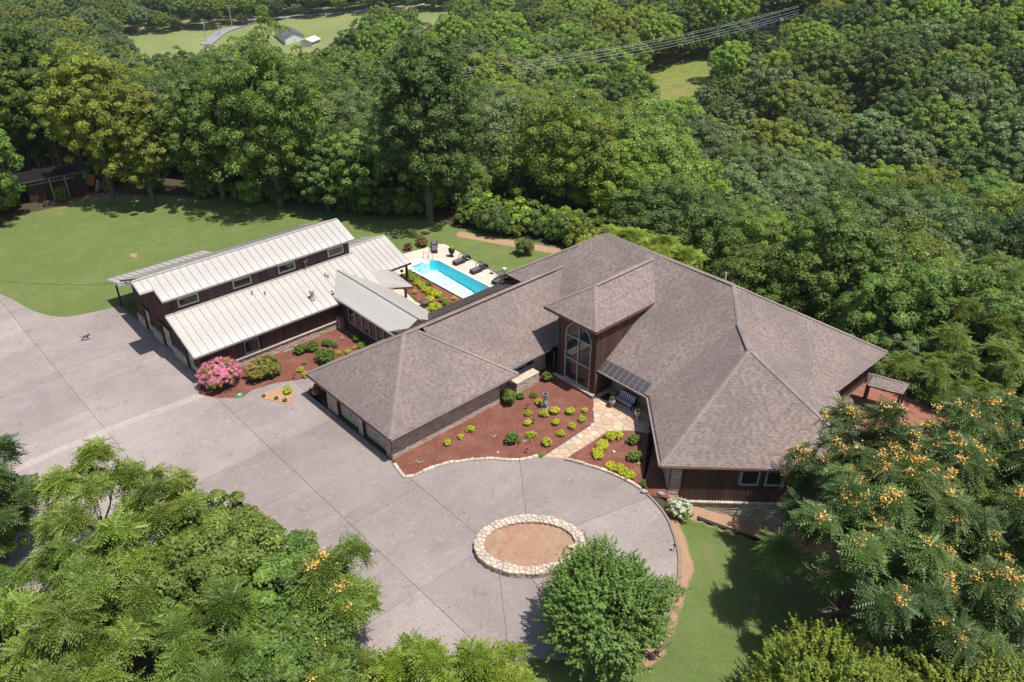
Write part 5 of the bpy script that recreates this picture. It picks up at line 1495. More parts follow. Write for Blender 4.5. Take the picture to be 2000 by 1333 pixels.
def trunk_mesh(rs, H, r, spread, nb=6, name='trunk', lean=(0, 0), fork=.35, mt=None):
    mb = MB(); top = Vector((lean[0], lean[1], H*.62))
    mb.tube([(0, 0, -1.2), (0, 0, .3), (lean[0]*.4, lean[1]*.4, H*fork), tuple(top)], [r*1.4, r, r*.8, r*.35], 8, .5)
    for k in range(nb):
        a = 2*math.pi*k/nb+rs.uniform(-.4, .4); h0 = H*rs.uniform(fork*.8, .6); e = spread*rs.uniform(.55, .85)
        p0 = Vector((lean[0]*.6, lean[1]*.6, h0)); p2 = Vector((math.cos(a)*e, math.sin(a)*e, h0+H*rs.uniform(.15, .38)))
        pm_ = p0.lerp(p2, .5)+Vector((0, 0, -H*.03))
        mb.tube([p0, pm_, p2], [r*.45, r*.28, r*.08], 5, .5)
        for j in range(2):
            q = pm_.lerp(p2, .4)+Vector((rs.uniform(-1, 1), rs.uniform(-1, 1), rs.uniform(.3, 1)))*spread*.25
            mb.tube([pm_.lerp(p2, .2), q], [r*.2, r*.04], 4, .5)
    return mb.mesh(name, mt or M['bark'])
def frond_template(nl=7, L=.74, lw=.085, ll=.235, droop=.60):
    """one feather-shaped compound leaf along +X; returns (k,4,3)"""
    q = []
    for i in range(nl):
        t = (i+.8)/(nl+.3); x = L*t; z = -droop*t*t*L
        s = 1-.35*abs(t-.5)
        for sg in (-1, 1):
            b = np.array([x, 0, z]); d = np.array([.42, sg*.9, -.30]); d = d/np.linalg.norm(d)
            w = np.array([.9, -sg*.42, 0])
            e = b+d*ll*s
            q.append([b, b+d*ll*s*.4+w*lw*.5, e, b+d*ll*s*.4-w*lw*.5])
    x = L; z = -droop*L
    q.append([[x, 0, z], [x+ll*.4, lw*.5, z-.04], [x+ll, 0, z-.09], [x+ll*.4, -lw*.5, z-.04]])
    q.append([[0, -.008, 0], [L*.5, -.008, -droop*.25*L], [L, 0.0, z], [L*.5, .008, -droop*.25*L]])
    return np.array(q, float)
def fronds(rs, C, up, nper, tmpl, scale=(.8, 1.25), tilt=(-.15, .75)):
    """rosettes of fronds at C (n,3) with axis up (n,3); returns V, ids"""
    n = len(C); k = len(tmpl); cid = np.repeat(np.arange(n), nper); m = len(cid)
    az = np.tile(np.arange(nper)*2.39996, n)+rs.uniform(0, 6.28, n)[cid]+rs.uniform(-.3, .3, m)
    U = unit(up)[cid]
    a0 = unit(np.cross(U, np.tile([0.3, 0.9, 0.1], (m, 1)))); a1 = np.cross(U, a0)
    el = rs.uniform(tilt[0], tilt[1], m)
    X = unit((a0*np.cos(az)[:, None]+a1*np.sin(az)[:, None])*np.cos(el)[:, None]+U*np.sin(el)[:, None])
    Z = unit(U-X*(U*X).sum(1, keepdims=True)); Y = np.cross(Z, X)
    s = rs.uniform(scale[0], scale[1], m)
    base = C[cid]+rs.normal(0, .05, (m, 3))
    V = base[:, None, None, :]+s[:, None, None, None]*(tmpl[None, :, :, 0:1]*X[:, None, None, :]+tmpl[None, :, :, 1:2]*Y[:, None, None, :]+tmpl[None, :, :, 2:3]*Z[:, None, None, :])
    return V.reshape(-1, 3), np.repeat(cid, k)
def ailanthus(rs, Rx, H, zb, nros, nper, name, mats, flowers=0.0, fr=None, low=-.3, fsize=.42, prune=None):
    """tree with feathery compound leaves in rosettes; flowers = share of rosettes with an orange seed cluster"""
    nb = max(8, nros//15)
    i = np.arange(nb)+.5; z = 1-(1-low)*i/nb; th = math.pi*(1+5**.5)*i+rs.uniform(0, 6)
    rr = np.sqrt(1-z*z); D = unit(np.stack([np.cos(th)*rr, np.sin(th)*rr, z], 1)+rs.normal(0, .15, (nb, 3)))
    BC = D*np.array([Rx, Rx, H/2])*rs.uniform(.50, .92, nb)[:, None]; BC[:, 2] += zb+H/2
    bid = rs.randint(0, nb, nros)
    v = unit(rs.normal(0, 1, (nros, 3))+.6*D[bid]+np.array([0, 0, .55]))
    br = Rx*rs.uniform(.17, .30, nb)
    C = BC[bid]+v*(br[bid]*rs.uniform(.5, 1.1, nros))[:, None]*np.array([1, 1, .8])
    if prune is not None:
        k_ = prune(C); C, v, bid = C[k_], v[k_], bid[k_]
    up = unit(v*.7+np.array([0, 0, .9]))
    tmpl = fr if fr is not None else frond_template()
    V, cid = fronds(rs, C, up, nper, tmpl)
    sh = rs.uniform(0, 1, nb)[bid]
    rnd = np.clip(sh[cid]*.45+rs.uniform(0, 1, len(cid))*.55, 0, 1)
    mi = np.zeros(len(cid), int)
    if flowers > 0:
        fl = np.where(rs.rand(len(C)) < flowers*np.clip((C[:, 2]-zb)/H*2.2-.5, 0, 1.6))[0]
        fc = np.repeat(fl, 60); n = len(fc)
        P = C[fc]+up[fc]*.18+rs.normal(0, 1, (n, 3))*np.array([fsize*.42, fsize*.42, fsize*.3])
        V2 = diamonds(P, unit(rs.normal(0, 1, (n, 3))+np.array([0, 0, .6])), rs.normal(0, 1, (n, 3)), .14*np.ones(n), .095*np.ones(n))
        V = np.concatenate([V, V2]); rnd = np.concatenate([rnd, rs.rand(n)]); mi = np.concatenate([mi, np.ones(n, int)])
    return leaf_mesh(name, V, rnd, mats, mi), BC
def tree(name, p, rz, cm, tm, label, cat='tree', group=None, scale=(1, 1, 1), crown='crown'):
    root = empty(name, p, rz, label, cat, group); root.scale = scale
    link(bpy.data.objects.new(crown, cm), root); link(bpy.data.objects.new('trunk', tm), root)
    return root

# ---------------------------------------------------------------- shrubs
def shrub_mesh(seed, R_=.4, H=.6, n=1500, leaf=.07, mats=None, fl=None, flshare=0, ncl=26, asp=.6, low=-.35, rc=(.25, .4), flat_=.8, flsz=1.0, top_only=False):
    rs = np.random.RandomState(seed)
    V, rnd = clumpy(rs, R_*.85, H*.9, 0.02, ncl, max(4, n//ncl), leaf, rc=rc, low=low, asp=asp, shade=.5, flat_=flat_)
    mi = None; mats = [mats]
    if fl is not None:
        c = V.reshape(-1, 4, 3).mean(1); mi = np.zeros(len(c), int)
        k = rs.rand(len(c)) < flshare
        mi[k] = 1; mats.append(fl)
    return leaf_mesh('foliage', V, rnd, mats, mi)
def stem_mesh(h, r, n=4, spread=.2, seed=0):
    rs = np.random.RandomState(seed); mb = MB()
    for k in range(n):
        a = 6.28*k/n; mb.tube([(0, 0, -.05), (spread*.5*math.cos(a), spread*.5*math.sin(a), h*.5), (spread*math.cos(a), spread*math.sin(a), h)], [r, r*.8, r*.3], 5, .5)
    return mb.mesh('stems', M['bark'])
gold_meshes = [shrub_mesh(s_, .36, .52, 1500, .055, LM['gold']) for s_ in (1, 2, 3)]
gold_long = [shrub_mesh(s_, .5, .55, 2200, .06, LM['gold'], ncl=34) for s_ in (11, 12)]
lime_meshes = [shrub_mesh(s_, .5, .6, 2000, .06, LM['lime']) for s_ in (21, 22)]
box_meshes = [shrub_mesh(s_, .6, .95, 5200, .06, LM['box'], ncl=60, rc=(.18, .26)) for s_ in (31, 32)]
green_meshes = [shrub_mesh(s_, .5, .8, 2200, .09, LM['mid'], ncl=30) for s_ in (41, 42)]
stemM = stem_mesh(.3, .015, 4, .12)
def put_shrub(px, py, sc, mesh, label, name='shrub', group=None, z=.07, cat='shrub', sz=None):
    p = at(px, py, z)
    root = empty(name, tuple(p), rng.uniform(0, 6.28), label, cat, group)
    s_ = sc; root.scale = (s_, s_, s_*(sz or 1))
    link(bpy.data.objects.new('foliage', mesh), root); link(bpy.data.objects.new('stems', stemM), root)
    return root
zb1 = lambda a, b: (960+a/8.332, 740+b/8.332)
GG = 'small golden shrubs in the mulch beds'
for (a, b, s_, lb) in ((770, 430, 1.0, 'small golden shrub tucked against the left side of the stone statue'),
    (595, 615, .95, 'small golden shrub left of the statue, above another golden shrub'),
    (590, 770, .95, 'small golden shrub just above the spiky grass clump'),
    (850, 625, 1.12, 'golden shrub directly in front of the stone statue'),
    (1030, 585, 1.22, 'largest golden shrub right of the stone statue'),
    (1280, 590, 1.15, 'bright golden shrub second right of the statue'),
    (1515, 560, .78, 'smallest golden shrub near the flagstone path and the entrance'),
    (1045, 765, .98, 'golden shrub in the middle of the large mulch bed below the largest one'),
    (1310, 825, .98, 'golden shrub in the diagonal row, third along the path edge from the drive'),
    (1468, 715, .98, 'golden shrub in the diagonal row along the path, nearest the entrance'),
    (1125, 945, .98, 'golden shrub in the diagonal row above the yellowest one'),
    (900, 1095, 1.3, 'yellow golden shrub lowest in the large bed near the path mouth')):
    q = zb1(a, b); put_shrub(q[0], q[1]-2, s_, gold_meshes[rng.randrange(3)], lb, 'golden_shrub', GG)
for (px, py, s_, lb) in ((873.5, 869, .95, 'golden shrub nearest the garage corner in the large bed'), (900, 857, .80, 'golden shrub, middle one of three along the garage wall'), (919.5, 843, 1.0, 'golden shrub, farthest of three along the garage wall')):
    put_shrub(px, py, s_, gold_meshes[rng.randrange(3)], lb, 'golden_shrub', GG)
z7b = lambda a, b: (940+a/4.4425, 700+b/4.4425)
for k, (a, b, s_) in enumerate(((1180, 690, 1.0), (1120, 700, 1.0), (1055, 770, 1.0), (1035, 780, .9), (1010, 840, 1.0), (1015, 865, .85))):
    q = z7b(a, b); put_shrub(*q, s_, gold_long[k % 2], 'one of the golden shrubs merged in a curved row right of the flagstone path', 'golden_shrub', 'golden row right of the path')
for k, (a, b, s_) in enumerate(((1120, 955, .9), (1195, 975, .95), (1235, 1005, .9), (1285, 1035, .95))):
    q = z7b(a, b); put_shrub(*q, s_, gold_long[k % 2], 'one of the golden shrubs beside the stone edging of the small bed', 'golden_shrub', 'golden row along the small bed edging')
put_shrub(*z7b(1322, 735), 1.0, box_meshes[0], 'upper of two clipped green shrubs at the shadow edge of the small bed', 'green_shrub', sz=.8)
put_shrub(*z7b(1328, 880), 1.05, box_meshes[1], 'lower of two clipped green shrubs at the shadow edge of the small bed', 'green_shrub', sz=.8)
put_shrub(*z7b(1365, 925), .4, gold_meshes[0], 'tiny yellow plant below the clipped green shrubs', 'small_plant')
put_shrub(*z7b(1415, 1110), .7, green_meshes[1], 'leafy plant in the shade at the right end of the small bed edging', 'leafy_plant')
put_shrub(*z7b(265, 735), 1.05, box_meshes[1], 'round dark green clipped bush alone in the large mulch bed', 'clipped_bush', sz=.95)
put_shrub(*z7b(245, 395), 1.35, green_meshes[0], 'tall dark green bush at the inner corner of the garage wall', 'green_bush', sz=1.4)
put_shrub(*z7b(340, 350), .75, green_meshes[1], 'small green bush left of the stone bay, beside the tall corner bush', 'green_bush')
put_shrub(*z7b(452, 335), .75, green_meshes[0], 'low spiky green bush right of the stone bay', 'green_bush', sz=.7)
put_shrub(*z7b(570, 195), 1.0, green_meshes[1], 'dark leafy bush in the shaded corner beside the arched window', 'green_bush', sz=1.2)
put_shrub(*z7b(515, 850), .5, lime_meshes[0], 'pale yellow-green tuft where the edging meets the path', 'small_plant')
# bed by the barn
z4 = lambda a, b: (360+a/4.443, 600+b/4.443)
pk = shrub_mesh(51, 1.75, 2.1, 9000, .15, LM['mid'], LM['pink'], 0.0, ncl=90, rc=(.16, .26))
rsp = np.random.RandomState(52)
Vp, rp = clumpy(rsp, 1.6, 2.0, .15, 90, 110, .14, rc=(.14, .24), low=-.2, shade=.4)
cc = Vp.reshape(-1, 4, 3).mean(1)
# blossom heads: tight balls of petals on the outside
hd = unit(rsp.normal(0, 1, (230, 3))+np.array([0, 0, .5])); hd = hd[hd[:, 2] > -.25]; hp = hd*np.array([1.78, 1.78, 1.12])*rsp.uniform(.88, 1.05, len(hd))[:, None]; hp[:, 2] += 1.15
hid = np.repeat(np.arange(len(hp)), 46); PP = hp[hid]+rsp.normal(0, .075, (len(hid), 3))
V2 = diamonds(PP, unit(hd[hid]+rsp.normal(0, .6, (len(hid), 3))), rsp.normal(0, 1, (len(hid), 3)), .10*np.ones(len(hid)), .08*np.ones(len(hid)))
pkm = leaf_mesh('foliage', np.concatenate([Vp, V2]), np.concatenate([rp, np.clip(rsp.rand(len(hp))[hid]*.5+rsp.rand(len(hid))*.5, 0, 1)]), [LM['rust'], LM['pink']], np.concatenate([np.zeros(len(rp), int), np.ones(len(hid), int)]))
put_shrub(433, 752, 1.0, pkm, 'large round bush covered in pink blossom at the barn corner', 'pink_flowering_bush', cat='bush')
hy = shrub_mesh(61, 1.6, 1.9, 7500, .16, LM['rust'], ncl=90, rc=(.15, .24))
put_shrub(517, 735, 1.0, hy, 'large round bush with rust-tipped green leaves beside the pink bush', 'rusty_leaved_bush', cat='bush')
put_shrub(588, 690, 1.15, box_meshes[0], 'left of the two round boxwoods by the barn stone wall', 'boxwood', sz=.85)
put_shrub(612, 685, 1.1, box_meshes[1], 'right of the two round boxwoods by the barn stone wall', 'boxwood', sz=.95)
wide = shrub_mesh(62, 1.0, 1.25, 9000, .07, LM['box'], ncl=90, rc=(.16, .24))
put_shrub(636, 707, 1.05, wide, 'widest clipped green bush in the bed behind the garage roof', 'clipped_bush')
put_shrub(640, 675, .95, box_meshes[0], 'green bush with a small one at its side near the glazed corridor', 'green_bush', sz=.75)
put_shrub(655, 679, .5, box_meshes[1], 'small dark bush attached right of a larger green one', 'green_bush')
put_shrub(698, 668, .75, green_meshes[1], 'upright green bush under the corridor windows', 'green_bush', sz=1.2)
put_shrub(708, 678, 1.1, lime_meshes[1], 'light green bush partly hidden by the garage roof edge', 'green_bush', sz=.8)
for a, b, s_, lb in ((1045, 495, .5, 'small pale plant in the middle of the barn bed'), (1010, 560, .9, 'yellow-green plant left of the garage roof corner, upper one'), (1050, 605, .95, 'yellow-green plant left of the garage roof corner, lower one'), (1340, 415, .8, 'yellow plant right of the widest clipped bush'), (1420, 405, .85, 'yellow plant close to the garage roof edge in the barn bed'), (1478, 365, .6, 'yellow flowering plant by the light green bush')):
    put_shrub(*z4(a, b), s_, gold_meshes[rng.randrange(3)] if b != 495 else lime_meshes[0], lb, 'yellow_plant')
put_shrub(562, 768, 1.3, gold_meshes[1], 'round yellow and green shrub on the small dirt island', 'golden_shrub')
for a, b, s_ in ((690, 780, .35), (800, 800, .35), (875, 820, .4)):
    put_shrub(*z4(a, b), s_, green_meshes[0], 'small weedy tuft growing on the dirt island', 'weed_tuft', 'tufts on the dirt island')
barb = shrub_mesh(63, .75, 1.5, 2600, .11, LM['red'], LM['pink'], .12, ncl=40)
put_shrub(628, 772, .95, barb, 'dark red and pink flowering shrub at the garage corner', 'red_flowering_shrub')
put_shrub(617, 772, 1.0, gold_meshes[2], 'yellow flowers at the foot of the dark red shrub by the garage', 'yellow_flowers')
# hydrangea
hyw = shrub_mesh(64, .85, 1.1, 3200, .13, LM['mid'], LM['white'], .0, ncl=40)
rs_ = np.random.RandomState(65); Vh, rh = clumpy(rs_, .8, 1.05, .1, 40, 75, .13, low=-.3)
hd = unit(rs_.normal(0, 1, (60, 3))+np.array([0, 0, .7])); hd = hd[hd[:, 2] > 0]; hp = hd*np.array([.85, .85, .62]); hp[:, 2] += .62
hid = np.repeat(np.arange(len(hp)), 40); PP = hp[hid]+rs_.normal(0, .065, (len(hid), 3))
V2 = diamonds(PP, unit(hd[hid]+rs_.normal(0, .6, (len(hid), 3))), rs_.normal(0, 1, (len(hid), 3)), .09*np.ones(len(hid)), .08*np.ones(len(hid)))
hym = leaf_mesh('foliage', np.concatenate([Vh, V2]), np.concatenate([rh, rs_.rand(len(hid))]), [LM['mid'], LM['white']], np.concatenate([np.zeros(len(rh), int), np.ones(len(hid), int)]))
put_shrub(1325, 1008, 1.0, hym, 'white hydrangea bush at the corner of the stone foundation', 'hydrangea', z=-.35)
# grasses
def grass_clump(seed, n, L, mt, w=.03):
    rs = np.random.RandomState(seed); V = []; 
    for k in range(n):
        a = rs.uniform(0, 6.28); t = rs.uniform(.3, 1.0); l = L*rs.uniform(.7, 1.1)
        d = np.array([math.cos(a), math.sin(a), 0]); s_ = np.array([-math.sin(a), math.cos(a), 0])*w
        p = [d*.02, d*l*.35*t+np.array([0, 0, l*.5]), d*l*.75*t+np.array([0, 0, l*.55]), d*l*1.0*t+np.array([0, 0, l*.25])]
        for q0, q1, w0, w1 in ((p[0], p[1], 1, .9), (p[1], p[2], .9, .6), (p[2], p[3], .6, .05)):
            V += [q0-s_*w0, q0+s_*w0, q1+s_*w1, q1-s_*w1]
    return leaf_mesh('blades', np.array(V), rs.rand(len(V)//4), mt)
gc = grass_clump(5, 90, .75, LM['lime'])
for (q, s_, lb, z) in ((z7b(430, 690), 1.05, 'spiky grass clump beside the round dark bush', .07), ((974, 1296), 1.3, 'grassy clump at the lower edge of the drive', .02)):
    root = empty('grass_clump', tuple(at(*q, z)), 0, lb, 'plant'); root.scale = (s_,)*3
    link(bpy.data.objects.new('blades', gc), root)
# poolside planting
for px, py, s_ in ((799, 541, .8), (806, 549, 1.0), (815, 556, 1.0), (824, 562, 1.0), (833, 570, 1.0), (842, 575, 1.1), (852, 580, 1.2)):
    put_shrub(px, py, s_, lime_meshes[rng.randrange(2)] if px < 812 else gold_long[rng.randrange(2)], 'one of the yellow-green shrubs in the long row beside the pool', 'golden_shrub', 'row beside the pool')
for px, py, s_, ms_, lb in ((812, 547, 1.1, lime_meshes[0], 'green mound shrub at the porch end of the pool bed'), (799, 535, .8, lime_meshes[1], 'small light green shrub behind the porch post'), (787, 545, .8, lime_meshes[1], 'light green shrub left of the porch post'), (810, 574, .8, gold_meshes[0], 'small golden shrub alone left of the poolside row'),
    (840, 590, 1.1, gold_long[0], 'golden shrub near the round bowl by the link roof'), (866, 590, 1.0, lime_meshes[0], 'light green shrub between the row and the house roof'), (887, 586, .8, gold_meshes[1], 'orange-yellow shrub at the pool bed end by the house roof'), (848, 607, 1.5, gold_long[1], 'large golden shrub beside the link roof edge'), (873, 598, .9, lime_meshes[1], 'small green shrub against the house roof line'), (838, 558, .7, green_meshes[0], 'grey-green tuft beside the pool coping')):
    put_shrub(px, py, s_, ms_, lb, 'poolside_shrub')
redb = shrub_mesh(66, .7, 1.1, 1800, .10, LM['red'], ncl=26)
put_shrub(797, 489, .8, redb, 'smaller dark red bush on the lawn behind the porch', 'red_bush', z=0)
put_shrub(825, 481, 1.15, shrub_mesh(67, .7, 1.1, 2200, .10, LM['rust'], LM['red'], .5, ncl=26), 'red and green rose bush at the far corner of the pool deck', 'red_bush', z=0)
put_shrub(1024, 497, 1.55, shrub_mesh(68, .75, 1.3, 4200, .09, LM['mid'], LM['red'], .10, ncl=44), 'lone round bush on the back lawn near the dirt strip', 'lawn_bush', z=0)
# ================================================================== TREES CLOSE TO THE CAMERA
def gz(x, y): return h1(x, y)
rs = np.random.RandomState(101)
# round tree at the lower edge of the drive
Vr, rr_ = twiggy(rs, 3.25, 5.7, 0.5, 2900, 17, .24, tw=.85, lobes=.12, shell=(.6, 1.0), holes=1.55)
rt = leaf_mesh('crown', Vr, rr_, leafmat('leaf_round_tree', (0.070, 0.135, 0.022), (0.240, 0.350, 0.080), hue=0, var=0, trans=.35))
tree('round_tree', (25.2, 19.2, 0), 0, rt, trunk_mesh(rs, 5.5, .14, 2.6), 'compact round green tree standing at the lower edge of the drive beside the stone ring')
tmp = frond_template()

ORG = [LM['frond_dark'], LM['orange']]
def T(p, R_, H, zb, nros, nper, label, mats, flowers, seed, nm='feathery_tree', low=-.35, tm=None, sc=1.0, group=None):
    r_ = np.random.RandomState(seed)
    z0 = gz(p[0], p[1])
    m_, BC = ailanthus(r_, R_, H, zb-z0, nros, nper, 'crown', mats, flowers, tm if tm is not None else tmp, low)
    t_ = trunk_mesh(r_, (zb-z0)+H*.8, .2, R_*.8, 7, fork=.3)
    return tree(nm, (p[0], p[1], z0), 0, m_, t_, label, 'tree', group)
T((42.1, 12.0), 5.4, 10.4, 1.6, 424, 10, 'big feathery-leaved tree with many orange seed clusters beside the right wing of the house', ORG, .34, 201)
T((47.2, 8.0), 5.4, 10.2, 1.6, 372, 10, 'feathery tree thick with orange clusters at the right edge below the deck', ORG, .36, 202)
T((39.6, 6.0), 5.0, 9.0, -1.0, 321, 10, 'dark feathery tree with scattered orange clusters in the right bottom corner mass', ORG, .22, 203)
T((36.2, 11.0), 4.3, 9.0, 2.0, 235, 10, 'shaded feathery tree with few orange clusters low beside the grass slope', ORG, .16, 204)
T((46.5, 2.0), 5.0, 9.0, -1.0, 218, 10, 'dark feathery tree cut by the right edge of the picture', ORG, .2, 205)
r_ = np.random.RandomState(210)
V_, n_ = twiggy(r_, 3.9, 6.0, 0.5, 2300, 15, .21, asp=.5, tw=.8, low=-.4, lobes=.12)
fine = leaf_mesh('crown', V_, n_, LM['olive'])
tree('fine_leaved_tree', (29.6, 7.6, gz(29.6, 7.6)), 0, fine, trunk_mesh(r_, 7, .16, 3), 'yellow-green fine-leaved tree in the middle of the lower right corner', scale=(.98, .98, 1.15))
tree('fine_leaved_tree', (35.5, 2.8, gz(35.5, 2.8)), 1.3, fine, trunk_mesh(r_, 7, .16, 3), 'second fine-leaved tree at the very right bottom edge', scale=(1.2, 1.2, 1.25))
V_, n_ = clumpy(r_, 3.6, 7.0, 0.5, 120, 190, .26, rc=(.15, .26), low=-.4, asp=.6, shade=.45)
edge_ = leaf_mesh('crown', V_, n_, LM['mid'])
tree('leafy_tree', (41.5, 1.2, gz(41.5, 1.2)), 0, edge_, trunk_mesh(r_, 8, .16, 3), 'mid green leafy tree at the right edge under the feathery trees', scale=(1.1, 1.1, 1.2))
# lower left mass
FM = [LM['frond'], LM['orange']]
T((6.6, 43.6), 3.0, 5.6, 4.0, 134, 10, 'tallest feathery tree of the lower left mass, its top standing against the drive', FM, 0, 301)
T((9.6, 40.2), 2.4, 4.8, 4.0, 89, 10, 'feathery tree top right of the tallest one against the drive', FM, 0, 302)
T((4.2, 37.5), 4.6, 7.5, 1.5, 321, 10, 'broad bright feathery tree filling the left side of the lower left mass', FM, 0.0, 303)
T((14.0, 29.6), 2.7, 5.2, 1.8, 141, 10, 'feathery tree with orange clusters at the right tip of the lower left mass', FM, .10, 304)
T((8.0, 31.0), 3.9, 6.0, 1.0, 244, 10, 'feathery tree in the lower middle of the left mass', FM, 0, 305)
T((1.0, 32.5), 4.0, 7.0, 2.0, 218, 10, 'feathery tree at the bottom left corner', FM, 0, 306)
T((14.6, 21.6), 2.6, 4.8, 1.6, 127, 10, 'bright yellow-green feathery tree at the bottom centre', [LM['frond_light'], LM['orange']], .0, 307)
T((11.4, 25.2), 2.3, 4.4, 1.4, 89, 10, 'low feathery tree between the bottom centre tree and the left mass', [LM['frond'], LM['orange']], .05, 308)
T((18.1, 20.7), 1.7, 3.4, .6, 61, 10, 'small yellow-green feathery tree touching the lower edge of the drive', [LM['frond_light'], LM['orange']], .02, 309)
T((1.6, 50.2), 3.0, 9.6, .3, 230, 10, 'dark feathery tree at the left picture edge beside the drive', [LM['frond_dark'], LM['orange']], 0, 310, low=-.95)
r_ = np.random.RandomState(320)
V_, n_ = clumpy(r_, 3.4, 4.4, 0.3, 110, 210, .19, rc=(.14, .26), low=-.3, asp=.8, shade=.5, jitter=.5)
vine = leaf_mesh('crown', V_, n_, LM['mid'])
def bare(rs, n, L, name, mt):
    mb = MB()
    for k in range(n):
        a = rs.uniform(0, 6.28); p = Vector((0, 0, 0)); d = Vector((math.cos(a)*.7, math.sin(a)*.7, rs.uniform(.5, 1.4))).normalized(); pp = [p]; 
        for j in range(4):
            p = p+d*L*.25; d = (d+Vector((rs.uniform(-.6, .6), rs.uniform(-.6, .6), rs.uniform(-.4, .3)))).normalized(); pp.append(p.copy())
            q = p+Vector((rs.uniform(-1, 1), rs.uniform(-1, 1), rs.uniform(-.1, .8))).normalized()*L*.28
            mb.tube([p, q], [.022, .006], 4, .5)
        mb.tube(pp, [.045, .036, .026, .016, .008], 5, .5)
    return mb.mesh(name, mt)
for (x, y, zz, s_, lb) in ((10.3, 36.0, 2.6, 1.05, 'tangle of vine-covered saplings in the middle of the lower left mass'), (12.2, 33.0, 1.4, .95, 'vine-covered thicket left of the orange-clustered feathery tree'), (9.8, 28.0, .6, 1.1, 'shaded viny thicket at the bottom of the left mass'), (7.0, 35.2, 2.2, .9, 'viny thicket between the feathery trees of the left mass'), (-.8, 44.6, .6, .8, 'thicket at the left picture edge below the drive strip'), (1.0, 51.0, .2, .75, 'low thicket under the dark feathery tree at the left picture edge')):
    root = empty('vine_thicket', (x, y, 0), rng.random()*6, lb, 'thicket'); root.scale = (s_,)*3
    o = link(bpy.data.objects.new('foliage', vine), root); o.location.z = zz
    o = link(bpy.data.objects.new('dead_branches', bare(r_, 12, 3.1+zz*.3, 'dead_branches', M['pale_bark'])), root); o.location.z = zz*.5+.5

# ================================================================== BACK TREES AND FOREST
def big(seed, R_, H, ncl, per, leaf, mt, zb=.8, low=-.55, rc=(.12, .22), shape=1.3):
    r_ = np.random.RandomState(seed)
    V_, n_ = clumpy(r_, R_, H, zb, ncl, per, leaf, rc=rc, low=low, asp=.6, shade=.5, shape=shape)
    return leaf_mesh('crown', V_, n_, mt)
placed = []
def hand(px, py, R_, H, m_, label, name='tree', tr=.35, dx=0, dy=0):
    p = at(px, py); p = Vector((p.x+dx, p.y+dy, 0)); z0 = gz(p.x, p.y)
    r_ = np.random.RandomState(int(px*7+py))
    o = tree(name, (p.x, p.y, z0), r_.uniform(0, 6.28), m_, trunk_mesh(r_, H*.8, tr, R_*.8, 8), label)
    placed.append((p.x, p.y, R_)); return o
rsb = np.random.RandomState(400)
def mature(seed, R_, H, mt, n=260, zb=1.0):
    return big(seed, R_, H, int(n*1.3), 112, .32, mt, zb, rc=(.09, .17), shape=1.25)
hand(545, 408, 7.6, 20, mature(401, 7.6, 20.5, LM['mid'], 260), 'very large full green tree in the centre left behind the barn', 'large_tree', .5, dx=.6, dy=.6)
hand(838, 436, 7.0, 22, mature(402, 6.6, 21.5, LM['deep'], 280, 1.4), 'tallest dark green tree behind the pool lawn', 'large_tree', .5, dx=.6, dy=.6)
hand(430, 398, 5.8, 17, mature(403, 5.8, 16.5, LM['mid'], 170), 'large green tree left of the biggest one, its crown joined to it', 'large_tree', .4, dx=1, dy=1)
hand(300, 398, 5.4, 15.5, mature(404, 5.4, 14.5, LM['olive'], 160, .9), 'olive green spreading tree over the lawn right of the old shed', 'large_tree', .4, dx=0, dy=0)
hand(222, 386, 5.0, 19, mature(405, 6.2, 15.0, LM['olive'], 180, 4.2), 'tall olive tree overhanging the right side of the old shed', 'large_tree', .4, dx=0, dy=0)
hand(30, 372, 5.0, 18, mature(411, 5.6, 15.0, LM['mid'], 160, 3.5), 'tree standing left of the old shed, its crown over the roof', 'large_tree', .4, dx=1, dy=2)
hand(60, 380, 6.5, 20, mature(406, 6.5, 18, LM['deep'], 190, 4.5), 'tall dark tree standing behind the old shed', 'large_tree', .4, dx=6, dy=9)
hand(-40, 440, 6.0, 17, mature(407, 6.0, 15.5, LM['mid'], 170, .8), 'large tree at the left picture edge in front of the shed', 'large_tree', .4, dx=0, dy=0)
hand(690, 425, 4.6, 11, mature(408, 4.6, 10.0, LM['mid'], 110, .5), 'medium tree filling the gap between the two largest trees', 'large_tree', .3, dx=1, dy=1)
hand(640, 418, 4.0, 9, mature(409, 4.0, 8.0, LM['deep'], 90, .4), 'smaller dark tree at the lawn edge left of the gap', 'large_tree', .3, dx=.5, dy=.5)

# regions of the picture that stay free of tree crowns (fields, road, meadow, shed)
CLEAR = [
 [(250, 55), (400, 46), (470, 38), (560, 26), (690, 14), (860, 6), (878, 28), (790, 36), (700, 36), (650, 50), (632, 88), (545, 90), (500, 68), (440, 68), (410, 90), (350, 90), (265, 82)],
 [(1240, 142), (1285, 122), (1392, 94), (1398, 112), (1320, 152), (1252, 156)],
 [(1452, 42), (1500, 34), (1508, 62), (1455, 66)],
 [(60, 305), (205, 305), (235, 400), (60, 410)],
]
SMALLCLEAR = [(150, 20)]
near_v, far_v = [], []
kinds = ['deep', 'mid', 'olive', 'blue', 'mid', 'deep', 'bright', 'mid', 'olive', 'blue']
for i, kd in enumerate(kinds):
    r_ = np.random.RandomState(500+i)
    V_, n_ = clumpy(r_, 5.0*r_.uniform(.9, 1.1), 9.5*r_.uniform(.9, 1.15), 3.6, 210, 122, .215, rc=(.09, .16), low=-.5, asp=.62, shade=.42, shape=1.0, smin=.78, flat_=.85)
    near_v.append((kd, leaf_mesh('crown', V_, n_, LM[kd])))
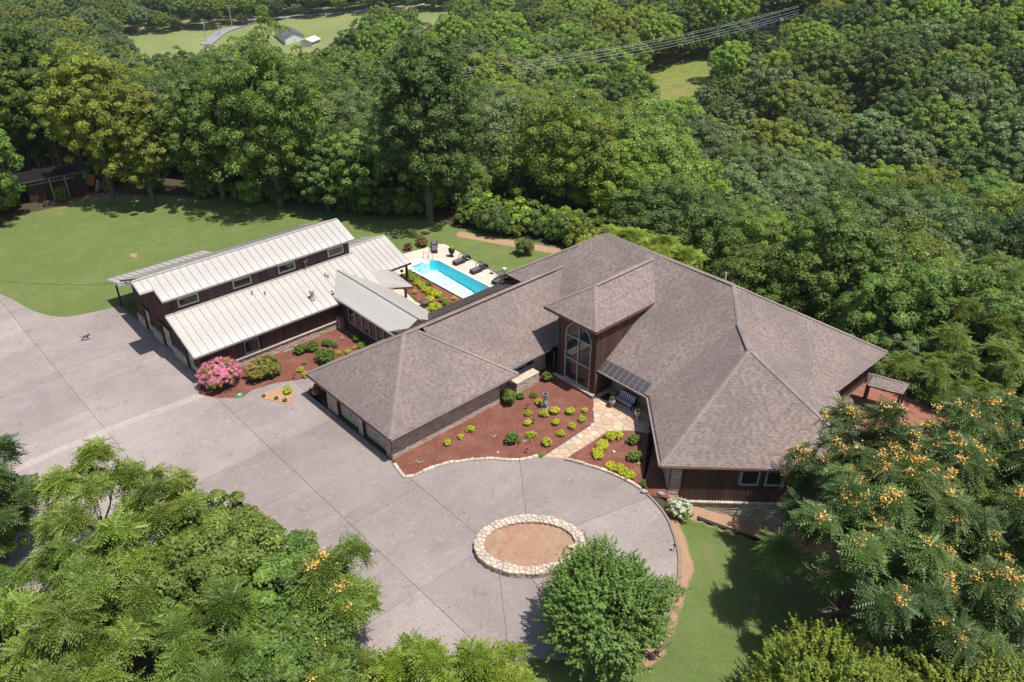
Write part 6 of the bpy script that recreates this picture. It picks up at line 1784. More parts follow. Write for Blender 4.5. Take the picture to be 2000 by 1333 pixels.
for i, kd in enumerate(kinds):
    r_ = np.random.RandomState(600+i)
    V_, n_ = clumpy(r_, 4.9*r_.uniform(.9, 1.1), 9.0*r_.uniform(.9, 1.15), 4.0, 130, 78, .33, rc=(.10, .17), low=-.2, asp=.7, shade=.42, shape=1.0, smin=.8, flat_=.85)
    far_v.append((kd, leaf_mesh('crown', V_, n_, LM[kd])))
trunks = [trunk_mesh(np.random.RandomState(700+k), 11, .2, 3.6, 6, mt=M['bark'] if k % 2 else M['pale_bark']) for k in range(4)]
# candidate positions: jittered rings round the camera so that near and far are covered alike
cands = []
rsf = np.random.RandomState(77)
def blocked(x, y, z, R_, r):
    for zc, dz in ((z+9, 0), (z+13, 0), (z+5, 0), (z+11+R_*1.4, 0)):
        u, v = topix((x, y, zc))
        for j, P_ in enumerate(CLEAR):
            ru = .7*R_*FPX/max(r, 30)*(.0 if j == 3 else 1.0)
            if inpoly(np.array([u, u-ru, u+ru]), np.array([v, v, v]), P_).any():
                if j == 3 and r > 121: continue
                return True
    return False
r = 62.0
while r < 760:
    step = 7.3 if r < 170 else 8.2 if r < 320 else 9.4
    nph = int(r*1.5/step)
    for k in range(nph):
        ph = -.75+1.5*(k+.5)/nph+rsf.uniform(-.35, .35)*step/r
        q = r+rsf.uniform(-.4, .4)*step
        a = YAW-ph
        x, y = q*math.cos(a), q*math.sin(a)
        cands.append((q, x, y))
    r += step
X = np.array([c[1] for c in cands]); Y = np.array([c[2] for c in cands]); Q_ = np.array([c[0] for c in cands])
D_ = polydist(X, Y, PROP); Z_ = hgt(X, Y)
sel = []; DBG = False
for k in range(len(cands)):
    x, y, z, q = X[k], Y[k], Z_[k], Q_[k]
    if D_[k] < 3.0: continue
    s_ = rsf.choice([.78, .9, 1.05, 1.25, 1.5])*rsf.uniform(.94, 1.08)
    u, v = topix((x, y, z+8)); dp = (CM@(np.array([x, y, z+8])-CAM))[2]
    if dp < 5 or u < -140 or u > 2140 or v < -70 or v > 1420: continue
    if (x > 30 and y < 16 and q < 60): continue
    if any((x-a)**2+(y-b)**2 < (.75*c+2.2)**2 for a, b, c in placed): continue
    if blocked(x, y, z, 5*s_, q): continue
    if DBG and 1270 < u < 1370 and 110 < v < 190: print('DBG', u, v, q, s_, z)
    # right behind the house only low growth fits under the roof line seen from the air
    sel.append((q, x, y, z, s_, D_[k]))
sel.sort()
GRP = {'deep': ('dark green broadleaf tree in the dense woods beyond the lawns', 'dark green woodland trees'),
       'mid': ('mid green broadleaf tree in the dense woods beyond the lawns', 'mid green woodland trees'),
       'olive': ('olive yellow-green broadleaf tree in the dense woods beyond the lawns', 'olive woodland trees'),
       'blue': ('grey-green broadleaf tree in the dense woods beyond the lawns', 'grey-green woodland trees'),
       'bright': ('bright light green broadleaf tree in the dense woods beyond the lawns', 'light green woodland trees')}
NT = 300
srcs = {}
fv, fi, frot, fsc = [], [], [], []
for n_i, (q, x, y, z, s_, dd_) in enumerate(sel):
    # patchy mixture of species
    w = math.sin(x*.021+2)+math.sin(y*.027+x*.009)+rsf.uniform(-1.1, 1.1)
    k = int((w+3.2)/6.4*len(kinds)) % len(kinds)
    if rsf.rand() < .35: k = rsf.randint(len(kinds))
    rz = rsf.uniform(0, 6.28)
    if n_i < NT:
        kd, cm = near_v[k] if q < 175 else far_v[k]
        edge = max(0.0, min(1.0, (dd_-3)/10))
        sz = s_*(.70+.30*edge)
        hz = sz*(.85+.2*rsf.rand())
        low_ = (1-edge)
        u, v = topix((x, y, z+8))
        reg = ('behind the left lawn and the old shed' if u < 420 else 'beyond the barn, around the two biggest trees' if u < 980 else 'above the house ridge in the middle' if u < 1330 else 'behind the right wing of the house' if v > 330 else 'on the upper right slope') if q < 150 else ('in the left valley' if u < 700 else 'in the middle distance above the pool' if u < 1200 else 'on the far slope at the upper right')
        root = empty('woodland_tree', (x, y, z-(2.6*low_+.4)*hz), rz, GRP[kd][0].replace('in the dense woods beyond the lawns', 'in the woods '+reg), 'tree', GRP[kd][1]+' '+reg); root.scale = (sz*1.1, sz*1.1, hz)
        co = link(bpy.data.objects.new('crown', cm), root); link(bpy.data.objects.new('trunk', trunks[n_i % 4]), root)
    else:
        fv.append((x, y, z-.4)); fi.append(k); frot.append(rz); fsc.append((s_*1.1, s_*1.1, s_*rsf.uniform(.9, 1.15)))
# the rest of the wood: one object, crowns set on points
fm = bpy.data.meshes.new('distant_forest'); fm.from_pydata(fv, [], [])
a = fm.attributes.new('vi', 'INT', 'POINT'); a.data.foreach_set('value', fi)
a = fm.attributes.new('rz', 'FLOAT_VECTOR', 'POINT'); a.data.foreach_set('vector', [c for v in frot for c in (0, 0, v)])
a = fm.attributes.new('sc', 'FLOAT_VECTOR', 'POINT'); a.data.foreach_set('vector', [c for v in fsc for c in v])
fo = link(bpy.data.objects.new('distant_forest', fm))
tag(fo, 'dense mixed woods covering the far slopes and valley', 'forest', kind='stuff')
ng = bpy.data.node_groups.new('forest_points', 'GeometryNodeTree')
ng.interface.new_socket('Geometry', in_out='INPUT', socket_type='NodeSocketGeometry'); ng.interface.new_socket('Geometry', in_out='OUTPUT', socket_type='NodeSocketGeometry')
gi = ng.nodes.new('NodeGroupInput'); go = ng.nodes.new('NodeGroupOutput')
jn = ng.nodes.new('GeometryNodeJoinGeometry')
# crowns used as sources are parts of placed trees
for k in range(len(kinds)-1, -1, -1):
    r0 = sel[-1-k]
    src = bpy.data.objects.new('crown', far_v[k][1])
    x, y, z = r0[1], r0[2], r0[3]
    rt_ = empty('woodland_tree', (x, y, z-.4), 0, GRP[kinds[k]][0], 'tree', GRP[kinds[k]][1])
    link(src, rt_); link(bpy.data.objects.new('trunk', trunks[k % 4]), rt_)
    oi = ng.nodes.new('GeometryNodeObjectInfo'); oi.inputs['Object'].default_value = src; oi.inputs['As Instance'].default_value = True
    ng.links.new(oi.outputs['Geometry'], jn.inputs[0])
ip = ng.nodes.new('GeometryNodeInstanceOnPoints')
def na(name, dt):
    n = ng.nodes.new('GeometryNodeInputNamedAttribute'); n.data_type = dt; n.inputs['Name'].default_value = name; return [o for o in n.outputs if o.enabled][0]
ng.links.new(gi.outputs[0], ip.inputs['Points']); ng.links.new(jn.outputs[0], ip.inputs['Instance'])
ip.inputs['Pick Instance'].default_value = True
ng.links.new(na('vi', 'INT'), ip.inputs['Instance Index']); ng.links.new(na('rz', 'FLOAT_VECTOR'), ip.inputs['Rotation']); ng.links.new(na('sc', 'FLOAT_VECTOR'), ip.inputs['Scale'])
ng.links.new(ip.outputs[0], go.inputs[0])
md = fo.modifiers.new('forest', 'NODES'); md.node_group = ng
# understorey bushes along the lawn edge and behind the house
bm_ = [big(800+k, 1.5, 2.3, 34, 60, .28, LM[kd], 0, -.3, (.24, .38), 1.0) for k, kd in enumerate(('deep', 'mid', 'bright', 'olive'))]
bstem = stem_mesh(1.2, .05, 5, .6)
edgep = [(-60, 430), (0, 425), (40, 412), (205, 372), (240, 375), (380, 385), (470, 400), (520, 405), (600, 412), (650, 418), (700, 424), (740, 430), (790, 434), (860, 440), (910, 447), (950, 455), (1000, 462), (1050, 472), (1095, 482), (1130, 492), (1170, 500)]
for j in range(104):
    t = rsf.uniform(0, len(edgep)-1.001) if j < 78 else rsf.uniform(14, 19.9); i_ = int(t); f_ = t-i_
    px_ = edgep[i_][0]*(1-f_)+edgep[i_+1][0]*f_; py_ = edgep[i_][1]*(1-f_)+edgep[i_+1][1]*f_
    p = at(px_, py_); dr = Vector((p.x, p.y, 0)).normalized(); p = p+dr*rsf.uniform(.5, 6)
    s_ = rsf.uniform(.7, 1.5)
    if 60 < px_ < 200: continue
    root = empty('wild_bush', (p.x, p.y, gz(p.x, p.y)-.1), rsf.uniform(0, 6.28), 'wild green bush growing along the edge of the back lawn below the trees', 'bush', 'wild bushes along the lawn edge'); root.scale = (s_, s_, s_*rsf.uniform(.8, 1.3))
    link(bpy.data.objects.new('foliage', bm_[rsf.randint(4)]), root); link(bpy.data.objects.new('stems', bstem), root)
# pale sumac-like growth right behind the ridge, and feathery trees on the slope behind the right wing
sm_, _ = ailanthus(np.random.RandomState(900), 3.2, 4.2, .6, 100, 12, 'crown', [LM['frond_light'], LM['orange']], 0, tmp)
tk = trunk_mesh(np.random.RandomState(901), 4, .1, 2.2, 5)
for k, (px_, z_, py_, s_) in enumerate(((1190, 4.5, 462, 1.0), (1240, 4.5, 470, 1.1), (1290, 4.2, 480, 1.1), (1335, 3.5, 492, .9))):
    p = at(px_, py_, z_); tree('sumac_thicket', (p.x, p.y, z_-4.2), k*1.7, sm_, tk, 'pale yellow-green feathery thicket just behind the house ridge', 'thicket', 'pale thickets behind the ridge', (s_, s_, s_))
sm2, _ = ailanthus(np.random.RandomState(902), 4.6, 7.5, 1.5, 190, 12, 'crown', [LM['frond'], LM['orange']], 0, tmp)
tk2 = trunk_mesh(np.random.RandomState(903), 8, .16, 3.2, 6)
for k, (px_, py_, z_, s_, lb) in enumerate(((1790, 600, 0, 1.0, 'feathery green tree on the slope behind the right wing, upper one'), (1890, 690, 1, 1.1, 'feathery green tree behind the deck near the right picture edge'), (1960, 590, 0, 1.1, 'feathery green tree at the right picture edge above the orange-clustered ones'), (1830, 760, 0, .9, 'feathery green tree between the deck shelter and the orange-clustered trees'))):
    p = at(px_, py_, z_); tree('feathery_tree', (p.x, p.y, z_-5.2*s_), k*2.1, sm2, tk2, lb, 'tree', None, (s_, s_, s_))
for k, (x, y, s_, kd) in enumerate(((57.5, 12.0, .85, 1), (61.5, 9.0, .9, 0), (66, 15, .85, 1), (53, 7, .8, 4), (58, 3, .9, 5), (68.5, 21.5, .85, 3), (64, 3, 1, 1))):
    z = gz(x, y); tree('slope_tree', (x, y, z-2.2*s_), k*1.3, near_v[kd][1], trunks[k % 4], 'bushy tree on the falling ground below and right of the deck', 'tree', 'trees on the slope below the deck', (s_, s_, s_))
# bleached dead limbs sticking out of the canopy
for (px_, py_, z_, L) in ((1650, 425, 1, 4.5), (490, 125, 13, 4), (1225, 300, 0, 5)):
    p = at(px_, py_, z_); root = empty('dead_limbs', tuple(p-Vector((0, 0, L*.6))), 0, {1650: 'forked bleached dead branches sticking out of the woods at the right', 490: 'bare pale twigs in the top of a left woodland tree', 1225: 'pale dead branches in the woods above the house ridge'}[px_], 'dead branches')
    link(bpy.data.objects.new('branches', bare(np.random.RandomState(int(px_)), 5, L, 'branches', M['pale_bark'])), root)
# ================================================================== FAR VALLEY
def drape(name, pix, m, lift=.5, step=14, kind='structure'):
    poly = [tuple(ground_at(*q)[:2]) for q in pix]
    bm = outline_faces(poly)
    for _ in range(6):
        le = [e for e in bm.edges if e.calc_length() > step]
        if not le or len(bm.faces) > 6000: break
        bmesh.ops.subdivide_edges(bm, edges=le, cuts=1); bmesh.ops.triangulate(bm, faces=[f for f in bm.faces if len(f.verts) > 3])
    vs = np.array([v.co[:2] for v in bm.verts]); zz = hgt(vs[:, 0], vs[:, 1])
    for v, z in zip(bm.verts, zz): v.co.z = z+lift
    me = bpy.data.meshes.new(name); bm.to_mesh(me); bm.free(); me.materials.append(m)
    o = link(bpy.data.objects.new(name, me)); o['kind'] = kind; return o
M['field'] = mat('mown_field', (0.185, 0.215, 0.07), (0.145, 0.180, 0.055), .02, .95, stain=(0.26, 0.25, 0.12), sscale=.03)
M['meadow'] = mat('rough_meadow', (0.21, 0.23, 0.05), (0.12, 0.17, 0.035), .3, .95, bmp=1.0, bscale=1.2, bdist=.6, stain=(0.26, 0.20, 0.08), sscale=.12)
drape('field', [(235, 50), (400, 40), (470, 30), (560, 18), (690, 6), (870, -4), (895, 30), (830, 60), (790, 90), (650, 130), (600, 145), (520, 145), (415, 150), (240, 140), (215, 90)], M['field'])
drape('meadow', [(1200, 140), (1270, 95), (1410, 65), (1440, 130), (1370, 230), (1300, 255), (1210, 235)], M['meadow'], .6)
drape('bare_lot', [(1425, 50), (1440, 20), (1520, 10), (1540, 60), (1500, 95), (1430, 90)], M['meadow'], .6)
M['haze_green'] = M['field']
def roadstrip(name, pix, w, lift=.9):
    P_ = [ground_at(*q) for q in pix]; P_ = curve([Vector((p.x, p.y, 0)) for p in P_], 6); mb = MB()
    for i, (a, b) in enumerate(zip(P_, P_[1:])):
        na_ = (P_[min(i+1, len(P_)-1)]-P_[max(i-1, 0)]); na_ = Vector((-na_.y, na_.x, 0)).normalized()
        j = i+1; nb_ = (P_[min(j+1, len(P_)-1)]-P_[max(j-1, 0)]); nb_ = Vector((-nb_.y, nb_.x, 0)).normalized()
        q = [a-na_*w/2, b-nb_*w/2, b+nb_*w/2, a+na_*w/2]
        mb.poly([(p.x, p.y, h1(p.x, p.y)+lift) for p in q], .5)
    o = mb.build(name, M['asphalt']); o['kind'] = 'structure'; return o
M['asphalt'] = mat('pale_asphalt', (0.25, 0.25, 0.26), (0.21, 0.21, 0.22), .1, .9)
roadstrip('road', [(402, 92), (420, 76), (436, 66), (472, 54), (495, 47), (545, 40), (595, 34), (687, 26), (782, 18), (830, 12)], 7.5)
roadstrip('road', [(495, 47), (488, 40), (480, 34)], 8, 1.2)
def far_house(px, py, w, d, h, rz, wallm, roofm, label, pitch=.5):
    p = ground_at(px, py); root = empty('far_house', (p.x, p.y, p.z+.5), rz, label, 'house')
    mb = MB(); mb.box((0, 0, h/2-.5), (w, d, h+1)); mb.build('wall', wallm, root)
    mb = MB(); e = .6; rh = d/2*pitch
    a = [Vector((-w/2-e, -d/2-e, h)), Vector((w/2+e, -d/2-e, h)), Vector((w/2+e, 0, h+rh)), Vector((-w/2-e, 0, h+rh))]; b = [Vector((p_.x, -p_.y, p_.z)) for p_ in a]
    mb.prism([q-UP*.25 for q in a], a, .5, 0, True, True); mb.prism([q-UP*.25 for q in b[::-1]], b[::-1], .5, 0, True, True)
    mb.poly([(-w/2, -d/2, h), (-w/2, d/2, h), (-w/2, 0, h+rh-.2)], .5, 1); mb.poly([(w/2, -d/2, h), (w/2, d/2, h), (w/2, 0, h+rh-.2)], .5, 1)
    mb.build('roof', [roofm, wallm], root)
    for k in range(4):
        mb = MB(); mb.box((-w/2+w*(k+.5)/4, -d/2-.03, h*.55), (1.2, .08, 1.3)); mb.build('window', M['glass'], root)
    mb = MB(); mb.box((-w/2-.03, 0, h*.4), (.08, 1.2, 2.1)); mb.build('door', M['white_frame'], root)
    return root
M['grey_roof'] = mat('dark_grey_roof', (0.11, 0.11, 0.13), rough=.8); M['white_wall'] = mat('white_siding', (0.7, 0.7, 0.68), rough=.6); M['brown_roof'] = mat('red_brown_roof', (0.30, 0.16, 0.13), rough=.8)
far_house(566, 78, 24, 11, 3.2, R(75), M['white_wall'], M['grey_roof'], 'far house with a long dark grey roof beside the valley tree', .45)
far_house(607, 90, 9, 7, 2.6, R(30), M['white_wall'], M['white_wall'], 'tiny white-roofed shed right of the far grey-roofed house', .4)
far_house(797, 38, 11, 9, 3.2, R(40), M['white_wall'], M['brown_roof'], 'far cottage with a reddish brown roof near the valley road', .6)
far_house(1487, 57, 13, 7, 2.8, R(-45), M['white_wall'], M['grey_roof'], 'small building with a grey roof on the bare lot in the right hillside woods', .35)
far_house(1470, 52, 4, 3, 2.2, R(10), M['white_wall'], M['white_wall'], 'tiny white shed left of the grey-roofed building on the bare lot', .3)
# utility poles and lines
def pole(px, py, hpx, label):
    p = ground_at(px, py); top = None
    d = math.hypot(p.x, p.y); H = hpx*math.hypot(d, CAMZ-p.z)/FPX/.98
    root = empty('utility_pole', tuple(p), 0, label, 'utility pole', 'utility poles along the valley road')
    mb = MB(); mb.tube([(0, 0, -1), (0, 0, H)], [.28, .18], 6); mb.build('post', M['pale_bark'], root)
    mb = MB(); ax = Vector((p.y, -p.x, 0)).normalized()
    for z in (H-.7, H-1.9): mb.bar(-ax*1.7+UP*z, ax*1.7+UP*z, .2)
    mb.build('crossarm', M['pale_bark'], root)
    return Vector((p.x, p.y, p.z+H-.6))
tops = [pole(404, 85, 38, 'utility pole near the left field, by the bend of the valley road'), pole(430, 72, 22, 'short utility pole just right of the first one'), pole(454, 56, 38, 'tall utility pole left of the road junction'), pole(508, 38, 30, 'utility pole at the road junction'), pole(536, 36, 24, 'utility pole right of the road junction'), pole(719, 24, 22, 'utility pole by the straight stretch of the valley road')]
def wire(name, a, b, sag, rad, label, group, n=26):
    a = Vector(a); b = Vector(b)
    P_ = [a.lerp(b, t/n)-UP*(sag*4*(t/n)*(1-t/n)) for t in range(n+1)]
    mb = MB(); mb.tube([p-a for p in P_], rad, 4, .5); o = mb.build(name, M['wire']); o.location = a
    return tag(o, label, 'cable', group)
M['wire'] = mat('cable_metal', (0.42, 0.42, 0.42), rough=.8, spec=.1)
wire('power_line', tops[2], tops[3], 1.5, .06, 'thin cable strung along the valley road poles', 'cables between the valley poles')
wire('power_line', tops[4], tops[5], 4, .06, 'thin cable strung along the valley road poles', 'cables between the valley poles')
def r3(px, py, r):
    d = ray(px, py); d = d/np.hypot(d[0], d[1]); return Vector((CAM+d*r).tolist())
for k, (ya, yb) in enumerate(((126, 15), (130, 18), (136, 24), (141, 29), (150, 33))):
    wire('power_line', r3(900, ya+8, 190), r3(1560, yb-4, 300), 2.0, .033, ['topmost of the five power lines crossing the woods', 'second from the top of the five power lines crossing the woods', 'middle one of the five power lines crossing the woods', 'fourth from the top of the five power lines crossing the woods', 'lowest of the five power lines crossing the woods'][k], 'power lines crossing the woods')
wire('overhead_cable', (18.6, 68.2, 7.6), r3(-160, 530, 78), .6, .013, 'thin dark cable running from the barn gable over the left lawn', None).data.materials[0] = M['black']

# ================================================================== OLD SHED
ps = at(128, 388); ang = math.atan2(ps.y, ps.x)-math.pi/2
shed = empty('old_shed', (ps.x, ps.y, 0), ang+.12, 'dark old wooden shed with leaning coloured boards under the trees', 'shed')
# local: x to the right, y away
k0 = -3.9
while k0 < 2.9:
    w = rng.uniform(.28, .4); mb = MB(); mb.box((k0+w/2, .8, 1.5), (w-.02, .05, 3.0+rng.uniform(-.1, .05))); mb.build('board', M['old_board'] if 'old_board' in M else M['trim_dark'], shed); k0 += w
for x in (-3.9, 3.0):
    mb = MB(); mb.box((x, 3.0, 1.4), (.08, 4.4, 2.8)); mb.build('side_wall', M['trim_dark'], shed)
mb = MB(); mb.box((-.45, 5.2, 1.3), (6.9, .08, 2.6)); mb.build('back_wall', M['trim_dark'], shed)
mb = MB(); mb.prism([Vector(p) for p in ((-5.2, .1, 3.05), (3.9, .1, 3.05), (3.9, 5.8, 2.6), (-5.2, 5.8, 2.6))], [Vector(p) for p in ((-5.2, .1, 3.13), (3.9, .1, 3.13), (3.9, 5.8, 2.7), (-5.2, 5.8, 2.7))], .5, 0, True, True); mb.build('roof', M['black'], shed)
mb = MB(); mb.box((-.6, .1, 3.0), (9.0, .06, .2)); mb.build('fascia', M['dark_metal'], shed)
mb = MB(); mb.box((-.9, .74, 2.35), (5.4, .05, .12)); mb.build('rail', M['pale_bark'], shed)
for x in (-1.2, .6):
    mb = MB(); mb.box((x, .3, 1.5), (.16, .16, 3.0)); mb.build('post', M['pale_bark'], shed)
M['orange_board'] = mat('orange_board', (0.33, 0.12, 0.05), rough=.7); M['green_board'] = mat('green_board', (0.10, 0.22, 0.17), rough=.7)
for (x, z, w, h, mt, lb, nm) in ((3.6, 1.7, .9, 1.5, 'orange_board', 'orange board leaning on the right side of the old shed', 'orange'), (3.1, 2.6, .45, 1.1, 'green_board', 'faded green board leaning above the orange one at the shed', 'green'), (4.2, .8, .35, 1.6, 'pale_bark', 'grey plank leaning lowest at the shed corner', 'grey')):
    c = shed.matrix_basis if False else None
    root = empty('leaning_board', (ps.x, ps.y, 0), ang+.12, lb, 'board')
    mb = MB(); mb.box((x, .3, z), (w, .06, h), ax=(Vector((.95, 0, -.3)), Vector((0, 1, 0)), Vector((.3, 0, .95)))); mb.build('panel', M[mt], root)
mb = MB()
for k in range(22):
    a = Vector((4.6+rng.uniform(-.6, 1.4), .6+rng.uniform(-.6, .6), rng.uniform(.05, .5))); mb.bar(a, a+Vector((rng.uniform(-1, 1), rng.uniform(-.4, .4), rng.uniform(.1, 1.6))), .07)
o = mb.build('scrap_wood_pile', M['orange_dirt']); o.location = (ps.x, ps.y, 0); o.rotation_euler.z = ang; tag(o, 'heap of reddish scrap wood beside the old shed', 'wood pile')
put_shrub(124, 398, 1.5, green_meshes[0], 'bushy green sapling in front of the old shed', 'sapling', z=0, sz=2.0)

# ================================================================== DECK AND SHELTER
dk = empty('timber_deck', (54, 20, 0), 0, 'reddish timber deck behind the right wing of the house', 'deck')
y0_ = 52.9
x = 54.0
zd = -.35
i_ = 0
while x < 63.8:
    ylo = max(13.6, 13.6); yhi = 22.2
    lo = max(13.6, x-41.6) if x < 56 else 14.4
    mb = MB(); mb.box((x-54+.07, (lo+yhi)/2-20, zd-.02), (.132, yhi-lo, .04)); mb.build('deck_board', M['deckboard'], dk); x += .145
mb = MB()
for yy in (14.5, 18, 22): mb.bar((0, yy-20, zd-.18), (9.8, yy-20, zd-.18), .12, .25)
mb.build('joists', M['trim_dark'], dk)
for xx in (.3, 5, 9.6):
    for yy in (14.5, 18.2, 22): mb = MB(); mb.box((xx, yy-20, -4.5), (.2, .2, 8.2)); mb.build('deck_post', M['trim_dark'], dk)
mb = MB()
for a, b in (((2.0, 14.5), (9.8, 14.5)), ((9.8, 14.5), (9.8, 22.0))):
    for z in (.75, .25): mb.bar((a[0], a[1]-20, zd+z), (b[0], b[1]-20, zd+z), .05, .07)
    for t in np.linspace(0, 1, 6): mb.box((a[0]+(b[0]-a[0])*t, a[1]+(b[1]-a[1])*t-20, zd+.42), (.09, .09, .86))
mb.build('railing', M['trim_dark'], dk)
C4 = [at(1696, 728, 2.2), at(1694, 753, 2.2), at(1763, 771, 2.2), at(1777, 750, 2.2)]
ga = empty('deck_shelter', tuple(sum(C4, Vector())/4-UP*2.55), 0, 'small shingled shelter roof on dark posts standing on the deck', 'shelter')
cc_ = sum(C4, Vector())/4
rid0 = (C4[0]+C4[1])/2*.75+cc_*.25+UP*.45; rid1 = (C4[2]+C4[3])/2*.75+cc_*.25+UP*.45
mb = MB(); L0 = ga.location
for poly, ev in (([C4[1], C4[2], rid1, rid0], C4[2]-C4[1]), ([C4[0], C4[3], rid1, rid0], C4[3]-C4[0]), ([C4[0], C4[1], rid0], C4[1]-C4[0]), ([C4[2], C4[3], rid1], C4[3]-C4[2])):
    shingle_face(mb, None, [p-L0 for p in poly], ev, .2, .3)
mb.build('shingles', M['shingle'], ga, kind='stuff')
mb = MB(); mb.prism([p-L0-UP*.12 for p in C4], [p-L0-UP*.02 for p in C4], .5, 0, True, True); mb.build('roof_frame', M['trim_dark'], ga)
for p in C4:
    q = p.lerp(cc_, .12)-L0; mb = MB(); mb.box((q.x, q.y, q.z/2+.0), (.14, .14, q.z)); mb.build('post', M['trim_dark'], ga)
d2 = copy_tree(dish); d2.location = at(1655, 812, 1.6); d2.rotation_euler.z = 1.2; tag(d2, 'white satellite dish at the corner of the right wing roof above the deck', 'satellite dish')

# ================================================================== ENTRANCE FURNITURE
bn = empty('garden_bench', (44.62, 34.05, .075), R(90), 'bench with blue and white striped cushions on the shaded entrance terrace', 'bench')
# local x along the bench, +y = front (west): rotate so that the seat faces the drive
W2 = .92
def bb(name, c, d, mt, ax=None):
    mb = MB(); mb.box(c, d, ax=ax); return mb.build(name, mt, bn)
bb('seat', (0, 0, .36), (1.84, .58, .06), M['wicker'])
tl = (Vector((1, 0, 0)), Vector((0, .96, .28)), Vector((0, -.28, .96)))
bb('backrest', (0, -.36, .70), (1.84, .06, .62), M['wicker'], tl)
for sx in (-1, 1):
    mb = MB(); mb.bar((sx*W2, -.34, .62), (sx*W2, .30, .60), .07, .05); mb.bar((sx*W2, .28, .60), (sx*W2, .28, .02), .06); mb.build('armrest', M['wicker'], bn)
for sx in (-.88, .88):
    for sy in (-.28, .26): bb('leg', (sx, sy, .17), (.06, .06, .34), M['wicker'])
mb = MB()
ns = 19
for k in range(ns):
    x0 = -.88+1.76*k/ns; x1 = -.88+1.76*(k+1)/ns; m_ = 0 if k % 2 else 1
    mb.box(((x0+x1)/2, .02, .45), (x1-x0, .56, .12), r=.5, m=m_)
mb.build('seat_cushion', [M['white_fabric'], M['navy']], bn)
mb = MB()
for k in range(ns):
    x0 = -.88+1.76*k/ns; x1 = -.88+1.76*(k+1)/ns; m_ = 0 if k % 2 else 1
    mb.box(((x0+x1)/2, -.27, .76), (x1-x0, .12, .56), r=.5, m=m_, ax=tl)
mb.build('back_cushion', [M['white_fabric'], M['navy']], bn)
mb = MB(); mb.box((0, .305, .42), (1.78, .02, .05)); mb.build('piping', M['white_fabric'], bn)
u1_ = urn('stone_urn', tuple(at(1195, 795, .075)), 'stone urn planter left of the striped bench', .72, URN, M['white_stone'], green_meshes[0], .5)
u2_ = urn('stone_urn', tuple(at(1245, 818, .075)), 'stone urn planter right of the striped bench', .72, URN, M['white_stone'], green_meshes[1], .4)
urn('flower_urn', tuple(at(882.5, 501.5, .065)), 'tall dark urn with yellow flowers on the edge of the pool deck', .95, URN, M['black'], gold_meshes[0], .8)
BOWL = [(.30, 0), (.36, .08), (.46, .5), (.52, .62), (.52, .68), (.44, .66), (.4, .5)]
urn('bowl_planter', tuple(at(830, 600, .06)), 'wide brown bowl planter beside the link roof and the pool bed', 1.0, BOWL, M['bark'])
mb = MB(); c = Vector((44.35, 36.0, .08)); mb.prism([c+Vector((.55*math.cos(t)*1.0, .75*math.sin(t), 0)) for t in np.linspace(0, 2*math.pi, 20, endpoint=False)], [c+Vector((.54*math.cos(t), .74*math.sin(t), .02)) for t in np.linspace(0, 2*math.pi, 20, endpoint=False)], .5)
tag(mb.build('door_mat', M['black']), 'dark rounded mat in front of the entrance door', 'door mat')
# statue
sp = at(1064.5, 799, .075); sta = empty('garden_statue', tuple(sp), R(30), 'grey weathered stone statue among the golden shrubs of the large bed', 'statue')
mb = MB(); mb.box((0, 0, .07), (.52, .52, .14)); mb.box((0, 0, .17), (.42, .42, .08)); mb.build('base', M['statue'], sta)
mb = MB(); mb.tube([(0, 0, .2), (0, 0, .5), (.02, 0, .75), (0, 0, .95), (0, 0, 1.05)], [.19, .15, .17, .14, .13], 10, .5)
mb.tube([(-.16, -.02, .85), (-.24, -.10, .6), (-.12, -.2, .5)], [.07, .06, .045], 7, .5); mb.tube([(.16, -.02, .85), (.24, -.10, .62), (.10, -.2, .55)], [.07, .06, .045], 7, .5)
mb.build('body', M['statue'], sta, True)
mb = MB(); mb.blob((0, -.01, 1.18), (.17, .18, .19), .5, 0, .05, 12, 8); mb.blob((0, -.18, 1.16), (.04, .05, .05)); mb.box((-.07, -.165, 1.22), (.05, .03, .02)); mb.box((.07, -.165, 1.22), (.05, .03, .02)); mb.box((0, -.165, 1.08), (.09, .03, .02)); mb.build('head', M['statue'], sta)
mb = MB(); mb.lathe((0, 0, 1.28), [(.14, 0), (.21, .1), (.24, .2), (.2, .2), (.15, .1)], 12)
for k in range(6):
    a = k*1.047; mb.box((.2*math.cos(a), .2*math.sin(a), 1.50), (.09, .09, .12), rz=a)
mb.build('crown_planter', M['statue'], sta)
# small ornaments in the beds
def rock(px, py, s_, label, mt='white_stone', z=.08, name='rock'):
    p = at(px, py, z); mb = MB(); mb.blob((0, 0, s_*.35), (s_, s_*.7, s_*.55), .5, 0, .25, 8, 5); o = mb.build(name, M[mt]); o.location = p; o.rotation_euler.z = rng.random()*3; return tag(o, label, 'rock')
rock(1199, 884, .17, 'pale pointed stone in the middle of the small mulch bed'); rock(1258.5, 962, .28, 'dark boulder at the shaded right end of the small bed', 'statue'); rock(1291, 967, .3, 'dark boulder by the wing wall in the shade', 'statue')
rock(972.5, 885, .13, 'small white and grey ornament near the middle of the edging'); rock(1161, 789, .08, 'tiny pale stone beside the entrance corner of the bed')
def driftwood(px, py, s_, label):
    p = at(px, py, .1); mb = MB()
    for k in range(5):
        a = rng.uniform(0, 6.28); mb.tube([(0, 0, .03), (math.cos(a)*s_*.5, math.sin(a)*s_*.5, .06+rng.random()*.08), (math.cos(a+.3)*s_, math.sin(a+.3)*s_, .04+rng.random()*.15)], [.035, .025, .01], 5, .5)
    o = mb.build('driftwood', M['pale_bark']); o.location = p; return tag(o, label, 'driftwood')
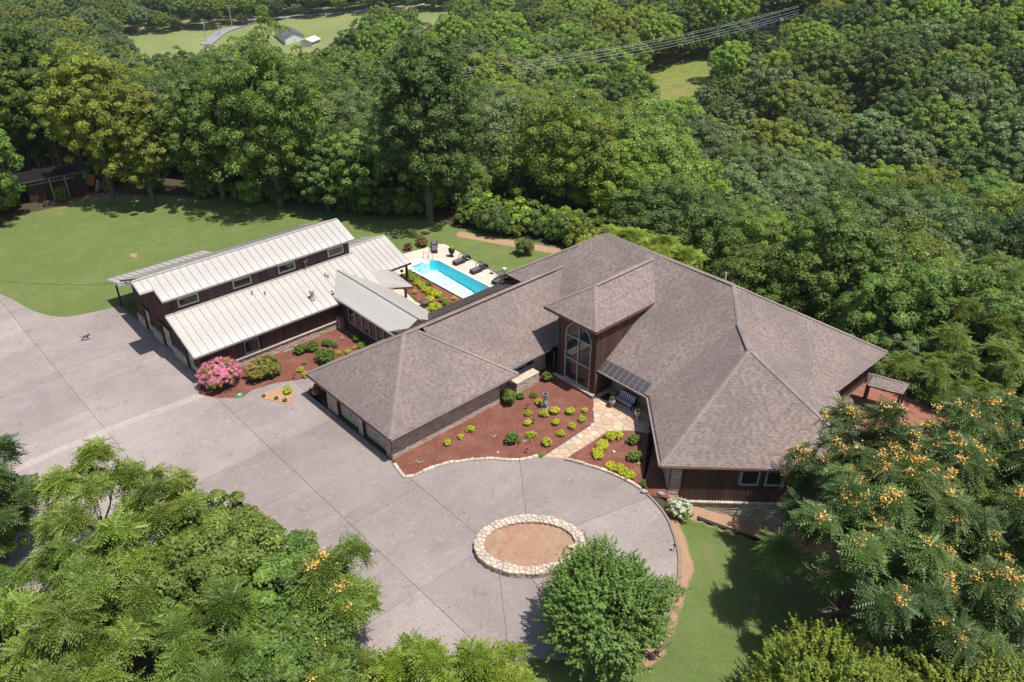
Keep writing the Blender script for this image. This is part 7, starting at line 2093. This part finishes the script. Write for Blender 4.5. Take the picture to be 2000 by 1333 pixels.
driftwood(962, 853.5, .3, 'pale piece of driftwood in the middle of the large bed'); driftwood(1026, 863, .35, 'grey driftwood below the spiky grass clump'); driftwood(818.5, 904, .35, 'grey driftwood near the garage end of the large bed'); driftwood(668, 661, .4, 'twiggy driftwood in the barn bed near the corridor')
def path_light(px, py, label, z=.08, h=.45):
    p = at(px, py, z); root = empty('path_light', tuple(p), 0, label, 'garden light'); mb = MB(); mb.tube([(0, 0, -.05), (0, 0, h)], .018, 5); mb.build('stake', M['black'], root)
    mb = MB(); mb.lathe((0, 0, h-.04), [(.06, 0), (.11, .05), (.02, .12)], 10); mb.build('lamp_head', M['black'], root); return root
path_light(1029, 886, 'dark path light just above the stone edging in the large bed'); path_light(1042.5, 829, 'dark path light touching a golden shrub above the grass clump'); path_light(1029, 800, 'small dark path light above the left golden shrub near the statue'); path_light(575.5, 741, 'path light at the edge of the barn bed walk'); path_light(533.5, 743, 'path light in front of the rusty bush'); path_light(1316, 1076, 'dark lamp on the drive kerb', .1, .5)
# valve box, hose, lids, log, drain pipe
p = at(468, 773, .055); root = empty('valve_box', tuple(p), .4, 'round green irrigation cover with a white cap at the edge of the drive', 'valve cover')
M['green_plastic'] = mat('green_plastic', (0.06, 0.24, 0.12), rough=.5)
mb = MB(); mb.lathe((0, 0, 0), [(.34, 0), (.32, .07), (.05, .09)], 18); mb.build('lid', M['green_plastic'], root)
mb = MB(); mb.box((.03, 0, .11), (.18, .12, .05)); mb.build('cap', M['white_fabric'], root)
p = at(489, 747, .09); mb = MB()
for k in range(3): mb.tube([(math.cos(t)*(.42-.06*k), math.sin(t)*(.42-.06*k), .02+.02*k) for t in np.linspace(0, 6.3, 22)], .018, 5, .5, cap=False)
o = mb.build('hose_coil', M['black']); o.location = p; tag(o, 'coiled dark garden hose lying on the mulch beside the rusty bush', 'hose')
p = at(1003, 1297, .0); p.z = h1(p.x, p.y)+.01; mb = MB(); mb.lathe((0, 0, 0), [(.17, 0), (.17, .05), (.02, .07)], 18); o = mb.build('access_lid', mat('turquoise_plastic', (0.10, 0.42, 0.42), rough=.5)); o.location = p; tag(o, 'round turquoise lid in the grass below the drive', 'lid')
a = at(1268, 1293, -.2); b = at(1313, 1258, -.3); a.z = h1(a.x, a.y)+.12; b.z = h1(b.x, b.y)+.12
mb = MB(); mb.tube([Vector((0, 0, 0)), (b-a)*.5+Vector((.03, .02, .02)), b-a], [.16, .14, .12], 9, .5); mb.tube([(b-a)*.6, (b-a)*.6+Vector((-.3, .3, .15))], [.06, .03], 6, .5); o = mb.build('fallen_log', M['bark']); o.location = a; tag(o, 'weathered brown log lying by the bare soil right of the round tree', 'log')
dpp = [(1362, 1012), (1385, 1021), (1410, 1030), (1440, 1040), (1475, 1053), (1515, 1066), (1560, 1085)]
P_ = []
for q in dpp:
    w = at(*q, -2); 
    for _ in range(6): w = at(*q, h1(w.x, w.y)+.14)
    P_.append(w)
P_ = curve(P_, 8); mb = MB()
rd = [.15+.015*(k % 2) for k in range(len(P_))]
mb.tube([p-P_[0] for p in P_], rd, 8, .5); o = mb.build('drain_pipe', M['black']); o.location = P_[0]; tag(o, 'black corrugated drain pipe along the foot of the stone foundation', 'drain pipe')
# metal garden table and chairs, chiminea-like grill, fountain stand by the pool
p = at(962, 535, .062); root = empty('wire_chair', tuple(p), R(200), 'light wire garden chair at the edge of the pool deck', 'chair')
mb = MB(); mb.box((0, 0, .42), (.45, .45, .03)); mb.build('seat', M['gutter'], root)
for sx in (-.2, .2):
    for sy in (-.2, .2): mb = MB(); mb.tube([(sx, sy, 0), (sx*.9, sy*.9, .42)], .015, 5); mb.build('leg', M['gutter'], root)
mb = MB(); mb.tube([(math.cos(t)*.24, .22, .72+math.sin(t)*.24) for t in np.linspace(0, 6.28, 16)], .015, 5)
for k in range(5): mb.tube([(-.18+.09*k, .21, .43), (-.18+.09*k, .22, .88)], .009, 4)
mb.build('backrest', M['gutter'], root)
p = at(985, 541, .0); p = at(985, 540, 0); root = empty('kettle_grill', (p.x, p.y, 0), 0, 'green drum-shaped outdoor cooker with a white lid beyond the pool deck', 'grill')
mb = MB(); mb.lathe((0, 0, .25), [(.2, 0), (.3, .1), (.32, .45), (.26, .62)], 14); mb.build('drum', M['green_plastic'], root, True)
mb = MB(); mb.lathe((0, 0, .88), [(.27, 0), (.22, .1), (.05, .17)], 14); mb.build('lid', M['white_frame'], root, True)
for k in range(3):
    a = k*2.09; mb = MB(); mb.tube([(.2*math.cos(a), .2*math.sin(a), .3), (.3*math.cos(a), .3*math.sin(a), 0)], .025, 5); mb.build('leg', M['black'], root)
p = at(872, 569, .08); root = empty('plant_stake', tuple(p), 0, 'thin metal garden stake standing in the pool bed beside the water', 'garden stake')
mb = MB(); mb.tube([(0, 0, 0), (0, 0, 1.9)], .02, 5); mb.blob((0, 0, 1.95), .07); mb.build('rod', M['gutter'], root)
for px_, py_, lb in ((786, 546, 'dark plant holder stand under the porch roof edge'),):
    p = at(px_, py_, .06); root = empty('plant_stand', tuple(p), 0, lb, 'plant stand'); mb = MB(); mb.tube([(0, 0, 0), (0, 0, 1.2)], .03, 5); mb.box((0, 0, 1.0), (.25, .25, .2)); mb.box((0, 0, .5), (.3, .3, .12)); mb.build('stand', M['black'], root)
# small clutter by the barn bed
p = at(555, 693, .08); root = empty('white_rack', tuple(p), 0, 'low white rack standing in the mulch by the barn stone wall', 'rack'); mb = MB(); mb.bar((0, 0, .3), (1.0, 0, .3), .04)
for x in (0, .33, .66, 1.0): mb.bar((x, 0, 0), (x, 0, .34), .04)
mb.build('rails', M['white_frame'], root)
mb = MB(); mb.box((0, 0, .2), (.4, .3, .45)); mb.box((0, 0, .45), (.44, .34, .05)); o = mb.build('meter_box', M['white_frame']); o.location = at(473, 703, .1)+UP*.9; tag(o, 'white box on the barn wall behind the pink bush', 'box')
# ================================================================== DOG
def skinned(name, V_, E_, Rd, mt, parent, sub=2):
    me = bpy.data.meshes.new(name); me.from_pydata(V_, E_, []); me.materials.append(mt)
    o = link(bpy.data.objects.new(name, me), parent)
    sk = o.modifiers.new('skin', 'SKIN'); me.skin_vertices[0].data[0].use_root = True
    for k, r_ in enumerate(Rd): me.skin_vertices[0].data[k].radius = (r_, r_) if not hasattr(r_, '__len__') else r_
    ss = o.modifiers.new('sub', 'SUBSURF'); ss.levels = sub; ss.render_levels = sub
    sk.use_smooth_shade = True
    return o
dm, nt, b_ = _new('dog_coat'); co = coords(nt); sx = N(nt, 'ShaderNodeSeparateXYZ'); nt.links.new(co, sx.inputs[0])
nz = noise(nt, 6, 3, .6, co)
c1 = ramp(nt, sx.outputs['Z'], [(.18, g(.0)), (.24, g(1.0))]).outputs[0]
c = mix(nt, c1, (.62, .60, .58), (.045, .045, .05)); c = mix(nt, ramp(nt, nz.outputs[0], [(.55, g(0)), (.62, g(1))]).outputs[0], c, (.35, .34, .34)); nt.links.new(c, b_.inputs['Base Color']); b_.inputs['Roughness'].default_value = .9
dp = at(168, 665, .05); dog = empty('dog', tuple(dp), R(20)+YAW-math.pi/2, 'small black grey and white dog walking on the drive', 'dog')
DV = [(-.24, 0, .40), (0, 0, .39), (.20, 0, .41), (.31, 0, .49), (.38, 0, .56), (.50, 0, .54),
      (-.27, .07, .36), (-.22, .08, .24), (-.30, .08, .14), (-.27, .08, .02),
      (-.27, -.07, .36), (-.15, -.08, .22), (-.20, -.08, .13), (-.14, -.08, .02),
      (.20, .07, .34), (.24, .08, .18), (.30, .08, .03), (.20, -.07, .34), (.16, -.08, .18), (.12, -.08, .02),
      (-.34, 0, .44), (-.44, .02, .52), (-.50, .02, .60)]
DE = [(0, 1), (1, 2), (2, 3), (3, 4), (4, 5), (0, 6), (6, 7), (7, 8), (8, 9), (0, 10), (10, 11), (11, 12), (12, 13), (2, 14), (14, 15), (15, 16), (2, 17), (17, 18), (18, 19), (0, 20), (20, 21), (21, 22)]
DR = [.10, .105, .115, .075, .085, .04, .07, .05, .028, .03, .07, .05, .028, .03, .055, .032, .03, .055, .032, .03, .03, .035, .02]
skinned('body', DV, DE, DR, dm, dog)
for s_ in (-1, 1):
    mb = MB(); mb.prism([Vector((.34, s_*.05, .61)), Vector((.38, s_*.09, .60)), Vector((.37, s_*.05, .60))], [Vector((.345, s_*.075, .68)), Vector((.35, s_*.078, .68)), Vector((.348, s_*.07, .68))], .5); mb.build('ear', M['black'], dog)
mb = MB(); mb.blob((.535, 0, .55), .018); mb.build('nose', M['black'], dog)

# ================================================================== AIR
hz = bpy.data.materials.new('valley_air'); hz.use_nodes = True
nt = hz.node_tree; nt.nodes.clear(); out = N(nt, 'ShaderNodeOutputMaterial'); pv = N(nt, 'ShaderNodeVolumePrincipled')
pv.inputs['Color'].default_value = (.86, .92, 1.0, 1); pv.inputs['Density'].default_value = 0.00008; pv.inputs['Anisotropy'].default_value = .2
nt.links.new(pv.outputs[0], out.inputs['Volume'])
mb = MB(); mb.box((450, 450, 60), (2600, 2900, 400)); o = mb.build('haze', hz); o['kind'] = 'stuff'

M['litter'] = mat('dry_leaf', (0.20, 0.14, 0.07), (0.10, 0.08, 0.04), 3, 0.9, var=.5)
o = chips('leaf_litter', [[tuple(p[:2]) for p in kerb_run]+[tuple(RC[:2])], [(14, 26), (22, 22.6), (24, 26), (16, 36), (8, 47), (2, 47)]], 1500, .056, M['litter'], (.03, .10))
tag(o, 'dry leaves and twigs scattered on the drive near the trees', 'leaves', kind='stuff')
